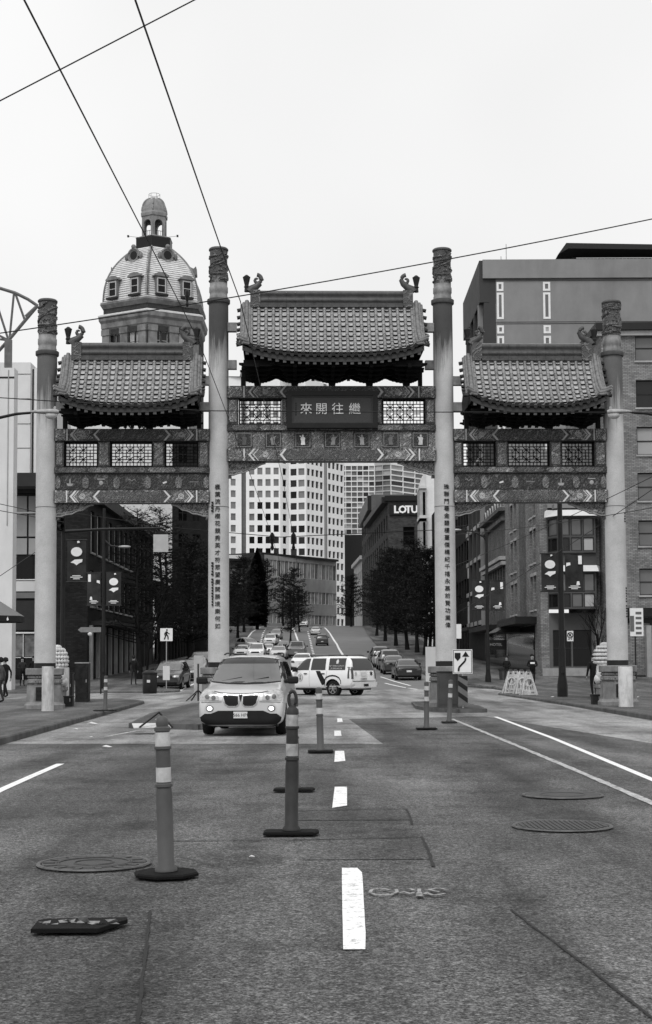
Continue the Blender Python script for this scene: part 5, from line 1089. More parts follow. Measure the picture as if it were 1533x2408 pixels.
p6 = (at(866, 1300, 297).x, 297); hotel_side(c6, (x6, Y6), p6, 6, z6 - .4, HB, 9, 5); band('side_cornice', c6, p6, (x6 - .1, Y6), z6 - 1.2, z6 - .2, 1.0, DARK, .5)
roof_cap(c6, [(x6, Y6), (x6b, Y6), (x6b, 297), p6], z6 - .2, ROOFM)
c7 = bld('tall_dark_block', 9, 305, 'dark block with projecting cornice past the lettered hotel'); q0 = (at(874, 1300, 299).x, 299); q1 = (at(851, 1300, 340).x, 340); z7 = at(860, 1163, 299).z
facade(c7, q0, (q0[0] + 8, 299), 8, z7, [], [], G('dark_render', .10, .8, .2, .6)); hotel_side(c7, q0, q1, 8, z7 - 1, HB, 6, 6); band('cornice', c7, q1, q0, z7 - 3.2, z7 - .2, .8, BLK, .5); roof_cap(c7, [q0, (q0[0] + 8, 299), (q0[0] + 8, 340), q1], z7, ROOFM)
c8 = bld('hilltop_block', 6, 350, 'small pale block with cornice at the top of the hill'); q0 = (at(853, 1300, 345).x, 345); q1 = (at(832, 1300, 380).x, 380); z8 = at(845, 1310, 345).z
hotel_side(c8, q0, q1, 9, z8, LIM, 5, 3); band('cornice', c8, q1, q0, z8 - .5, z8 + .4, .7, LIM, .5); facade(c8, q0, (q0[0] + 10, 345), 9, z8, [], [], DARK); roof_cap(c8, [q0, (q0[0] + 10, 345), (q0[0] + 10, 380), q1], z8, ROOFM)
# ================================================================== trees
BARK = G('bark', .014, .95, .4, 6, .5, 20, spec=.05); TWIG = G('twigs', .012, .95, .3, 3, spec=.03); NEED = G('evergreen_needles', .010, .9, .5, 1.5, spec=.05); DRYL = G('dry_foliage', .022, .9, .5, 2.0, spec=.05)
def tree_meshes(seed, H, Rc, z0, nb, droop=.0, leafy=1.0, fine=10):
    rd = random.Random(seed); tr = MB(); cr = MB(); lean = (rd.uniform(-.02, .02), rd.uniform(-.02, .02))
    axis = lambda z: Vector((lean[0] * z + .08 * math.sin(z * .7 + seed), lean[1] * z + .08 * math.cos(z * .6), z))
    tr.tube([axis(H * i / 10) for i in range(11)], [.22 * (1 - .093 * i) * (1.35 if i == 0 else 1) + .012 for i in range(11)], 8)
    for i in range(nb):
        z = z0 + (H - z0) * (i + rd.random()) / nb * .98; f = (z - z0) / (H - z0); ln = Rc * (1 - f ** 2.2 * .75) * rd.uniform(.6, 1.1) * (1 if f > .08 else .75); a = rd.uniform(0, 2 * PI)
        p = axis(z); d = Vector((math.cos(a), math.sin(a), rd.uniform(.02, .45) - droop)); pts = [p]; k = 5
        for j in range(k):
            p = p + d * (ln / k); pts.append(p.copy()); d = (d + Vector((rd.uniform(-.22, .22), rd.uniform(-.22, .22), rd.uniform(-.10, .12)))).normalized()
        cr.tube(pts, [.045 * (1 - j / (k + .6)) * (1 - .4 * f) + .006 for j in range(k + 1)], 4, False)
        for q in range(fine):
            t = rd.uniform(.15, 1) * k; j = min(int(t), k - 1); b = pts[j].lerp(pts[j + 1], t - j); e = Vector((rd.uniform(-1, 1), rd.uniform(-1, 1), rd.uniform(-.5, .6))).normalized(); l2 = rd.uniform(.3, .95) * (1 - t / k * .4) * min(1, Rc / 2.5)
            m = b + e * l2 * .5 + Vector((0, 0, rd.uniform(-.08, .08))); c = b + e * l2; cr.tube([b, m, c], [.011, .008, .004], 3, False)
            for s in range(int(4 * leafy + rd.random())):
                o = b.lerp(c, rd.uniform(.2, 1.1)) + Vector((rd.uniform(-.12, .12), rd.uniform(-.12, .12), rd.uniform(-.12, .08))); w_ = rd.uniform(.03, .085); x = Vector((rd.uniform(-1, 1), rd.uniform(-1, 1), rd.uniform(-.6, .6))).normalized() * w_ * 1.7; y = x.cross(Vector((rd.uniform(-1, 1), rd.uniform(-1, 1), rd.uniform(-1, 1)))).normalized() * w_ * .8
                cr.add([o - x, o + y, o + x, o - y], [(0, 1, 2, 3)], 1)
    return tr.mesh('trunk', BARK, 60), cr.mesh('crown', [TWIG, DRYL])
TM = [tree_meshes(11, 12.5, 4.3, 2.0, 130, .03, 1.1, 15), tree_meshes(23, 13.5, 4.0, 2.2, 130, .0, 1.0, 15), tree_meshes(37, 11.5, 4.5, 1.9, 120, .03, 1.1, 15)]
TM += [tree_meshes(51, 12.5, 4.2, 2.4, 120, .02, .15, 12), tree_meshes(67, 13, 4.0, 2.6, 120, .0, .2, 12)]
def tree(k, x, y, s, rz, label, group):
    o = empty('street_tree', (x, y, zr(y) + .12), rz, label, 'tree', group); o.scale = (s, s, s); put('trunk', TM[k][0], o); put('crown', TM[k][1], o); return o
GL_ = 'trees along the left sidewalk'; GR_ = 'trees along the right sidewalk'
for i, (k, x, y, s, rz, lb) in enumerate(((3, -12.6, 97, .92, 0, 'dark fine-branched tree nearest the left brick corner'), (4, -12.2, 108, .95, 1.2, 'dark tree rising behind the hanging white sign panel'), (3, -13.2, 119, .98, 2.2, 'dark tree in the thick of the left row'), (0, -12.4, 131, .92, 3.1, 'dark tree above the parked cars on the left'), (1, -13.6, 145, .9, 4.0, 'dark tree just left of the inner left pillar'), (2, -12.6, 160, 1.0, 5.0, 'dark tree hidden partly by the inner left pillar'))):
    tree(k, x, y, s, rz, lb, GL_)
for i, (k, x, y, s, rz, lb) in enumerate(((0, 10.8, 150, .90, .4, 'dark tree beside the inner right pillar'), (2, 11.0, 160, 1.02, 1.5, 'broad dark tree below the white bay building'), (1, 10.7, 171, 1.0, 2.5, 'dark tree under the hotel sign'), (2, 10.2, 184, 1.10, 3.5, 'dark tree left of the hotel sign'), (0, 9.6, 202, 1.10, 4.3, 'dark tree at mid length of the right row'), (1, 9.0, 222, 1.05, 5.2, 'dark tree further up the right sidewalk'), (2, 8.6, 244, 1.0, .9, 'last dark tree up the hill on the right'))):
    tree(k, x, y, s, rz, lb, GR_)
for i, (k, x, y, s, rz, lb) in enumerate(((2, -17.0, 226, 1.15, .3, 'dark tree right of the inner left pillar, by the hill road'), (0, -19.0, 246, 1.2, 2.0, 'dark tree behind the roadside tree left of the hill'), (1, -12.0, 288, 1.0, 1.1, 'tree in front of the institute, left of centre'), (0, -6.6, 292, .95, 3.0, 'dark tree in front of the institute windows'), (2, 5.0, 290, .9, 2.6, 'tree at the top of the hill, right'))):
    tree(k, x, y, s, rz, lb, 'trees on the hill')
for k_, x_, y_, s_, lb_ in ((2, -14.6, 238, .95, 'dark tree close right of the inner left pillar'), (0, -15.0, 262, 1.1, 'dark tree left of the conifer'), (1, -9.0, 300, .8, 'small dark tree between conifer and institute doors')): tree(k_, x_, y_, s_, y_, lb_, 'trees on the hill')
tree(0, at(684, 1500, 226).x, 226, .62, .5, 'small tree on the median of the hill road', 'trees on the hill'); tree(2, at(700, 1500, 250).x, 262, .7, 4.0, 'dark tree at the upper end of the median', 'trees on the hill')
# bare young tree in front of the bay windows
def bare_tree(seed, H, loc, label):
    rd = random.Random(seed); tr = MB(); cr = MB()
    def grow(p, d, ln, r, dep):
        pts = [p]; q = p
        for j in range(4): d = (d + Vector((rd.uniform(-.2, .2), rd.uniform(-.2, .2), rd.uniform(-.02, .14)))).normalized(); q = q + d * ln / 4; pts.append(q)
        (tr if dep == 0 else cr).tube(pts, [r * (1 - .14 * j) for j in range(5)], 6 if dep < 2 else 4, False)
        if dep < 4:
            for c in range(3 if dep else 5):
                t = rd.uniform(.35, 1); b = pts[min(4, int(t * 4))]; e = (d + Vector((rd.uniform(-1, 1), rd.uniform(-1, 1), rd.uniform(-.35, .5))) * .9).normalized(); grow(b, e, ln * rd.uniform(.5, .75), r * .5, dep + 1)
    grow(Vector((0, 0, 0)), Vector((.05, 0, 1)), H * .5, .10, 0)
    o = empty('bare_tree', loc, 0, label, 'tree'); tr.build('trunk', BARK, o, 60); cr.build('crown', TWIG, o)
bare_tree(4, 6.0, (at(1408, 1, 78).x, 78, .15), 'small bare tree on the right sidewalk before the bay windows')
bare_tree(9, 5.5, (at(1010, 1, 170).x, 146, 2), 'bare thin tree against the white wall beside the inner right pillar')
bare_tree(15, 9.5, (-11.6, 92, .2), 'bare tree with spreading twigs under the left bay')
# dark conifer before the institute
rd = random.Random(5); cf = MB(); trk = MB(); H = 15.5; trk.tube([(0, 0, 0), (0, 0, H)], [.35, .03], 8)
for i in range(2600):
    z = rd.uniform(.06, 1) ** .9 * H; f = z / H; r = 2.35 * (1 - f ** 3.2) * (.75 + .25 * min(1, f * 4)) + .15; r *= rd.uniform(.7, 1.12); a = rd.uniform(0, 2 * PI); b = Vector((0, 0, z + .25)); c = Vector((r * math.cos(a), r * math.sin(a), z - .25 * r)); s = Vector((-math.sin(a), math.cos(a), 0)) * .22
    m_ = b.lerp(c, .6); cf.add([b.lerp(c, .15), m_ + s, c, m_ - s, m_ + Vector((0, 0, -.25))], [(0, 1, 4), (1, 2, 4), (2, 3, 4), (3, 0, 4)])
p = at(605, 1500, 276); o = empty('conifer', (p.x, 276, zr(276)), 0, 'tall dark columnar conifer in front of the institute', 'tree'); trk.build('trunk', BARK, o); cf.build('crown', NEED, o)
sh = MB(); rd = random.Random(8)
for i in range(900):
    v = Vector((rd.gauss(0, 1), rd.gauss(0, .8), abs(rd.gauss(0, .8)))); v = v.normalized() * rd.uniform(.6, 1.05); a = Vector((v.x * 1.6, v.y * 1.6, v.z * 1.3)); s = Vector((rd.uniform(-1, 1), rd.uniform(-1, 1), rd.uniform(-1, 1))).normalized() * .13; t = s.cross(v).normalized() * .1; sh.add([a - s, a + t, a + s, a - t], [(0, 1, 2, 3)])
p = gpt(668, 1542); o = empty('shrub', (p.x, p.y, p.z), 0, 'dark rounded shrub on the median below the small tree', 'shrub'); sh.build('foliage', NEED, o); MB().tube([(0, 0, -.1), (.1, 0, .9)], [.08, .04], 6).build('stem', BARK, o)
# ================================================================== vehicles
GLASS = G('car_glass', .015, .04, 0, spec=.7); WSH = glassy('windscreen_glass', .09, .05, 1.0, .3, .9); TYRE = G('tyre_rubber', .012, .85, .2, 8); RIM = G('alloy_rim', .42, .35, .1, 8, metal=.6); CHR = G('chrome_trim', .6, .2, 0, metal=.9)
BLKP = G('black_plastic', .012, .6, .2, 6); LAMP = G('lamp_lens', .40, .12, .6, 9, spec=.7); LAMPD = G('lamp_dark', .10, .2, .4, 14, spec=.5); REDL = G('tail_lens', .05, .15, .3, 9, spec=.5); FOG = emit('fog_lamp_lit', 1.2); PLATE = G('plate_white', .6, .5, .1, 20)
def paint(name, val, metal=.0, rough=.28, coat=.5): return G(name, val, rough, 0, 1.2, spec=.5, coat=coat, metal=metal)
SILV = paint('silver_paint', .60, .3, .3); WHT = paint('white_truck_paint', .80); P_BLK = paint('black_car_paint', .015); P_DK = paint('dark_car_paint', .04); P_GR = paint('grey_car_paint', .16); P_LT = paint('light_car_paint', .5)
def loft_body(st, mat, arches, rw, halfw, name='body', lev=2):
    """st: (x, z_bottom, z_belt, z_top, half width bottom, half width belt, half width top)"""
    b = MB(); n = None
    for x, zb, zs, zt, wb, ws, wt in st:
        half = [(wb * .55, zb), (wb, zb + .03), (ws, zb + .3 * (zs - zb)), (ws, zs - .14), (ws - .025, zs), (wt + (ws - wt) * .18, zs + (zt - zs) * .80), (wt - .06, zt - .01), (wt * .5, zt + .01)]
        ring = half + [(-y, z) for y, z in reversed(half)]; n = len(ring)
        for y, z in ring: b.v.append((x, y, z))
    for i in range(len(st) - 1):
        for j in range(n): b.f.append((i*n + j, i*n + (j+1) % n, (i+1)*n + (j+1) % n, (i+1)*n + j)); b.m.append(0)
    for i0, rev in ((0, False), ((len(st) - 1) * n, True)):
        h = n // 2
        for j in range(h - 1): q = (i0 + j, i0 + j + 1, i0 + n - 2 - j, i0 + n - 1 - j); b.f.append(q if not rev else tuple(reversed(q))); b.m.append(0)
    o = b.build(name, mat); md = o.modifiers.new('s', 'SUBSURF'); md.levels = lev; md.render_levels = lev
    cutters = []
    for x, r in arches:
        c = MB(); c.tube([(x, -halfw - .3, rw), (x, halfw + .3, rw)], r, 28); co = c.build('cut', mat); bo = o.modifiers.new('b', 'BOOLEAN'); bo.operation = 'DIFFERENCE'; bo.object = co; bo.solver = 'EXACT'; cutters.append(co)
    me = eval_mesh(o); me.polygons.foreach_set('use_smooth', [True] * len(me.polygons)); me.set_sharp_from_angle(angle=math.radians(38))
    bpy.data.objects.remove(o)
    for c in cutters: bpy.data.objects.remove(c)
    return me
def bvh_of(me): return BVHTree.FromPolygons([v.co for v in me.vertices], [tuple(p.vertices) for p in me.polygons])
def drape(bv, poly, axis, mat, name, off=.008, step=.08, flip=1):
    """lay an outlined patch (window, lamp, stripe) on the body, projected along an axis"""
    vs = [Vector(p) for p in poly]; n0 = len(vs); bnd = []
    for i in range(n0):
        a, b = vs[i], vs[(i + 1) % n0]; k = max(1, int((b - a).length / step))
        for j in range(k): bnd.append(a.lerp(b, j / k))
    n = len(bnd); x0, x1 = min(v.x for v in bnd), max(v.x for v in bnd); y0, y1 = min(v.y for v in bnd), max(v.y for v in bnd); inner = []
    def inside(p):
        c = False
        for i in range(n0):
            a, b = vs[i], vs[i - 1]
            if (a.y > p.y) != (b.y > p.y) and p.x < (b.x - a.x) * (p.y - a.y) / (b.y - a.y) + a.x: c = not c
        return c
    x = x0 + step / 2
    while x < x1:
        y = y0 + step / 2
        while y < y1:
            p = Vector((x, y))
            if inside(p): inner.append(p)
            y += step
        x += step
    r = delaunay_2d_cdt(bnd + inner, [(i, (i + 1) % n) for i in range(n)], [list(range(n))], 1, 1e-5); out = MB(); last = None
    for p in r[0]:
        if axis == 'front': o, d = Vector((6, p.x, p.y)), Vector((-1, 0, 0))
        elif axis == 'rear': o, d = Vector((-6, p.x, p.y)), Vector((1, 0, 0))
        elif axis == 'left': o, d = Vector((p.x, 4, p.y)), Vector((0, -1, 0))
        else: o, d = Vector((p.x, -4, p.y)), Vector((0, 1, 0))
        h, nn, _, _ = bv.ray_cast(o, d)
        if h is None: h = last or Vector((p.x, 0, p.y)); nn = -d
        if nn.dot(d) > 0: nn = -nn
        last = h.copy(); out.v.append(tuple(h - d * off * .5 + nn * off))
    for f in r[2]: out.f.append(tuple(f)); out.m.append(0)
    return out.mesh(name, mat, 60)
def mirror(poly): return [(-a, b) for a, b in poly]
def wheel_meshes(r, w_, spokes=5):
    t = MB(); prof = [(r * .62, -w_/2), (r * .93, -w_/2), (r, -w_ * .36), (r, w_ * .36), (r * .93, w_/2), (r * .62, w_/2)]
    n = 28; base = 0
    for rr, y in prof:
        for j in range(n): a = 2*PI*j/n; t.v.append((rr * math.cos(a), y, rr * math.sin(a)))
    for i in range(len(prof) - 1):
        for j in range(n): t.f.append((i*n + j, i*n + (j+1) % n, (i+1)*n + (j+1) % n, (i+1)*n + j)); t.m.append(0)
    q = MB(); q.tube([(0, -w_ * .25, 0), (0, w_ * .25, 0)], r * .2, 12); q.tube([(r*.6*math.cos(i*PI/12), w_*.40, r*.6*math.sin(i*PI/12)) for i in range(25)], r * .05, 5, False); q.tube([(r*.6*math.cos(i*PI/12), -w_*.40, r*.6*math.sin(i*PI/12)) for i in range(25)], r * .05, 5, False)
    for k in range(spokes):
        a = 2 * PI * k / spokes
        for s in (-1, 1): q.bar((0, s * w_ * .33, 0), (r * .6 * math.cos(a), s * w_ * .38, r * .6 * math.sin(a)), r * .16, .03)
    hub = MB(); hub.tube([(0, -w_ * .1, 0), (0, w_ * .1, 0)], r * .62, 24)
    return t.mesh('wheel', TYRE, 50), q.mesh('rim', RIM, 40), hub.mesh('brake_disc', BLKP)
def wheels(root, xs, y, r, w_, ms):
    for x in xs:
        for s in (-1, 1):
            o = put('wheel', ms[0], root, (x, s * y, r)); put('rim', ms[1], o); put('brake_disc', ms[2], o)
# ---- silver minivan facing the camera
st = [(2.61, .30, .66, .80, .76, .82, .68), (2.58, .24, .80, .95, .85, .92, .80), (2.44, .20, .90, 1.03, .88, .96, .84), (2.05, .19, .96, 1.09, .88, .95, .82), (1.65, .19, 1.0, 1.13, .87, .94, .80), (1.42, .19, 1.04, 1.20, .87, .94, .79), (1.1, .19, 1.06, 1.42, .87, .94, .74), (.62, .19, 1.07, 1.72, .87, .94, .69), (.3, .19, 1.07, 1.79, .87, .94, .69), (-1.0, .19, 1.08, 1.82, .87, .94, .70), (-2.0, .20, 1.08, 1.80, .87, .93, .68), (-2.42, .24, 1.06, 1.66, .86, .91, .66), (-2.56, .30, .95, 1.2, .80, .86, .66)]
body = loft_body(st, SILV, [(1.62, .385), (-1.42, .385)], .335, .95); bv = bvh_of(body)
c = gp(577, 1727); van = empty('minivan', (c.x + .06, c.y + 1.75, 0), math.radians(-92.6), 'silver minivan driving towards the camera with its fog lamps lit', 'van')
put('body', body, van)
wm_ = wheel_meshes(.335, .225); wheels(van, (1.62, -1.42), .83, .335, .225, wm_)
MB().box(-2.3, 2.35, -.8, .8, .2, .5).build('underbody', BLKP, van)
def fr(poly, mat, name, off=.008, step=.06, parent=van): return put(name, drape(bv, poly, 'front', mat, name, off, step), parent)
fr([(-.86, 1.185), (-.4, 1.14), (0, 1.13), (.4, 1.14), (.86, 1.185), (.71, 1.70), (.3, 1.75), (-.3, 1.75), (-.71, 1.70)], BLKP, 'windscreen_surround', .006)
ws = fr([(-.80, 1.20), (-.4, 1.165), (0, 1.155), (.4, 1.165), (.80, 1.20), (.665, 1.68), (.3, 1.725), (-.3, 1.725), (-.665, 1.68)], WSH, 'windscreen', .010)
put('tint_band', drape(bv, [(-.69, 1.60), (.69, 1.60), (.66, 1.685), (.3, 1.73), (-.3, 1.73), (-.66, 1.685)], 'front', G('tint_band_glass', .03, .1, .3, 2), 'tint_band', .013, .06), ws); MB().box(.74, .79, -.12, .12, 1.555, 1.62).build('rear_view_mirror', BLKP, ws)
m = MB()
for s in (0, .62): m.tube([(1.50 - .04, -.55 + s, 1.205), (1.33, -.10 + s, 1.29)], .012, 4)
m.build('wipers', BLKP, ws)
for s in (1, -1):
    hl = fr([(s * a, b) for a, b in ((.48, .80), (.90, .78), (.93, .88), (.89, 1.0), (.78, 1.04), (.62, .99), (.50, .92))], LAMP, 'headlight', .012, .04)
    for yy, zz in ((.60, .85), (.74, .87)): hl2 = put('reflector', drape(bv, [(s * yy + .05 * math.cos(i * PI/5), zz + .05 * math.sin(i * PI/5)) for i in range(10)], 'front', LAMPD, 'reflector', .020, .03), hl)
    fr([(s * a, b) for a, b in ((.03, .90), (.38, .93), (.42, .90), (.36, .70), (.28, .645), (.09, .645), (.03, .70))], CHR, 'grille_surround', .010, .05)
    fr([(s * a, b) for a, b in ((.055, .88), (.37, .905), (.39, .885), (.335, .72), (.265, .67), (.10, .67), (.055, .71))], BLKP, 'grille', .022, .05)
    fg = fr([(s * (.685 + .085 * math.cos(i * PI/6)), .615 + .068 * math.sin(i * PI/6)) for i in range(12)], BLKP, 'fog_recess', .012, .03); put('fog_lamp', drape(bv, [(s * (.685 + .062 * math.cos(i * PI/6)), .615 + .05 * math.sin(i * PI/6)) for i in range(12)], 'front', FOG, 'fog_lamp', .02, .03), fg)
    mm = MB(); mm.box(-.05, .09, -.13, .13, -.085, .085); o = put('mirror', mm.mesh('mirror', BLKP), van, (1.08, s * 1.06, 1.22)); bm_ = o.modifiers.new('b', 'BEVEL'); bm_.width = .05; bm_.segments = 3; MB().box(-.03, .03, -.12, .02, -.03, .03).build('arm', BLKP, o, loc=(0, -s * .12, -.04))
    sd_ = 'left' if s > 0 else 'right'
    for poly in ([(.95, 1.14), (-.02, 1.14), (-.02, 1.64), (.45, 1.64)], [(-.10, 1.14), (-1.15, 1.14), (-1.15, 1.65), (-.10, 1.65)], [(-1.23, 1.14), (-2.1, 1.16), (-2.05, 1.62), (-1.23, 1.65)]): put('side_window', drape(bv, poly, sd_, GLASS, 'side_window', .008, .1), van)
    for x in (-.06, -1.19): put('door_seam', drape(bv, [(x, .4), (x + .012, .4), (x + .012, 1.12), (x, 1.12)], sd_, BLKP, 'door_seam', .004, .15), van)
    for x in (.1, -1.0): put('door_handle', drape(bv, [(x, .98), (x + .16, .98), (x + .16, 1.01), (x, 1.01)], sd_, BLKP, 'door_handle', .02, .1), van)
fr([(-.86, .26), (.86, .26), (.90, .42), (.80, .50), (.66, .50), (.50, .565), (-.50, .565), (-.66, .50), (-.80, .50), (-.90, .42)], BLKP, 'lower_bumper', .012, .06)
def seam(pts, t, nm):
    fr([(a, b) for a, b in pts] + [(a, b - t) for a, b in reversed(pts)], DARK, nm, .006, .05)
seam([(-.60, 1.0), (-.45, .965), (-.2, .95), (0, .946), (.2, .95), (.45, .965), (.60, 1.0)], .012, 'bonnet_seam')
for s in (1, -1): seam([(s * .42, .765), (s * .6, .762), (s * .8, .755), (s * .93, .745)], .010, 'bumper_seam')
emb = MB(); emb.prism([(-.045, .93), (0, .915), (.045, .93), (.012, .80), (0, .76), (-.012, .80)], lambda a, b, d_: (d_, a, b), 2.60, 2.63); emb.build('emblem', DARK, van)
pt = fr([(-.155, .40), (.155, .40), (.155, .545), (-.155, .545)], PLATE, 'licence_plate', .03, .1); tm = text_mesh('566 HPI', .10, DARK, .003); put('plate_letters', tm, pt, (2.655, .0, .465), (PI/2, 0, PI/2))
MB().tube([(.1, -.5, 1.82), (.05, -.5, 2.0)], .006, 4).build('aerial', BLKP, van)
for s in (1, -1): MB().tube([(.3, s * .62, 1.82), (-.2, s * .62, 1.855), (-1.7, s * .62, 1.86), (-2.0, s * .62, 1.82)], .018, 5).build('roof_rail', BLKP, van)
# ---- white official truck turning across, seen from its left rear
st = [(2.56, .38, .80, .92, .78, .84, .70), (2.50, .34, .95, 1.12, .90, .97, .84), (2.2, .32, 1.08, 1.20, .92, 1.0, .86), (1.6, .30, 1.14, 1.24, .92, 1.0, .86), (1.15, .30, 1.17, 1.28, .92, 1.0, .85), (.95, .30, 1.18, 1.46, .92, 1.0, .80), (.48, .30, 1.19, 1.86, .92, 1.0, .75), (.2, .30, 1.19, 1.92, .92, 1.0, .76), (-1.0, .30, 1.19, 1.95, .92, 1.0, .77), (-2.0, .32, 1.19, 1.94, .92, 1.0, .77), (-2.40, .36, 1.19, 1.90, .92, .99, .76), (-2.50, .40, 1.16, 1.5, .91, .97, .82), (-2.56, .42, .95, 1.05, .88, .93, .86)]
body = loft_body(st, WHT, [(1.50, .47), (-1.45, .47)], .39, 1.0); bv = bvh_of(body)
hd = math.radians(141); rl_ = gp(784, 1639); 
suv = empty('official_truck', (0, 0, 0), hd, 'white official sport utility truck turning left behind the minivan', 'truck')
off = Matrix.Rotation(hd, 3, 'Z') @ Vector((-1.45, .93, 0)); suv.location = (rl_.x - off.x, rl_.y - off.y + .1, 0)
put('body', body, suv); wm2 = wheel_meshes(.39, .265, 6); wheels(suv, (1.50, -1.45), .86, .39, .265, wm2); MB().box(-2.35, 2.3, -.85, .85, .32, .65).build('underbody', BLKP, suv)
def sdp(poly, mat, name, off_=.008, step=.09, ax='left', parent=suv): return put(name, drape(bv, poly, ax, mat, name, off_, step), parent)
for ax in ('left', 'right'):
    sdp([(.98, 1.28), (.05, 1.28), (.05, 1.83), (.42, 1.83)], GLASS, 'side_window', ax=ax); sdp([(-.07, 1.28), (-.98, 1.28), (-.92, 1.84), (-.07, 1.84)], GLASS, 'side_window', ax=ax); q = sdp([(-1.18, 1.28), (-2.18, 1.28), (-2.14, 1.84), (-1.14, 1.84)], GLASS, 'side_window', ax=ax)
    sdp([(-.62, .62), (-.86, .62), (-1.02, .86), (-.80, 1.22), (-.50, 1.22)] if False else [(-.40, 1.24), (-.66, 1.24), (-1.02, .78), (-.98, .60), (-.80, .56)], BLKP, 'stripe', ax=ax)
    for x in (-.01, -1.08): sdp([(x, .50), (x + .012, .50), (x + .012, 1.26), (x, 1.26)], G('seam_grey', .2, .7, 0), 'door_seam', .004, ax=ax)
    for x in (.12, -.98): sdp([(x, 1.08), (x + .2, 1.08), (x + .2, 1.13), (x, 1.13)], BLKP, 'door_handle', .025, ax=ax)
    sdp([(1.0, .36), (-.95, .36), (-.95, .42), (1.0, .42)], BLKP, 'sill_strip', .02, ax=ax)
    sdp([(-1.0, .40), (-.93, .62), (-.93, .78), (-1.05, .95), (-1.25, 1.03), (-1.45, 1.05), (-1.65, 1.03), (-1.85, .95), (-1.97, .78), (-1.97, .62), (-1.93, .62), (-1.93, .76), (-1.82, .90), (-1.63, .97), (-1.45, .985), (-1.27, .97), (-1.08, .90), (-.98, .76), (-.97, .62), (-1.04, .40)], BLKP, 'arch_lip', .01, .08, ax=ax)
em = sdp([(.55 + .17 * math.cos(i * PI/8), .92 + .2 * math.sin(i * PI/8)) for i in range(16)], G('emblem_grey', .45, .6, .3, 20), 'door_emblem', .008, .06); put('emblem_ring', drape(bv, [(.55 + .12 * math.cos(i * PI/8), .92 + .15 * math.sin(i * PI/8)) for i in range(16)], 'left', PLATE, 'emblem_ring', .012, .06), em); put('emblem_device', drape(bv, [(.50, .82), (.60, .82), (.57, .92), (.58, 1.02), (.55, 1.05), (.52, 1.02), (.53, .92)], 'left', DARK, 'emblem_device', .016, .06), em)
for txt, x, z, sz in (('BC AMBULANCE', -1.66, 1.46, .125), ('SUPERVISOR', -1.66, 1.34, .125)): put('lettering', text_mesh(txt, sz, WHITE, .002), suv, (x, .985 - (z - 1.2) * .27, z), (PI/2 + .28, 0, PI))
put('crest', drape(bv, [(-1.60, 1.58), (-1.72, 1.58), (-1.74, 1.70), (-1.69, 1.78), (-1.63, 1.78), (-1.58, 1.70)], 'left', PLATE, 'crest', .014, .05), suv)
def rr(poly, mat, name, off_=.01, step=.08): return put(name, drape(bv, poly, 'rear', mat, name, off_, step), suv)
rr([(-.80, 1.26), (.80, 1.26), (.70, 1.83), (-.70, 1.83)], GLASS, 'rear_window')
for s in (1, -1):
    t_ = rr([(s * a, b) for a, b in ((.84, .86), (.945, .86), (.90, 1.42), (.82, 1.42))], REDL, 'tail_light', .03); sdp([(-2.46, .88), (-2.36, .88), (-2.36, 1.36), (-2.43, 1.36)], REDL, 'tail_light_side', .012, ax='left' if s > 0 else 'right')
rr([(-.95, .46), (.95, .46), (.95, .70), (-.95, .70)], G('bumper_white', .62, .4, .1, 3), 'rear_bumper', .09); rr([(-.18, .50), (.18, .50), (.18, .62), (-.18, .62)], BLKP, 'hitch', .11); rr([(-.86, .73), (.86, .73), (.86, .76), (-.86, .76)], BLKP, 'tailgate_seam', .015)
rr([(-.20, .98), (.20, .98), (.20, 1.14), (-.20, 1.14)], PLATE, 'licence_plate', .02); rr([(-.24, .80), (.24, .80), (.24, .90), (-.24, .90)], PLATE, 'rear_badge', .02); rr([(-.30, 1.15), (.30, 1.15), (.30, 1.18), (-.30, 1.18)], CHR, 'plate_garnish', .03)
put('badge_letters', text_mesh('SUPERVISOR', .075, DARK, .002), suv, (-2.60, 0, .85), (PI/2, 0, -PI/2))
sl = MB()
for k in range(3): a = k * PI/3; sl.tbox(Matrix.Translation((-2.56, -.60, 1.10)) @ Matrix.Rotation(a, 4, 'X'), .012, .05, .22)
sl.build('star_emblem', DARK, suv); rr([(.60 + .075 * math.cos(i * PI/6), 1.10 + .09 * math.sin(i * PI/6)) for i in range(12)], G('rear_emblem_grey', .4, .6, .3, 30), 'rear_emblem', .012, .05)
for s in (1, -1):
    MB().tube([(.3, s * .66, 1.93), (.15, s * .66, 1.985), (-1.9, s * .66, 1.99), (-2.1, s * .66, 1.94)], .02, 5).build('roof_rail', BLKP, suv); o = MB().box(-.06, .08, -.12, .12, -.1, .1).build('mirror', BLKP, suv, loc=(.78, s * 1.12, 1.30))
MB().box(.0, .25, -.5, .5, 1.95, 2.03).build('light_bar', G('light_bar_lens', .3, .2, .2, 5), suv)
put('windscreen', drape(bv, [(-.75, 1.32), (.75, 1.32), (.66, 1.82), (-.66, 1.82)], 'front', WSH, 'windscreen', .01, .1), suv)
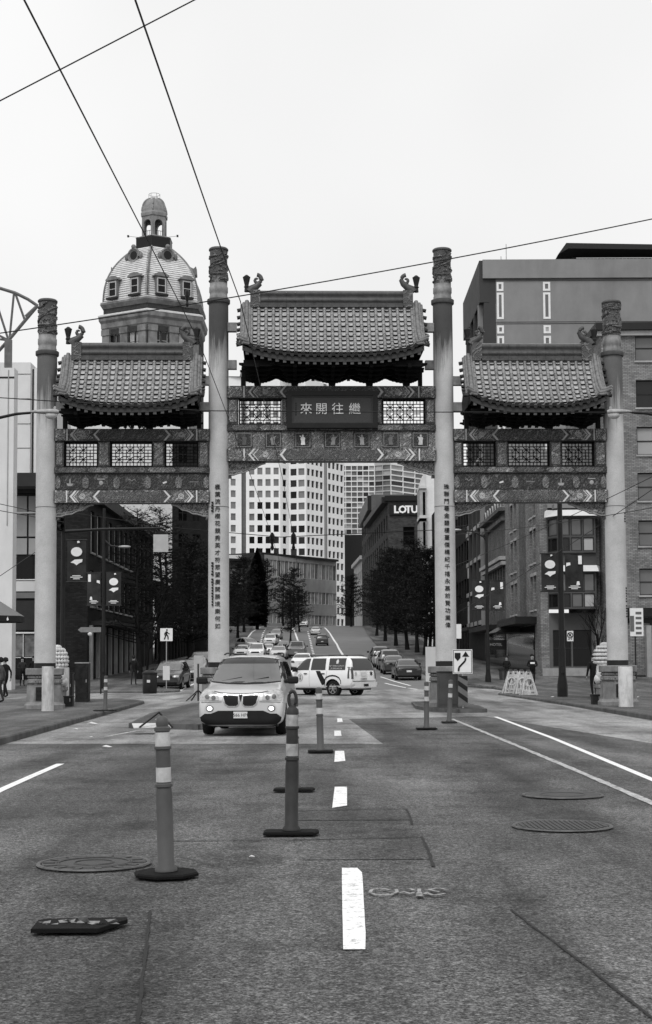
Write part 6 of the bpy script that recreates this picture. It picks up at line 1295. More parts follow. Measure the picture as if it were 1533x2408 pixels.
# ---- everyday cars, three shapes
def proto(kind):
    root = empty('parked_car', (0, 0, -50))
    if kind == 'sedan': st = [(2.28, .30, .55, .62, .62, .68, .5), (2.2, .24, .66, .76, .78, .84, .68), (1.6, .2, .78, .88, .82, .89, .74), (.95, .2, .86, .96, .82, .89, .74), (.2, .2, .88, 1.36, .82, .89, .60), (-.5, .2, .89, 1.42, .82, .89, .60), (-1.15, .2, .90, 1.32, .82, .89, .60), (-1.75, .2, .92, 1.02, .82, .88, .70), (-2.15, .26, .86, .98, .80, .85, .70), (-2.26, .34, .70, .80, .7, .76, .6)]; H, xw, r = 1.42, (1.38, -1.32), .32
    elif kind == 'suv': st = [(2.2, .34, .66, .76, .7, .76, .6), (2.12, .28, .82, .94, .82, .88, .74), (1.5, .26, .96, 1.06, .85, .92, .78), (1.05, .26, 1.0, 1.12, .85, .92, .78), (.35, .26, 1.02, 1.62, .85, .92, .66), (-.6, .26, 1.03, 1.70, .85, .92, .67), (-1.6, .26, 1.04, 1.68, .85, .91, .66), (-2.0, .3, 1.02, 1.4, .84, .89, .68), (-2.15, .36, .85, .95, .78, .84, .70)]; H, xw, r = 1.7, (1.38, -1.3), .36
    else: st = [(2.4, .4, .8, .92, .8, .86, .7), (2.32, .34, .98, 1.1, .88, .94, .8), (1.4, .32, 1.06, 1.14, .9, .96, .82), (1.0, .32, 1.08, 1.2, .9, .96, .8), (.5, .32, 1.1, 1.78, .9, .96, .72), (-.5, .32, 1.1, 1.82, .9, .96, .72), (-.85, .32, 1.1, 1.7, .9, .96, .74), (-.95, .32, 1.1, 1.16, .9, .96, .88), (-2.3, .34, 1.08, 1.14, .9, .95, .88), (-2.45, .4, .9, .98, .86, .9, .8)]; H, xw, r = 1.82, (1.5, -1.5), .39
    hw = max(s[5] for s in st); me = loft_body(st, P_DK, [(x, r + .06) for x in xw], r, hw, lev=2); b_ = bvh_of(me); bo = put('body', me, root); zt = H
    zb = [s[2] for s in st if abs(s[0] - .35) < .4][0] + .08
    xf0, xf1 = (.95, .2) if kind == 'sedan' else (1.05, .4) if kind == 'suv' else (1.0, .5); xr0 = -1.2 if kind == 'sedan' else -1.7 if kind == 'suv' else -.75; tw_ = .56 if kind == 'sedan' else .6
    put('windscreen', drape(b_, [(-.70, zb + .02), (.70, zb + .02), (tw_, zt - .10), (-tw_, zt - .10)], 'front', WSH, 'windscreen', .01, .12), root); put('rear_window', drape(b_, [(-.66, zb + .1), (.66, zb + .1), (tw_ - .03, zt - .12), (-tw_ + .03, zt - .12)], 'rear', GLASS, 'rear_window', .01, .12), root)
    for ax, s in (('left', 1), ('right', -1)):
        xm = (xf1 + xr0) / 2 + .1
        put('side_window', drape(b_, [(xf0 - .28, zb), (xm + .04, zb), (xm + .04, zt - .13), (xf1 + .02, zt - .13)], ax, GLASS, 'side_window', .008, .14), root); put('side_window', drape(b_, [(xm - .04, zb), (xr0 - .1, zb + .02), (xr0 + .25, zt - .15), (xm - .04, zt - .13)], ax, GLASS, 'side_window', .008, .14), root)
        fx, rx = st[1][0], st[-2][0]; z1 = st[1][2]; put('headlight', drape(b_, [(s * .46, z1 - .08), (s * .76, z1 - .08), (s * .78, z1 + .06), (s * .5, z1 + .04)], 'front', LAMP, 'headlight', .012, .08), root); zr_ = st[-2][2]; put('tail_light', drape(b_, [(s * .5, zr_ - .2), (s * .78, zr_ - .2), (s * .76, zr_ - .04), (s * .52, zr_ - .05)], 'rear', REDL, 'tail_light', .012, .08), root)
        MB().box(-.05, .06, -.1, .1, -.07, .07).build('mirror', BLKP, root, loc=(xf0 - .2, s * (hw + .08), zb + .05))
    put('grille', drape(b_, [(-.42, st[1][2] - .12), (.42, st[1][2] - .12), (.42, st[1][2] + .02), (-.42, st[1][2] + .02)], 'front', BLKP, 'grille', .01, .1), root); put('bumper', drape(b_, [(-.7, .32), (.7, .32), (.7, .46), (-.7, .46)], 'front', BLKP, 'bumper', .01, .1), root)
    put('licence_plate', drape(b_, [(-.17, .56), (.17, .56), (.17, .68), (-.17, .68)], 'rear', PLATE, 'licence_plate', .02, .1), root); MB().box(st[-1][0] + .25, st[0][0] - .25, -hw + .15, hw - .15, .2, .5).build('underbody', BLKP, root)
    wheels(root, xw, hw - .11, r, .2, wheel_meshes(r, .2)); return root
PROTO = {k: proto(k) for k in ('sedan', 'suv', 'pickup')}; CARS_USED = set()
def place_car(kind, loc, head, pm, label, group, cat='car', s=1.0, name='parked_car'):
    src = PROTO[kind]
    if kind in CARS_USED: o = copy_tree(src)
    else: o = src; CARS_USED.add(kind)
    o.name = name; o.location = loc; o.rotation_euler = (0, 0, math.radians(head)); o.scale = (s, s, s); tag(o, label, cat, group)
    e = 1.6; sl_ = (zr(loc[1] + e) - zr(loc[1] - e)) / (2 * e); o.rotation_euler = (0, -math.atan(sl_) * math.sin(math.radians(head)), math.radians(head))
    for ch in o.children:
        if ch.name.startswith('body'): ch.material_slots[0].link = 'OBJECT'; ch.material_slots[0].material = pm
    return o
bpy.context.view_layer.update()
def cpx(kind, u, v, head, pm, label, group, cat='car', half=2.2, name='parked_car', s=1.0):
    p = gpt(u, v); y = p.y + half; return place_car(kind, (p.x * (y / p.y) if False else p.x + (u - CAM_U) / CAM_F * half, y, zr(y) + .006), head, pm, label, group, cat, s, name)
PK1 = 'cars parked along the left kerb'; PK2 = 'cars parked along the right kerb'; TR = 'cars coming down the hill'
cpx('suv', 403, 1623, -93, P_DK, 'dark car parked behind the pedestrian sign', PK1); cpx('sedan', 440, 1603, -92, P_BLK, 'black car parked second behind the pedestrian sign', PK1); cpx('sedan', 462, 1594, -92, P_GR, 'grey car parked third along the left kerb', PK1); cpx('suv', 474, 1586, -92, P_DK, 'dark car parked just left of the inner left pillar', PK1)
cpx('sedan', 955, 1601, 92, P_BLK, 'black sedan parked with its rear to us on the right', PK2); cpx('sedan', 925, 1587, 92, P_DK, 'dark car parked in front of the black sedan', PK2); cpx('suv', 914, 1578, 92, P_GR, 'grey car parked third along the right kerb', PK2); cpx('sedan', 901, 1571, 92, P_LT, 'pale car parked fourth along the right kerb', PK2); cpx('suv', 893, 1566, 92, P_DK, 'dark car parked farthest along the right kerb', PK2)
mv = 'moving_car'
cpx('suv', 583, 1531, -60, P_LT, 'pale boxy car at the far left of the queue', TR, name=mv); cpx('suv', 604, 1552, -92, WHT, 'white van-like car in the queue behind the minivan', TR, name=mv); cpx('sedan', 629, 1544, -92, WHT, 'white sedan in the queue behind the minivan', TR, name=mv); cpx('sedan', 656, 1552, -92, P_LT, 'pale sedan at the right of the queue', TR, name=mv)
cpx('suv', 637, 1519, -94, WHT, 'white car with headlights high on the hill lane', TR, name=mv); cpx('pickup', 699, 1548, 88, P_GR, 'grey pickup truck beside the median', 'cars climbing the hill', 'pickup', name='moving_pickup'); cpx('sedan', 714, 1578, 85, WHT, 'white car just behind the nose of the white truck', 'cars climbing the hill', name=mv)
cpx('sedan', 668, 1534, -92, P_DK, 'dark sedan in the queue left of the median', TR, name=mv); cpx('suv', 650, 1505, -93, P_GR, 'grey car midway down the left hill lane', TR, name=mv); cpx('sedan', 742, 1494, 91, P_LT, 'pale car ahead of the dark one on the right lane', 'cars climbing the hill', name=mv); cpx('sedan', 570, 1548, -92, P_LT, 'pale car hidden partly by the inner left pillar', TR, name=mv)
cpx('suv', 757, 1519, 91, P_DK, 'dark car climbing the right lane of the hill', 'cars climbing the hill', name=mv); cpx('suv', 714, 1475, -92, WHT, 'white car at the crest of the hill', 'cars at the crest', name=mv); cpx('sedan', 749, 1467, 178, P_DK, 'dark car crossing at the crest of the hill', 'cars at the crest', name=mv); cpx('sedan', 690, 1467, 5, WHT, 'white car crossing at the crest, left', 'cars at the crest', name=mv); cpx('sedan', 781, 1469, 178, P_LT, 'pale car crossing at the crest, right', 'cars at the crest', name=mv)
# ================================================================== street furniture, people, wires
# ---- delineator posts
ORG = G('faded_orange_plastic', .085, .55, .12, 6, grime=.15); ORGD = G('dark_grimy_plastic', .035, .6, .3, 6); REFL = G('reflective_band', .48, .4, .2, 12); REFLD = G('reflective_band_dirty', .34, .5, .35, 12)
def base_mesh(w_, style):
    b = MB()
    if style == 'oct': poly = [(w_ * math.cos(PI/8 + k * PI/4) * .54, w_ * math.sin(PI/8 + k * PI/4) * .54) for k in range(8)]
    elif style == 'plank': poly = [(-w_*.5, -.14), (w_*.42, -.14), (w_*.5, -.02), (w_*.5, .10), (w_*.46, .14), (-w_*.46, .14), (-w_*.5, .10)]
    else: poly = [(-w_*.5, -w_*.5), (w_*.5, -w_*.5), (w_*.5, w_*.5), (-w_*.5, w_*.5)]
    n = len(poly); b.add([(x, y, 0) for x, y in poly] + [(x, y, .022) for x, y in poly] + [(x * .93, y * .93, .036) for x, y in poly], [(i, (i+1) % n, n + (i+1) % n, n + i) for i in range(n)] + [(n + i, n + (i+1) % n, 2*n + (i+1) % n, 2*n + i) for i in range(n)] + [tuple(range(2*n, 3*n))])
    return b.mesh('base', RUBBER)
def delineator(u, v, h, lean, body, refl, top, bw_, style, label, z=0.0, bands=((.965, 1.075), (.70, .81)), rz=0.0):
    c = gp(u, v, z); root = empty('delineator_post', (c.x, c.y, z + .009), rz, label, 'post', 'delineator posts'); put('base', base_mesh(bw_, style), root, scale=(1, 1, .75)); k = h / 1.2
    b = MB(); b.lathe([(.085, .03), (.085, .05), (.064, .075), (.062, .60 * k), (.056, .66 * k), (.067, .664 * k), (.067, .685 * k), (.056, .69 * k), (.0555, .945 * k), (.066, .949 * k), (.066, .967 * k), (.055, .972 * k), (.054, 1.10 * k)], 20)
    sh = b.build('tube', body, root, 50, rot=lean)
    for a, q in bands: MB().lathe([(.0575, a * k), (.0575, q * k)], 20).build('reflective_band', refl, sh, 50)
    if top == 'dome': t = MB().lathe([(.062, 1.085 * k), (.062, 1.11 * k), (.045, 1.12 * k), (.05, 1.15 * k), (.042, 1.18 * k), (.02, 1.20 * k)], 16)
    elif top == 'loop':
        t = MB().lathe([(.062, 1.08 * k), (.058, 1.12 * k), (.03, 1.15 * k)], 16); t.tube([(.035 * math.sin(a), 0, 1.215 * k - .075 * math.cos(a)) for a in [i * 2 * PI / 18 for i in range(19)]], .018, 6, False)
    else: t = MB().lathe([(.058, 1.085 * k), (.058, 1.17 * k), (.03, 1.19 * k)], 16)
    t.build('top_grip', body, sh, 50); return root
delineator(391, 2060, 1.20, (.0, -.030, 0), ORG, REFL, 'dome', .47, 'oct', 'tall faded post nearest the camera with two pale bands', rz=.2)
delineator(685, 1962, 1.24, (0, .012, 0), ORGD, REFLD, 'loop', .52, 'plank', 'dark grimy post with loop top standing right of the front post')
delineator(692, 1860, 1.17, (0, -.004, 0), ORG, REFL, 'plain', .52, 'plank', 'post standing directly behind the dark grimy one')
delineator(754, 1769, 1.17, (0, -.025, 0), ORG, REFL, 'plain', .46, 'sq', 'post on a square base left of the small white dash', rz=.02)
delineator(1003, 1715, 1.15, (0, .01, 0), ORG, REFL, 'plain', .50, 'sq', 'post on the right, left of the pair by the island')
delineator(1056, 1700, 1.15, (0, .05, 0), ORG, REFL, 'plain', .40, 'sq', 'leaning post right of the pair by the island')
delineator(247, 1672, 1.1, (0, .02, 0), ORG, REFL, 'plain', .7, 'plank', 'post on the left sidewalk kerb', z=.15)
bb = gp(186, 2186); rt = empty('broken_post_base', (bb.x, bb.y, .009), .05, 'black rubber base with torn post remains in the left foreground', 'post base')
b = MB(); poly = [(-.27, -.14), (.13, -.16), (.28, .14), (.27, .22), (-.24, .20), (-.27, .16)]; n = len(poly); b.add([(x, y, 0) for x, y in poly] + [(x, y, .022) for x, y in poly] + [(x * .98, y * .97, .026) for x, y in poly], [(i, (i+1) % n, n + (i+1) % n, n + i) for i in range(n)] + [(n + i, n + (i+1) % n, 2*n + (i+1) % n, 2*n + i) for i in range(n)] + [tuple(range(2*n, 3*n))]); b.build('base', RUBBER, rt)
rd = random.Random(2); sh = MB()
for i in range(16):
    x = -.26 + i * .03 + rd.uniform(-.02, .02); y = .02 + rd.uniform(-.05, .05); h = rd.uniform(.004, .03) * (1.6 if i in (1, 9, 10) else .7); a = Vector((x, y, .026)); sh.add([a, a + Vector((rd.uniform(.03, .07), rd.uniform(-.02, .02), .002)), a + Vector((rd.uniform(.02, .06), rd.uniform(-.03, .03), h)), a + Vector((rd.uniform(-.03, .01), rd.uniform(-.02, .02), h * .8))], [(0, 1, 2, 3)])
sh.build('torn_remains', G('torn_plastic', .22, .6, .4, 20), rt)
# ---- concrete bollards, stone lions, cabinets
BOLL = G('bollard_concrete', .58, .8, .18, 4, .4, 30, grime=.55); LION = G('white_stone', .66, .75, .15, 5, .3, 30, grime=.25)
def bollard(u, v, r, h, label):
    c = gp(u, v, .15); o = empty('bollard', (c.x, c.y, .15), 0, label, 'bollard', 'concrete bollards around the gate pillars'); MB().lathe([(r * 1.03, -.02), (r, .05), (r, h - .03), (r * .97, h)], 24).build('shaft', BOLL, o, 60); MB().box(-r * .5, r * .5, -r * .3, r * .3, h - .002, h + .012).build('cap_plate', DARK, o)
bollard(112, 1671, .19, 1.40, 'white bollard in front of the outer left pedestal'); bollard(150, 1656, .19, 1.35, 'pale bollard right of the outer left pedestal'); bollard(1472, 1661, .235, 1.30, 'stained white bollard in front of the outer right pedestal'); bollard(1426, 1650, .19, 1.35, 'pale bollard left of the outer right pedestal')
def lion(x, y, label, beads):
    o = empty('stone_lion', (x, y, .15), 0, label, 'statue', 'stone lions behind the outer pillars')
    b = MB(); b.lathe([(.52, 0), (.52, .12), (.46, .16), (.46, .5), (.52, .54), (.52, .66)], 4, rot=PI/4, sx=.9, sy=1.1); b.build('plinth', PED, o)
    m = MB(); m.sphere((0, -.12, .98), .36, 14, 9, (1, 1.1, 1.0)); m.sphere((0, .10, 1.22), .30, 14, 9, (1.02, .95, 1.25))
    for s in (-1, 1): m.sphere((s * .26, -.05, .84), .2, 10, 7, (.8, 1.5, .95)); m.tube([(s * .17, .22, 1.2), (s * .18, .36, .95), (s * .18, .40, .70)], [.12, .095, .085], 9); m.sphere((s * .18, .47, .70), .1, 8, 6, (1, 1.3, .6))
    m.sphere((0, .20, 1.70), .29, 14, 10, (1, 1, 1.05)); m.sphere((0, .44, 1.62), .16, 10, 8, (1.1, 1, .8)); m.sphere((0, .40, 1.76), .09, 8, 6, (1.8, 1, .7)); m.tube([(0, -.48, .74), (0, -.56, .95), (0, -.5, 1.15), (0, -.56, 1.3)], [.08, .09, .08, .03], 8)
    for s in (-1, 1): m.sphere((s * .25, .16, 1.93), .07, 8, 6, (.7, .6, 1.3))
    m.build('body', LION, o, 60); c = MB()
    for r_ in range(5):
        z = 1.98 - r_ * .135; rr = (.20, .29, .33, .34, .32)[r_]; k = (9, 11, 13, 13, 11)[r_]
        for i in range(k):
            a = PI + PI * 1.24 * (i / (k - 1)) - PI * .12
            if beads: c.sphere((rr * math.cos(a), .18 + rr * math.sin(a), z), .072, 7, 5)
            else: c.sphere((rr * math.cos(a), .18 + rr * math.sin(a), z), .075, 7, 5, (1.3, 1.3, .8))
    c.sphere((0, .12, 2.06), .13, 8, 6, (1.3, 1.3, .8)); c.build('mane_curls', LION, o, 60)
p = at(133, 1600, 51.6); lion(p.x, 51.6, 'white stone lion with beaded mane behind the outer left pillar', True); p = at(1424, 1600, 51.8); lion(p.x, 51.8, 'white stone lion with layered mane behind the outer right pillar', False)
def cabinet(u, v, w_, d_, h, mat, name, label, cat, z=.15, post=True):
    c = gp(u, v, z); o = empty(name, (c.x, c.y + d_/2, z), 0, label, cat); MB().box(-w_/2, w_/2, -d_/2, d_/2, 0, h).build('housing', mat, o); MB().box(-w_/2 - .02, w_/2 + .02, -d_/2 - .02, d_/2 + .02, h, h + .04).build('lid', STEEL if post else mat, o)
    MB().box(-w_/2 + .04, w_/2 - .04, -d_/2 - .012, -d_/2, .12, h - .08).build('door', mat, o); MB().box(w_/2 - .10, w_/2 - .07, -d_/2 - .035, -d_/2 - .01, h * .5, h * .5 + .12).build('handle', STEEL, o); return o
cb = cabinet(192, 1650, .52, .45, 1.50, G('wrapped_cabinet', .014, .5, .9, 5), 'utility_cabinet', 'dark utility cabinet with floral wrap beside the signal pole', 'cabinet')
cabinet(163, 1646, .24, .4, 1.08, BLK, 'news_box', 'narrow black box left of the utility cabinet', 'box', post=False); cabinet(160, 1661, .30, .3, .32, DARK, 'junction_box', 'low dark box on the ground by the left bollards', 'box', post=False); cabinet(1404, 1656, .32, .3, .30, DARK, 'junction_box', 'low dark box beside the outer right pedestal', 'box', post=False)
c = gp(352, 1631, .15); o = empty('litter_bin', (c.x, c.y, .15), 0, 'black litter bin beside the parked car on the left', 'bin'); MB().lathe([(.34, 0), (.36, .1), (.36, 1.0), (.30, 1.08)], 16).build('drum', BLK, o, 50); MB().lathe([(.38, .96), (.38, 1.04), (.2, 1.16)], 16).build('hood', BLK, o, 50); MB().box(-.10, .06, -.375, -.36, .55, .68).build('sticker', PLATE, o)
# box, hazard board and keep-right sign on the right island
c = at(1052, 1600, 47.9); o = empty('island_housing', (c.x, 47.9, .13), 0, 'grey steel housing in front of the inner right pillar', 'housing'); MB().box(-.32, .32, -.3, .3, 0, 1.15).build('case', G('grey_steel_box', .055, .6, .25, 3), o); MB().box(-.34, .34, -.32, .32, 1.15, 1.19).build('lid', DARK, o); MB().box(-.28, .28, -.312, -.30, .1, 1.05).build('door', G('grey_steel_box', .055), o)
def sign_post(u, v, h, z, r=.03): c = gp(u, v, z); return c
c = at(1088, 1600, 47.2); sg = empty('keep_right_sign', (c.x, 47.2, .13), 0, 'white keep-right arrow sign above a striped hazard board', 'sign'); S_ = c.y / CAM_F
MB().tube([(0, .03, 0), (0, .03, (1659 - 1522) * S_)], .03, 8).build('pole', STEEL, sg)
w_, zb, zt = 46 * S_, (1659 - 1579) * S_, (1659 - 1522) * S_; bd = MB().box(-w_/2, w_/2, -.012, .0, zb, zt).build('board', G('sign_white', .72, .4, .06, 6), sg)
f = MB(); t = .018
for q in ((-w_/2 + .02, w_/2 - .02, zb + .02, zb + .02 + t), (-w_/2 + .02, w_/2 - .02, zt - .02 - t, zt - .02), (-w_/2 + .02, -w_/2 + .02 + t, zb + .02, zt - .02), (w_/2 - .02 - t, w_/2 - .02, zb + .02, zt - .02)): f.box(q[0], q[1], -.016, -.012, q[2], q[3])
f.build('border', BLK, bd); cx_, cz_ = 0, (zb + zt)/2; sc = (zt - zb)
m = MB(); curve = [(-.17, -.40), (-.15, -.24), (-.02, -.10), (.10, .02), (.13, .14), (.13, .24)]
for a, b_ in zip(curve, curve[1:]): m.bar((a[0]*sc*1.0, -.018, cz_ + a[1]*sc), (b_[0]*sc*1.0, -.018, cz_ + b_[1]*sc), .006, .075 * sc)
m.build('arrow_shaft', BLK, bd); MB().prism([(-.02*sc, cz_ + .20*sc), (.28*sc, cz_ + .20*sc), (.13*sc, cz_ + .42*sc)], XZ, -.021, -.013).build('arrow_head', BLK, bd); MB().prism([(-.32*sc, cz_ + .36*sc), (-.08*sc, cz_ + .36*sc), (-.08*sc, cz_ + .16*sc), (-.20*sc, cz_ + .02*sc), (-.32*sc, cz_ + .16*sc)], XZ, -.021, -.013).build('island_symbol', BLK, bd)
hb = MB().box(-.155, .155, -.03, -.018, .08, (1659 - 1584) * S_).build('hazard_board', G('hazard_grey', .13, .5, .15, 6), sg); hz = (1659 - 1584) * S_
for i in range(3):
    z0 = .16 + i * .36; q = [(-.155, z0 + .22), (.155, z0), (.155, z0 + .16), (-.155, z0 + .38)]; q = [(a, min(max(b_, .08), hz)) for a, b_ in q]; MB().prism(q, XZ, -.036, -.030).build('stripe', BLK, hb)
pn = at(1020, 1560, 52); o = empty('blank_notice_board', (at(1016, 1, 52.5).x, 52.5, .13), 0, 'blank white board standing left of the inner right pillar base', 'board'); MB().box(-.26, .26, -.02, .02, .25, 2.05).build('panel', PANELW, o); MB().box(-.2, -.16, .02, .06, -.13, 1.2).build('leg', STEEL, o); MB().box(.16, .2, .02, .06, -.13, 1.2).build('leg', STEEL, o)
# ---- pedestrian crossing sign
c = gp(391, 1622, .15); S_ = c.y / CAM_F; sg = empty('pedestrian_sign', (c.x, c.y, .15), 0, 'white square sign with black walking figure on a thin pole', 'sign'); MB().tube([(0, .03, 0), (0, .03, 145 * S_)], .03, 8).build('pole', STEEL, sg)
z0, z1 = (1622 - 1508) * S_, (1622 - 1478) * S_; hw = 14.5 * S_; bd = MB().box(-hw, hw, -.015, 0, z0, z1).build('board', MATS['sign_white'], sg); k = z1 - z0; zc_ = (z0 + z1)/2; m = MB(); Y_ = -.022
m.tube([(.04*k, -.024, zc_ + .36*k), (.04*k, -.014, zc_ + .36*k)], .07 * k, 12)
for a, b_, w__ in (((.02, .26), (-.02, .0), .16), ((-.02, .02), (-.16, -.38), .10), ((.0, .02), (.12, -.14), .10), ((.12, -.14), (.14, -.38), .09), ((-.02, .22), (-.15, .06), .08), ((-.15, .06), (-.13, -.06), .06), ((.06, .22), (.16, .08), .07), ((.16, .08), (.26, .06), .06)): m.bar((a[0]*k, Y_, zc_ + a[1]*k), (b_[0]*k, Y_, zc_ + b_[1]*k), .008, w__ * k)
m.build('walking_figure', BLK, bd); MB().box(-hw * .55, hw * .55, -.02, .0, .55, 1.35).build('lower_plate', PANELW, sg)
# no-stopping plate is fixed to the right lamp post below
# ---- traffic signal pole with mast arm
YS_ = 60.5; px = at(148, 1, YS_).x; sp = empty('signal_pole', (px, YS_, .15), 0, 'black traffic signal pole with long mast arm and hanging white panel', 'traffic signal'); zz = lambda v: at(200, v, YS_).z - .15
xx = lambda u: at(u, 1250, YS_).x - px
MB().lathe([(.17, 0), (.15, .3), (.11, .5), (.085, zz(1212))], 14).build('pole', BLK, sp, 50); MB().tube([(0, 0, zz(1250)), (xx(240), -.02, zz(1245)), (xx(385), -.02, zz(1243))], [.075, .06, .045], 8).build('mast_arm', BLK, sp, 50)
pnl = MB().box(xx(361), xx(396), -.06, -.03, zz(1299), zz(1258)).build('white_panel', G('panel_grey_white', .46, .5, .1, 4), sp); MB().box(xx(370), xx(388), -.05, .02, zz(1258), zz(1250)).build('hanger', BLK, sp)
def signal_head(x, z, parent, ry=0):
    h_ = MB().box(-.15, .15, -.14, .14, -.48, .48).build('signal_head', BLK, parent, loc=(x, -.05, z), rot=(0, 0, ry))
    for k in range(3): MB().tube([(0, -.145, .31 - k * .31), (0, -.33, .31 - k * .31)], .125, 12, False).build('visor', BLK, h_); MB().tube([(0, -.15, .31 - k * .31), (0, -.146, .31 - k * .31)], .10, 12).build('lens', LAMPD, h_)
    return h_
signal_head(-.28, zz(1222), sp, 1.0); signal_head(-.30, zz(1204) + .35, sp, -.6)
cl_ = MB(); cl_.lathe([(.06, zz(1198)), (.10, zz(1196)), (.10, zz(1190)), (.03, zz(1187))], 10, (-.1, 0)); cl_.build('camera_dome', STEEL, sp, 50)
# ---- banners (the mascot is left out: plain pale shapes stand in its place)
BAN = G('banner_cloth', .03, .8, .6, 1.8); BANL = G('banner_print', .78, .6, .06, 6)
def banner(parent, x0, x1, z0, z1, y, qr=False, flip=1):
    cx_, w_, h_ = (x0 + x1)/2, x1 - x0, z1 - z0; b = MB(); n = 8
    for i in range(n + 1):
        for j in range(9): b.v.append((x0 + w_ * i / n, y + .02 * math.sin(i * .9 + j * .5), z0 + h_ * j / 8))
    for i in range(n):
        for j in range(8): q = i*9 + j; b.f.append((q, q+9, q+10, q+1)); b.m.append(0)
    bn = b.build('banner', BAN, parent); yy = y - .035
    for z in (z0 - .02, z1 + .02): MB().tube([(x0 - .05, y, z), (x1 + .05, y, z)], .025, 6).build('banner_rod', BLK, parent)
    def patch(poly, nm, dy=0): MB().prism([(cx_ + a * w_, z0 + b_ * h_) for a, b_ in poly], XZ, yy - dy, yy + .012 - dy).build(nm, BANL, bn)
    if not qr:
        patch([(.30 * math.cos(i * PI/8), .72 + .115 * math.sin(i * PI/8)) for i in range(16)], 'pale_disc'); patch([(-.32, .46), (-.1, .53), (.32, .54), (.30, .47), (.14, .44), (.0, .39), (-.14, .44)], 'pale_wave'); patch([(.05, .93), (.18, .95), (.12, .99), (.02, .98)], 'pale_petal')
    else: patch([(flip * .22, .72), (flip * .42, .72), (flip * .42, .95), (flip * .22, .95)], 'blank_label'); patch([(-flip * .45, .66), (-flip * .2, .70), (-flip * .22, .77), (-flip * .42, .76)], 'pale_petal'); patch([(flip * .1, .16), (flip * .3, .16), (flip * .26, .26), (flip * .14, .26)], 'pale_lantern')
    for zq, hw in ((.135, .22), (.10, .32), (.06, .18)): patch([(-hw, zq - .009), (hw, zq - .009), (hw, zq + .009), (-hw, zq + .009)], 'print_line', .001)
def lamp_pole(u, v, z, top_v, label, ban, arm=None, plate=None, r=.11, group='banner lamp posts'):
    c = gp(u, v, z); Y = c.y; o = empty('lamp_post', (c.x, Y, z), 0, label, 'lamp post', group); X = lambda q: at(q, 1400, Y).x - c.x; Z = lambda q: at(u, q, Y).z - z
    MB().lathe([(r * 1.7, 0), (r * 1.7, .5), (r * 1.2, .9), (r * 1.15, 2.0), (r, 2.2), (r * .75, Z(top_v))], 12).build('pole', BLK, o, 50); MB().box(-.06, .06, -r - .09, -r, 1.0, 1.25).build('access_cover', DARK, o)
    for (u0, u1, v0, v1, qr, fl) in ban: banner(o, X(u0), X(u1), Z(v1), Z(v0), -.06, qr, fl)
    if arm:
        pts = [(0, 0, Z(arm[0][1]))] + [(X(a), 0, Z(b_)) for a, b_ in arm[1:]]; MB().tube(pts, [.06 - .006 * i for i in range(len(pts))], 7).build('arm', BLK, o, 50); e = pts[-1]; sx = -1 if e[0] < 0 else 1
        MB().sphere((e[0] + sx * .3, 0, e[2]), .17, 12, 7, (2.2, 1, .5)).build('lamp_head', STEEL, o, 60)
    if plate:
        pl = MB().box(X(plate[0]), X(plate[1]), -r - .05, -r - .03, Z(plate[3]), Z(plate[2])).build('no_stopping_plate', MATS['sign_white'], o); mx, mz = (X(plate[0]) + X(plate[1]))/2, Z(plate[2] + 10); m = MB(); m.tube([(mx + .11 * math.cos(i*PI/8), -r - .055, mz + .11 * math.sin(i*PI/8)) for i in range(17)], .02, 5, False); m.bar((mx - .08, -r - .055, mz + .08), (mx + .08, -r - .055, mz - .08), .01, .03); m.box(mx - .045, mx + .03, -r - .058, -r - .052, mz - .05, mz + .05); m.build('symbol', BLK, pl)
        m = MB()
        for s in (-1, 1): m.prism([(mx + s * .03, Z(plate[3] - 5) + .03), (mx + s * .10, Z(plate[3] - 5)), (mx + s * .03, Z(plate[3] - 5) - .03)], XZ, -r - .058, -r - .05)
        m.build('arrows', BLK, pl)
    return o
lamp_pole(1323, 1638, .15, 1090, 'thick black lamp post with two banners on the right sidewalk', [(1273, 1314, 1303, 1390, False, 1), (1329, 1372, 1303, 1390, True, 1)], None, (1330, 1345, 1484, 1508), .13)
lamp_pole(1148, 1613, .15, 1246, 'slimmer black lamp post with curved arm nearer the inner right pillar', [(1110, 1143, 1366, 1434, False, 1), (1153, 1185, 1366, 1434, True, 1)], [(1148, 1272), (1138, 1262), (1115, 1250), (1085, 1246)])
lamp_pole(243, 1622, .15, 1195, 'black lamp post with two banners on the far left corner', [(205, 237, 1347, 1423, True, -1), (250, 285, 1347, 1423, False, 1)], [(243, 1270), (260, 1284), (280, 1286)])
banner(sp, xx(159), xx(203), zz(1367), zz(1271), -.05)
lamp_pole(404, 1585, .15, 1300, 'distant lamp post with one banner among the left trees', [(408, 432, 1440, 1510, False, 1)], None, None, .07)
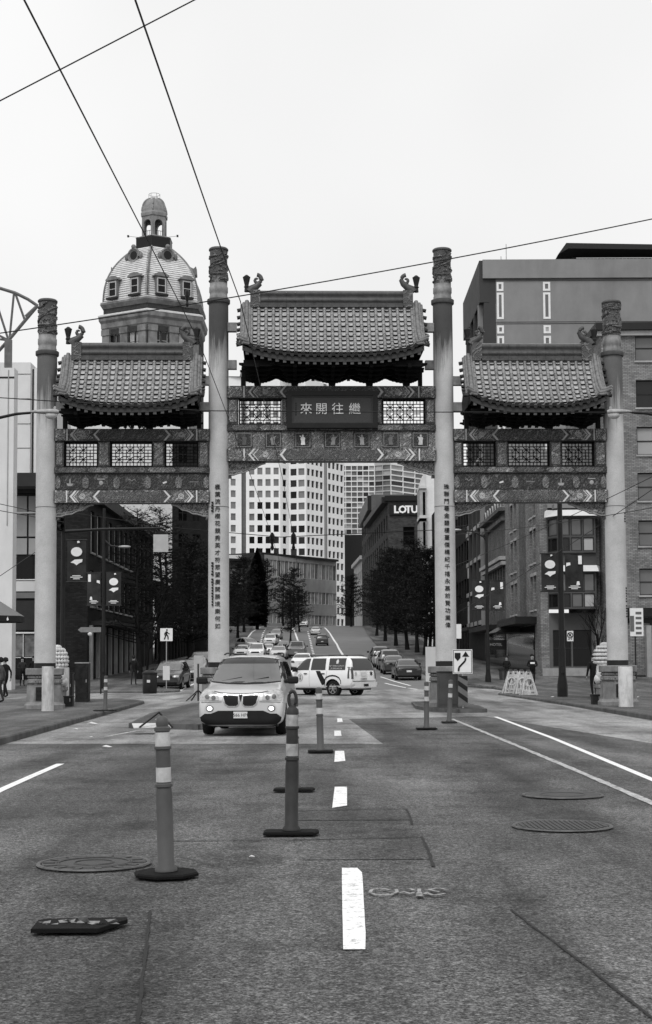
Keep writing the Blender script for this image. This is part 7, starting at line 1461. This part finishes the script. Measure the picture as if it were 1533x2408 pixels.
# ---- cobra-head street lamps near the camera
def cobra(u_tip, u_in, v, Y, sgn, label):
    tip = at(u_tip, v, Y); inn = at(u_in, v, Y); px = (-10.6 if sgn > 0 else 11.4); o = empty('street_lamp', (px, Y, .15), 0, label, 'street lamp', 'cobra-head street lamps'); z = tip.z - .15
    MB().lathe([(.16, 0), (.13, .4), (.075, z - .8)], 12).build('pole', BLK, o, 50)
    a = inn.x - px; MB().tube([(0, 0, z - .85), (a * .25, 0, z - .55), (a * .6, 0, z - .15), (a * .85, 0, z - .01), (a, 0, z + .02)], [.055, .05, .045, .04, .035], 8).build('arm', BLK, o, 50)
    L_ = abs(tip.x - inn.x); hd_ = MB(); s_ = sgn; x0 = a
    sec = [(0, .045, .03, .02), (.15, .08, .055, .02), (.45, .14, .085, .01), (.75, .17, .10, .0), (.93, .14, .085, .0), (1.0, .05, .05, .01)]; nn = 14
    for t, w_, h_, dz in sec:
        for j in range(nn): q = 2*PI*j/nn; hd_.v.append((x0 + s_ * t * L_, w_ * math.cos(q), z + .02 + dz + h_ * (math.sin(q) if math.sin(q) > 0 else math.sin(q) * .55)))
    for i in range(len(sec) - 1):
        for j in range(nn): hd_.f.append((i*nn + j, i*nn + (j+1) % nn, (i+1)*nn + (j+1) % nn, (i+1)*nn + j)); hd_.m.append(0)
    hh = hd_.build('lamp_head', G('lamp_housing', .34, .5, .3, 6, grime=.3), o, 60); MB().sphere((x0 + s_ * .72 * L_, 0, z - .04), .13, 14, 8, (1.35, 1, .95)).build('lens', G('lamp_globe', .5, .15, .2, 9, spec=.6), hh, 60); MB().lathe([(.04, z + .10), (.04, z + .17), (.02, z + .19)], 8, (x0 + s_ * .85 * L_, 0)).build('photocell', STEEL, hh)
cobra(139, 72, 972, 39, 1, 'cobra-head lamp on an arm reaching in from the left'); cobra(1427, 1485, 972, 40, -1, 'cobra-head lamp on an arm reaching in from the right')
# ---- fallen sign on the left island, stand by the island's far end
c = gp(362, 1712, .13); o = empty('fallen_sign', (c.x, c.y, .13), .2, 'collapsed road sign with bent legs on the left island', 'sign'); MB().tbox(Matrix.Translation((-.05, .15, .05)) @ Matrix.Rotation(.12, 4, 'X'), .85, .62, .02).build('panel', PANELW, o); m = MB(); m.bar((-.35, -.15, .02), (.12, .05, .36), .05, .03); m.build('leg', DARK, o); m = MB(); m.bar((.12, .05, .36), (.42, -.1, .01), .05, .03); m.build('leg', DARK, o); m = MB(); m.bar((.05, .1, .20), (.42, .2, .02), .05, .03); m.build('strut', STEEL, o)
c = gp(466, 1651); o = empty('road_sign_stand', (c.x, c.y, .009), 0, 'road sign seen from behind on a black folding stand', 'sign'); MB().box(-.18, .22, -.02, .02, .35, 1.95).build('panel', G('sign_back', .42, .5, .15, 4), o)
for q in (((0, 0, .5), (-.5, -.35, .02)), ((0, 0, .5), (.5, -.3, .02)), ((0, 0, .5), (-.35, .45, .02)), ((0, 0, .5), (.4, .4, .02))): MB().bar(q[0], q[1], .05, .03).build('leg', BLK, o)
MB().box(-.03, .03, -.04, .0, .02, 1.6).build('mast', DARK, o)
# ---- folding A-frame barricades
AFR = G('barricade_plastic', .52, .6, .25, 7, grime=.3)
def aframe_mesh():
    b = MB()
    for s in (-1, 1):
        for tilt in (-1, 1): b.bar((s * .33, tilt * .28, 0), (s * .07, tilt * .03, 1.02), .05, .085)
    for tilt in (-1, 1):
        b.tube([(.17 * math.cos(i*PI/9), tilt * .15, .56 + .17 * math.sin(i*PI/9)) for i in range(19)], .038, 6, False); b.bar((-.26, tilt * .23, .20), (.26, tilt * .23, .20), .04, .09); b.bar((-.31, tilt * .27, .05), (.31, tilt * .27, .05), .04, .06); b.bar((-.15, tilt * .08, .82), (.15, tilt * .08, .82), .03, .16)
        for x in (-.12, 0, .12): b.bar((x, tilt * .23, .22), (x * .8, tilt * .18, .42), .03, .04)
    b.box(-.09, .09, -.05, .05, .98, 1.06); return b.mesh('frame', AFR)
AF = aframe_mesh()
for (u, v, rz, lb) in ((1245, 1635, .05, 'front right of the leaning white barricades'), (1229, 1632, .12, 'second white barricade from the right'), (1215, 1630, -.1, 'second white barricade from the left'), (1203, 1631, .1, 'leftmost of the white folding barricades')):
    c = gp(u, v, .15); o = empty('folding_barricade', (c.x, c.y + .3, .15), rz, lb, 'barricade', 'folding white barricades on the right sidewalk'); put('frame', AF, o); MB().box(-.07, .07, -.07, .07, 1.04, 1.13).build('lamp_socket', ORG, o)
# ---- patio umbrella at left edge
c = at(0, 1600, 58); uy = 66; ux = at(-14, 1, uy).x; o = empty('patio_umbrella', (ux, uy, .15), 0, 'dark patio umbrella with pale trim at the left edge', 'umbrella'); zt_ = at(0, 1405, uy).z - .15; ze_ = at(50, 1452, uy).z - .15; R_ = at(52, 1, uy).x - ux; b = MB(); n = 8
b.v.append((0, 0, zt_))
for k in range(n): a = PI/8 + k * PI/4; b.v.append((R_ * 1.08 * math.cos(a), R_ * 1.08 * math.sin(a), ze_ + .06)); 
for k in range(n): a = PI/8 + k * PI/4; b.v.append((R_ * 1.08 * math.cos(a), R_ * 1.08 * math.sin(a), ze_ - .22))
for k in range(n): b.f.append((0, 1 + k, 1 + (k+1) % n)); b.m.append(0); b.f.append((1 + k, 1 + n + k, 1 + n + (k+1) % n, 1 + (k+1) % n)); b.m.append(1)
b.build('canopy', [G('umbrella_top', .16, .8, .1, 3), G('umbrella_valance', .02, .8, .2, 3)], o); MB().tube([(0, 0, 0), (0, 0, zt_)], .035, 8).build('pole', DARK, o); MB().lathe([(.35, 0), (.35, .06), (.1, .12)], 16).build('foot', CONC, o)
em_ = MB(); em_.prism([(R_*.62, ze_ - .13), (R_*.66, ze_ - .18), (R_*.70, ze_ - .13), (R_*.66, ze_ + .02)], XZ, -R_*.78, -R_*.77); em_.build('emblem', BANL, o)
# ---- hotel awning and signs at right, arrow sign at left
c = at(1168, 1515, 112); hs = empty('awning_sign', (XR - 1.9, 112, zr(112)), 0, 'small white hotel lettering on a black awning', 'awning'); MB().prism([(0, 3.0), (2.0, 3.0), (2.0, 4.2)], XZ, -2.5, 3.5).build('canopy', BLK, hs); put('letters', text_mesh('HOTEL', .30, G('dim_lettering', .30, .6, 0), .01), hs, (at(1165, 1, 109.4).x - (XR - 1.9), -2.52, at(1165, 1516, 109.4).z - zr(112)), (PI/2, 0, 0))
pbox('canopy_front', hs, at(1143, 1, 109.4).x, at(1190, 1, 109.4).x, 109.5, 109.6, at(1160, 1528, 109.4).z, at(1160, 1505, 109.4).z, BLK)
c = at(1493, 1460, 94); o = empty('projecting_sign', (c.x, 94, .15), 0, 'white projecting shop sign with grey bars right of the outer right pillar', 'sign'); h0, h1 = at(1493, 1496, 94).z - .15, at(1493, 1430, 94).z - .15; x0, x1_ = at(1480, 1, 94).x - c.x, at(1511, 1, 94).x - c.x
MB().box(x0, x1_, -.06, .06, h0, h1).build('board', G('sign_white', .7), o); MB().tube([(0, 0, 0), (0, 0, h0)], .05, 8).build('post', DARK, o)
for i in range(5): MB().box(x0 + .42 * (x1_ - x0), x1_ - .12, -.075, -.058, h0 + .12 + i * (h1 - h0 - .2) / 5, h0 + .12 + (i + .5) * (h1 - h0 - .2) / 5).build('bar', G('sign_bar_grey', .12, .6, .1, 4), o)
MB().box(x0, x0 + .3 * (x1_ - x0), -.075, -.058, h0 + .3, h1 - .5).build('bar', G('sign_bar_grey', .12), o)
c = at(1080, 1490, 88); o = empty('small_white_sign', (at(1079, 1, 88).x, 88, .15), 0, 'small white sign showing just past the inner right pillar', 'sign'); MB().box(-.30, .12, -.02, .02, at(1, 1507, 88).z - .15, at(1, 1473, 88).z - .15).build('board', MATS['sign_white'], o); MB().tube([(0, .03, 0), (0, .03, 3)], .03, 6).build('pole', DARK, o); MB().prism([(-.14, 2.0), (-.02, 2.0), (-.06, 2.6), (-.12, 2.6)], XZ, -.03, -.021).build('symbol', BLK, o)
c = at(215, 1482, 70); o = empty('street_name_sign', (at(238, 1, 72).x, 72, .15), 0, 'grey arrow-shaped street sign on the far left corner', 'sign'); zz2 = at(215, 1481, 72).z - .15; MB().tube([(0, 0, 0), (0, 0, zz2 + .1)], .04, 8).build('pole', BLK, o); MB().prism([(-1.15, zz2), (-1.0, zz2 + .13), (0, zz2 + .13), (0, zz2 - .12), (-1.0, zz2 - .12)], XZ, -.04, -.01).build('blade', G('sign_blade_grey', .2, .5, .2, 4), o); MB().lathe([(.05, zz2 - .3), (.11, zz2 - .25), (.11, zz2 - .17), (.05, zz2 - .13)], 10, (-.55, 0)).build('globe', WHITE, o, 50)
# ---- pieces of litter along the kerbs
lt = G('litter_paper', .6, .7, .2, 10)
for i, (u, v, z, s, lb) in enumerate(((215, 1704, 0, .16, 'crumpled white paper at the left kerb'), (178, 1716, 0, .08, 'small paper scrap left along the kerb'), (250, 1758, 0, .10, 'white scrap near the left foreground kerb'), (215, 1735, 0, .06, 'tiny scrap below the left kerb'), (592, 2018, 0, .035, 'white scrap on the dark road patch'), (1500, 1640, .15, .07, 'paper scrap on the right sidewalk'), (1300, 1640, .15, .09, 'paper at the foot of the right lamp post'))):
    c = gp(u, v, z); rd = random.Random(i); b = MB(); k = 7; b.v = [(s * rd.uniform(.6, 1.2) * math.cos(q * 2*PI/k), s * .8 * rd.uniform(.6, 1.2) * math.sin(q * 2*PI/k), .012 + rd.uniform(0, s * .25)) for q in range(k)] + [(0, 0, s * .4 + .012)]; b.f = [(q, (q + 1) % k, k) for q in range(k)]; b.m = [0] * k; tag(b.build('paper_scrap', lt, loc=(c.x, c.y, z)), lb, 'litter', 'litter by the kerbs')
# ---- people
SKIN = G('skin', .32, .6, .1, 9); HAIR = G('dark_hair', .015, .8, .3, 20)
def person(u, v, z, head, label, top, legs, step=.12, arms='down', h=1.72, hood=False, emblem=None):
    c = gpt(u, v, z) if v < 1630 else gp(u, v, z); o = empty('person', (c.x, c.y, c.z), math.radians(head), label, 'person', 'people on the sidewalks'); k = h / 1.75
    V = []; E = []; Rr = []
    def add(p, r, par=None):
        V.append(Vector(p) * k); Rr.append(r * k)
        if par is not None: E.append((par, len(V) - 1))
        return len(V) - 1
    pel = add((0, 0, .95), .15); sp1 = add((0, .01, 1.12), .14, pel); ch = add((0, .02, 1.32), .165, sp1); nk = add((0, .02, 1.49), .06, ch); hd0 = add((0, .04, 1.56), .085, nk); hd1 = add((0, .04, 1.66), .10, hd0); hd2 = add((0, .03, 1.73), .07, hd1)
    for s in (-1, 1):
        hip = add((s * .10, 0, .88), .10, pel); kn = add((s * .11, s * step * .6 + .03, .50), .068, hip); an = add((s * .11, s * step - .04, .09), .048, kn); toe = add((s * .13, s * step + .14, .035), .04, an)
        shd = add((s * .20, .01, 1.40), .075, ch)
        if arms == 'down': el = add((s * .27, -s * step * .4 - .02, 1.13), .055, shd); ha = add((s * .27, -s * step * .7 + .06, .88), .042, el); hb_ = add((s * .265, -s * step * .8 + .09, .79), .035, ha)
        else: el = add((s * .28, .02, 1.14), .055, shd); ha = add((s * .16, .22, 1.10), .042, el); hb_ = add((s * .07, .27, 1.12), .035, ha)
        for q in range(5):
            a = (q - 2) * .018; b0 = V[hb_] / k; dr = Vector((0, .02, -.075)) if arms == 'down' else Vector((-s * .07, .02, .01)); ln = (.7, .95, 1.05, 1.0, .8)[q]; f0 = add(b0 + Vector((0, a, 0)) + dr * .45 * ln, .011, hb_); add(b0 + Vector((0, a * 1.2, 0)) + dr * ln + Vector((-s * .012, 0, 0)), .008, f0)
    me = bpy.data.meshes.new('body'); me.from_pydata(V, E, []); ob = bpy.data.objects.new('tmp', me); COL.objects.link(ob); ob.modifiers.new('k', 'SKIN'); ob.modifiers.new('s', 'SUBSURF').levels = 1
    sk = me.skin_vertices[0].data
    for i, r in enumerate(Rr): sk[i].radius = (r, r * .85); 
    sk[0].use_root = True
    m2 = eval_mesh(ob); bpy.data.objects.remove(ob); m2.materials.clear()
    for mt in (SKIN, top, legs, BLKP): m2.materials.append(mt)
    for pl in m2.polygons:
        z_ = pl.center.z / k; pl.material_index = 3 if z_ < .10 else 2 if z_ < .93 and abs(pl.center.x) < .22 * k else 0 if (z_ > 1.50 or (abs(pl.center.x) > .2 * k and z_ < .86)) else 1; pl.use_smooth = True
    put('body', m2, o); hr = MB(); hr.sphere((0, .02 * k, 1.69 * k), .118 * k, 12, 8, (1, 1.1, .95)); hr.v = [(x, y - (.03 if z > 1.66 * k else .05) * k, z + .015) for x, y, z in hr.v]; hr.build('hood' if hood else 'hair', top if hood else HAIR, o, 60)
    f = MB(); f.sphere((0, .155 * k, 1.635 * k), .02 * k, 6, 5, (.8, 1, 1.3)); f.build('nose', SKIN, o, 60); e = MB()
    for s in (-1, 1): e.sphere((s * .035 * k, .135 * k, 1.665 * k), .013 * k, 6, 4)
    e.build('eyes', BLK, o); MB().box(-.03 * k, .03 * k, .128 * k, .142 * k, 1.592 * k, 1.602 * k).build('mouth', DARK, o)
    if emblem: MB().box(-.13, .13, .155, .175, 1.24 * k, 1.34 * k).build('shirt_print', BANL, o)
    return o
CB = G('black_cloth', .010, .9, .3, 8); CG = G('dark_grey_cloth', .03, .9, .3, 8); CM = G('mid_cloth', .10, .9, .3, 8)
person(1252, 1612, .15, 180, 'person in a black hooded top with white chest print by the barricades', CB, CB, .03, 'front', 1.78, True, True); person(1192, 1607, .15, 150, 'person in dark clothes bending over a bin left of the barricades', CB, CG, .05, 'front', 1.62)
person(1397, 1639, .15, 20, 'person in black standing left of the right stone lion', CB, CB, .05, 'down', 1.75); person(314, 1611, .15, 0, 'person in dark coat walking away on the left sidewalk', CB, CG, .16, 'down', 1.76)
person(12, 1640, .15, 60, 'person in dark coat walking at the left picture edge', CB, CB, .2, 'down', 1.74); person(0, 1652, .15, 80, 'person with pale sleeve cut by the left picture edge', CM, CG, .15, 'down', 1.7); person(52, 1613, .15, 200, 'person standing before the restaurant window', CG, CB, .04, 'front', 1.7); person(79, 1610, .15, 185, 'person beside the outer left pillar by the restaurant', CB, CB, .04, 'down', 1.72)
# ---- bin on wheels by the person at right
c = gp(1186, 1611, .15); o = empty('wheeled_bin', (c.x, c.y - .4, .15), .2, 'grey wheeled bin in front of the hotel entrance', 'bin'); MB().prism([(-.25, .08), (.25, .08), (.32, .95), (-.32, .95)], XZ, -.3, .3).build('tub', G('bin_grey', .06, .6, .2, 4), o); MB().box(-.34, .34, -.33, .35, .95, 1.02).build('lid', DARK, o); MB().tube([(-.2, .33, .08), (.2, .33, .08)], .08, 10).build('wheels', BLKP, o)
# ---- overhead wires, each slung between real supports
WIRE = G('wire_black', .012, .5, 0)
def wire(pts, r, label, sag=0.0, n=14, name='overhead_wire'):
    a, b = Vector(pts[0]), Vector(pts[-1]); q = []
    if len(pts) == 2:
        for i in range(n + 1): t = i / n; p = a.lerp(b, t); p.z -= sag * 4 * t * (1 - t); q.append(p)
    else: q = pts
    o = MB().tube(q, r, 5).build(name, WIRE, smooth=60); return tag(o, label, 'wire', 'overhead wires')
wire([(-2.0, -6, 6.2), at(57, 0, 9.4), at(345, 560, 17.6), at(468, 804, 25), at(593, 1128, 41), at(640, 1263, 52), (-2.1, 70, 6.0), (-2.6, 120, 7.4), (-4, 200, 10)], .0075, 'left trolley wire running from overhead down through the main arch')
wire([(-1.3, -6, 6.2), at(318, 0, 9.4), at(520, 585, 17.0), at(565, 708, 20.5), at(665, 1128, 41), at(690, 1263, 52), (-1.35, 70, 6.0), (-1.6, 120, 7.4), (-2.6, 200, 10)], .0075, 'right trolley wire running from overhead down through the main arch')
wire([at(-260, 372, 15), at(640, -95, 15)], .008, 'thin span wire crossing the upper left sky'); wire([at(-160, 806, 45.5), at(1700, 480, 45.5)], .020, 'cable rising across both roofs to the right', .25)
wire([at(-160, 925, 43), at(480, 966, 45.5), at(900, 969, 45.5), at(1700, 970, 43)], .016, 'level cable across the plaque from lamp to lamp'); wire([at(90, 1195, 60), at(430, 1243, 55), at(660, 1263, 52), at(1030, 1246, 54), at(1160, 1225, 60)], .014, 'span wire slung across the arch carrying the trolley wires')
for i, (a, b, lb) in enumerate((((1030, 1345), (1600, 1088), 'upper of three wires rising past the outer right pillar'), ((1076, 1440), (1600, 1105), 'middle of three wires rising past the outer right pillar'), ((1020, 1260), (1600, 1182), 'lower of three wires rising past the outer right pillar'))): wire([at(*a, 66), at(*b, 44)], .012, lb, .15)
for i, (a, b, lb) in enumerate((((-60, 1172), (150, 1218), 'upper wire running to the signal pole at left'), ((-60, 1190), (150, 1228), 'lower wire running to the signal pole at left'), ((-60, 1395), (95, 1290), 'pale guy wire crossing the mall windows'))): wire([at(*a, 52), at(*b, 59)], .014, lb)
for u, v, lb in ((440, 690, 'trolley insulator hanging beside the domed tower'), (640, 1262, 'left trolley hanger over the arch'), (690, 1262, 'right trolley hanger over the arch')):
    Y = 24.0 if v < 1000 else 52; p = at(u, v, Y); s = Y / 52; b = MB(); b.lathe([(.03*s, p.z - .5*s), (.07*s, p.z - .4*s), (.04*s, p.z - .3*s), (.09*s, p.z - .1*s), (.09*s, p.z + .05*s), (.03*s, p.z + .15*s)], 8, (p.x, p.y)); tag(b.build('wire_hanger', BLK), lb, 'insulator')
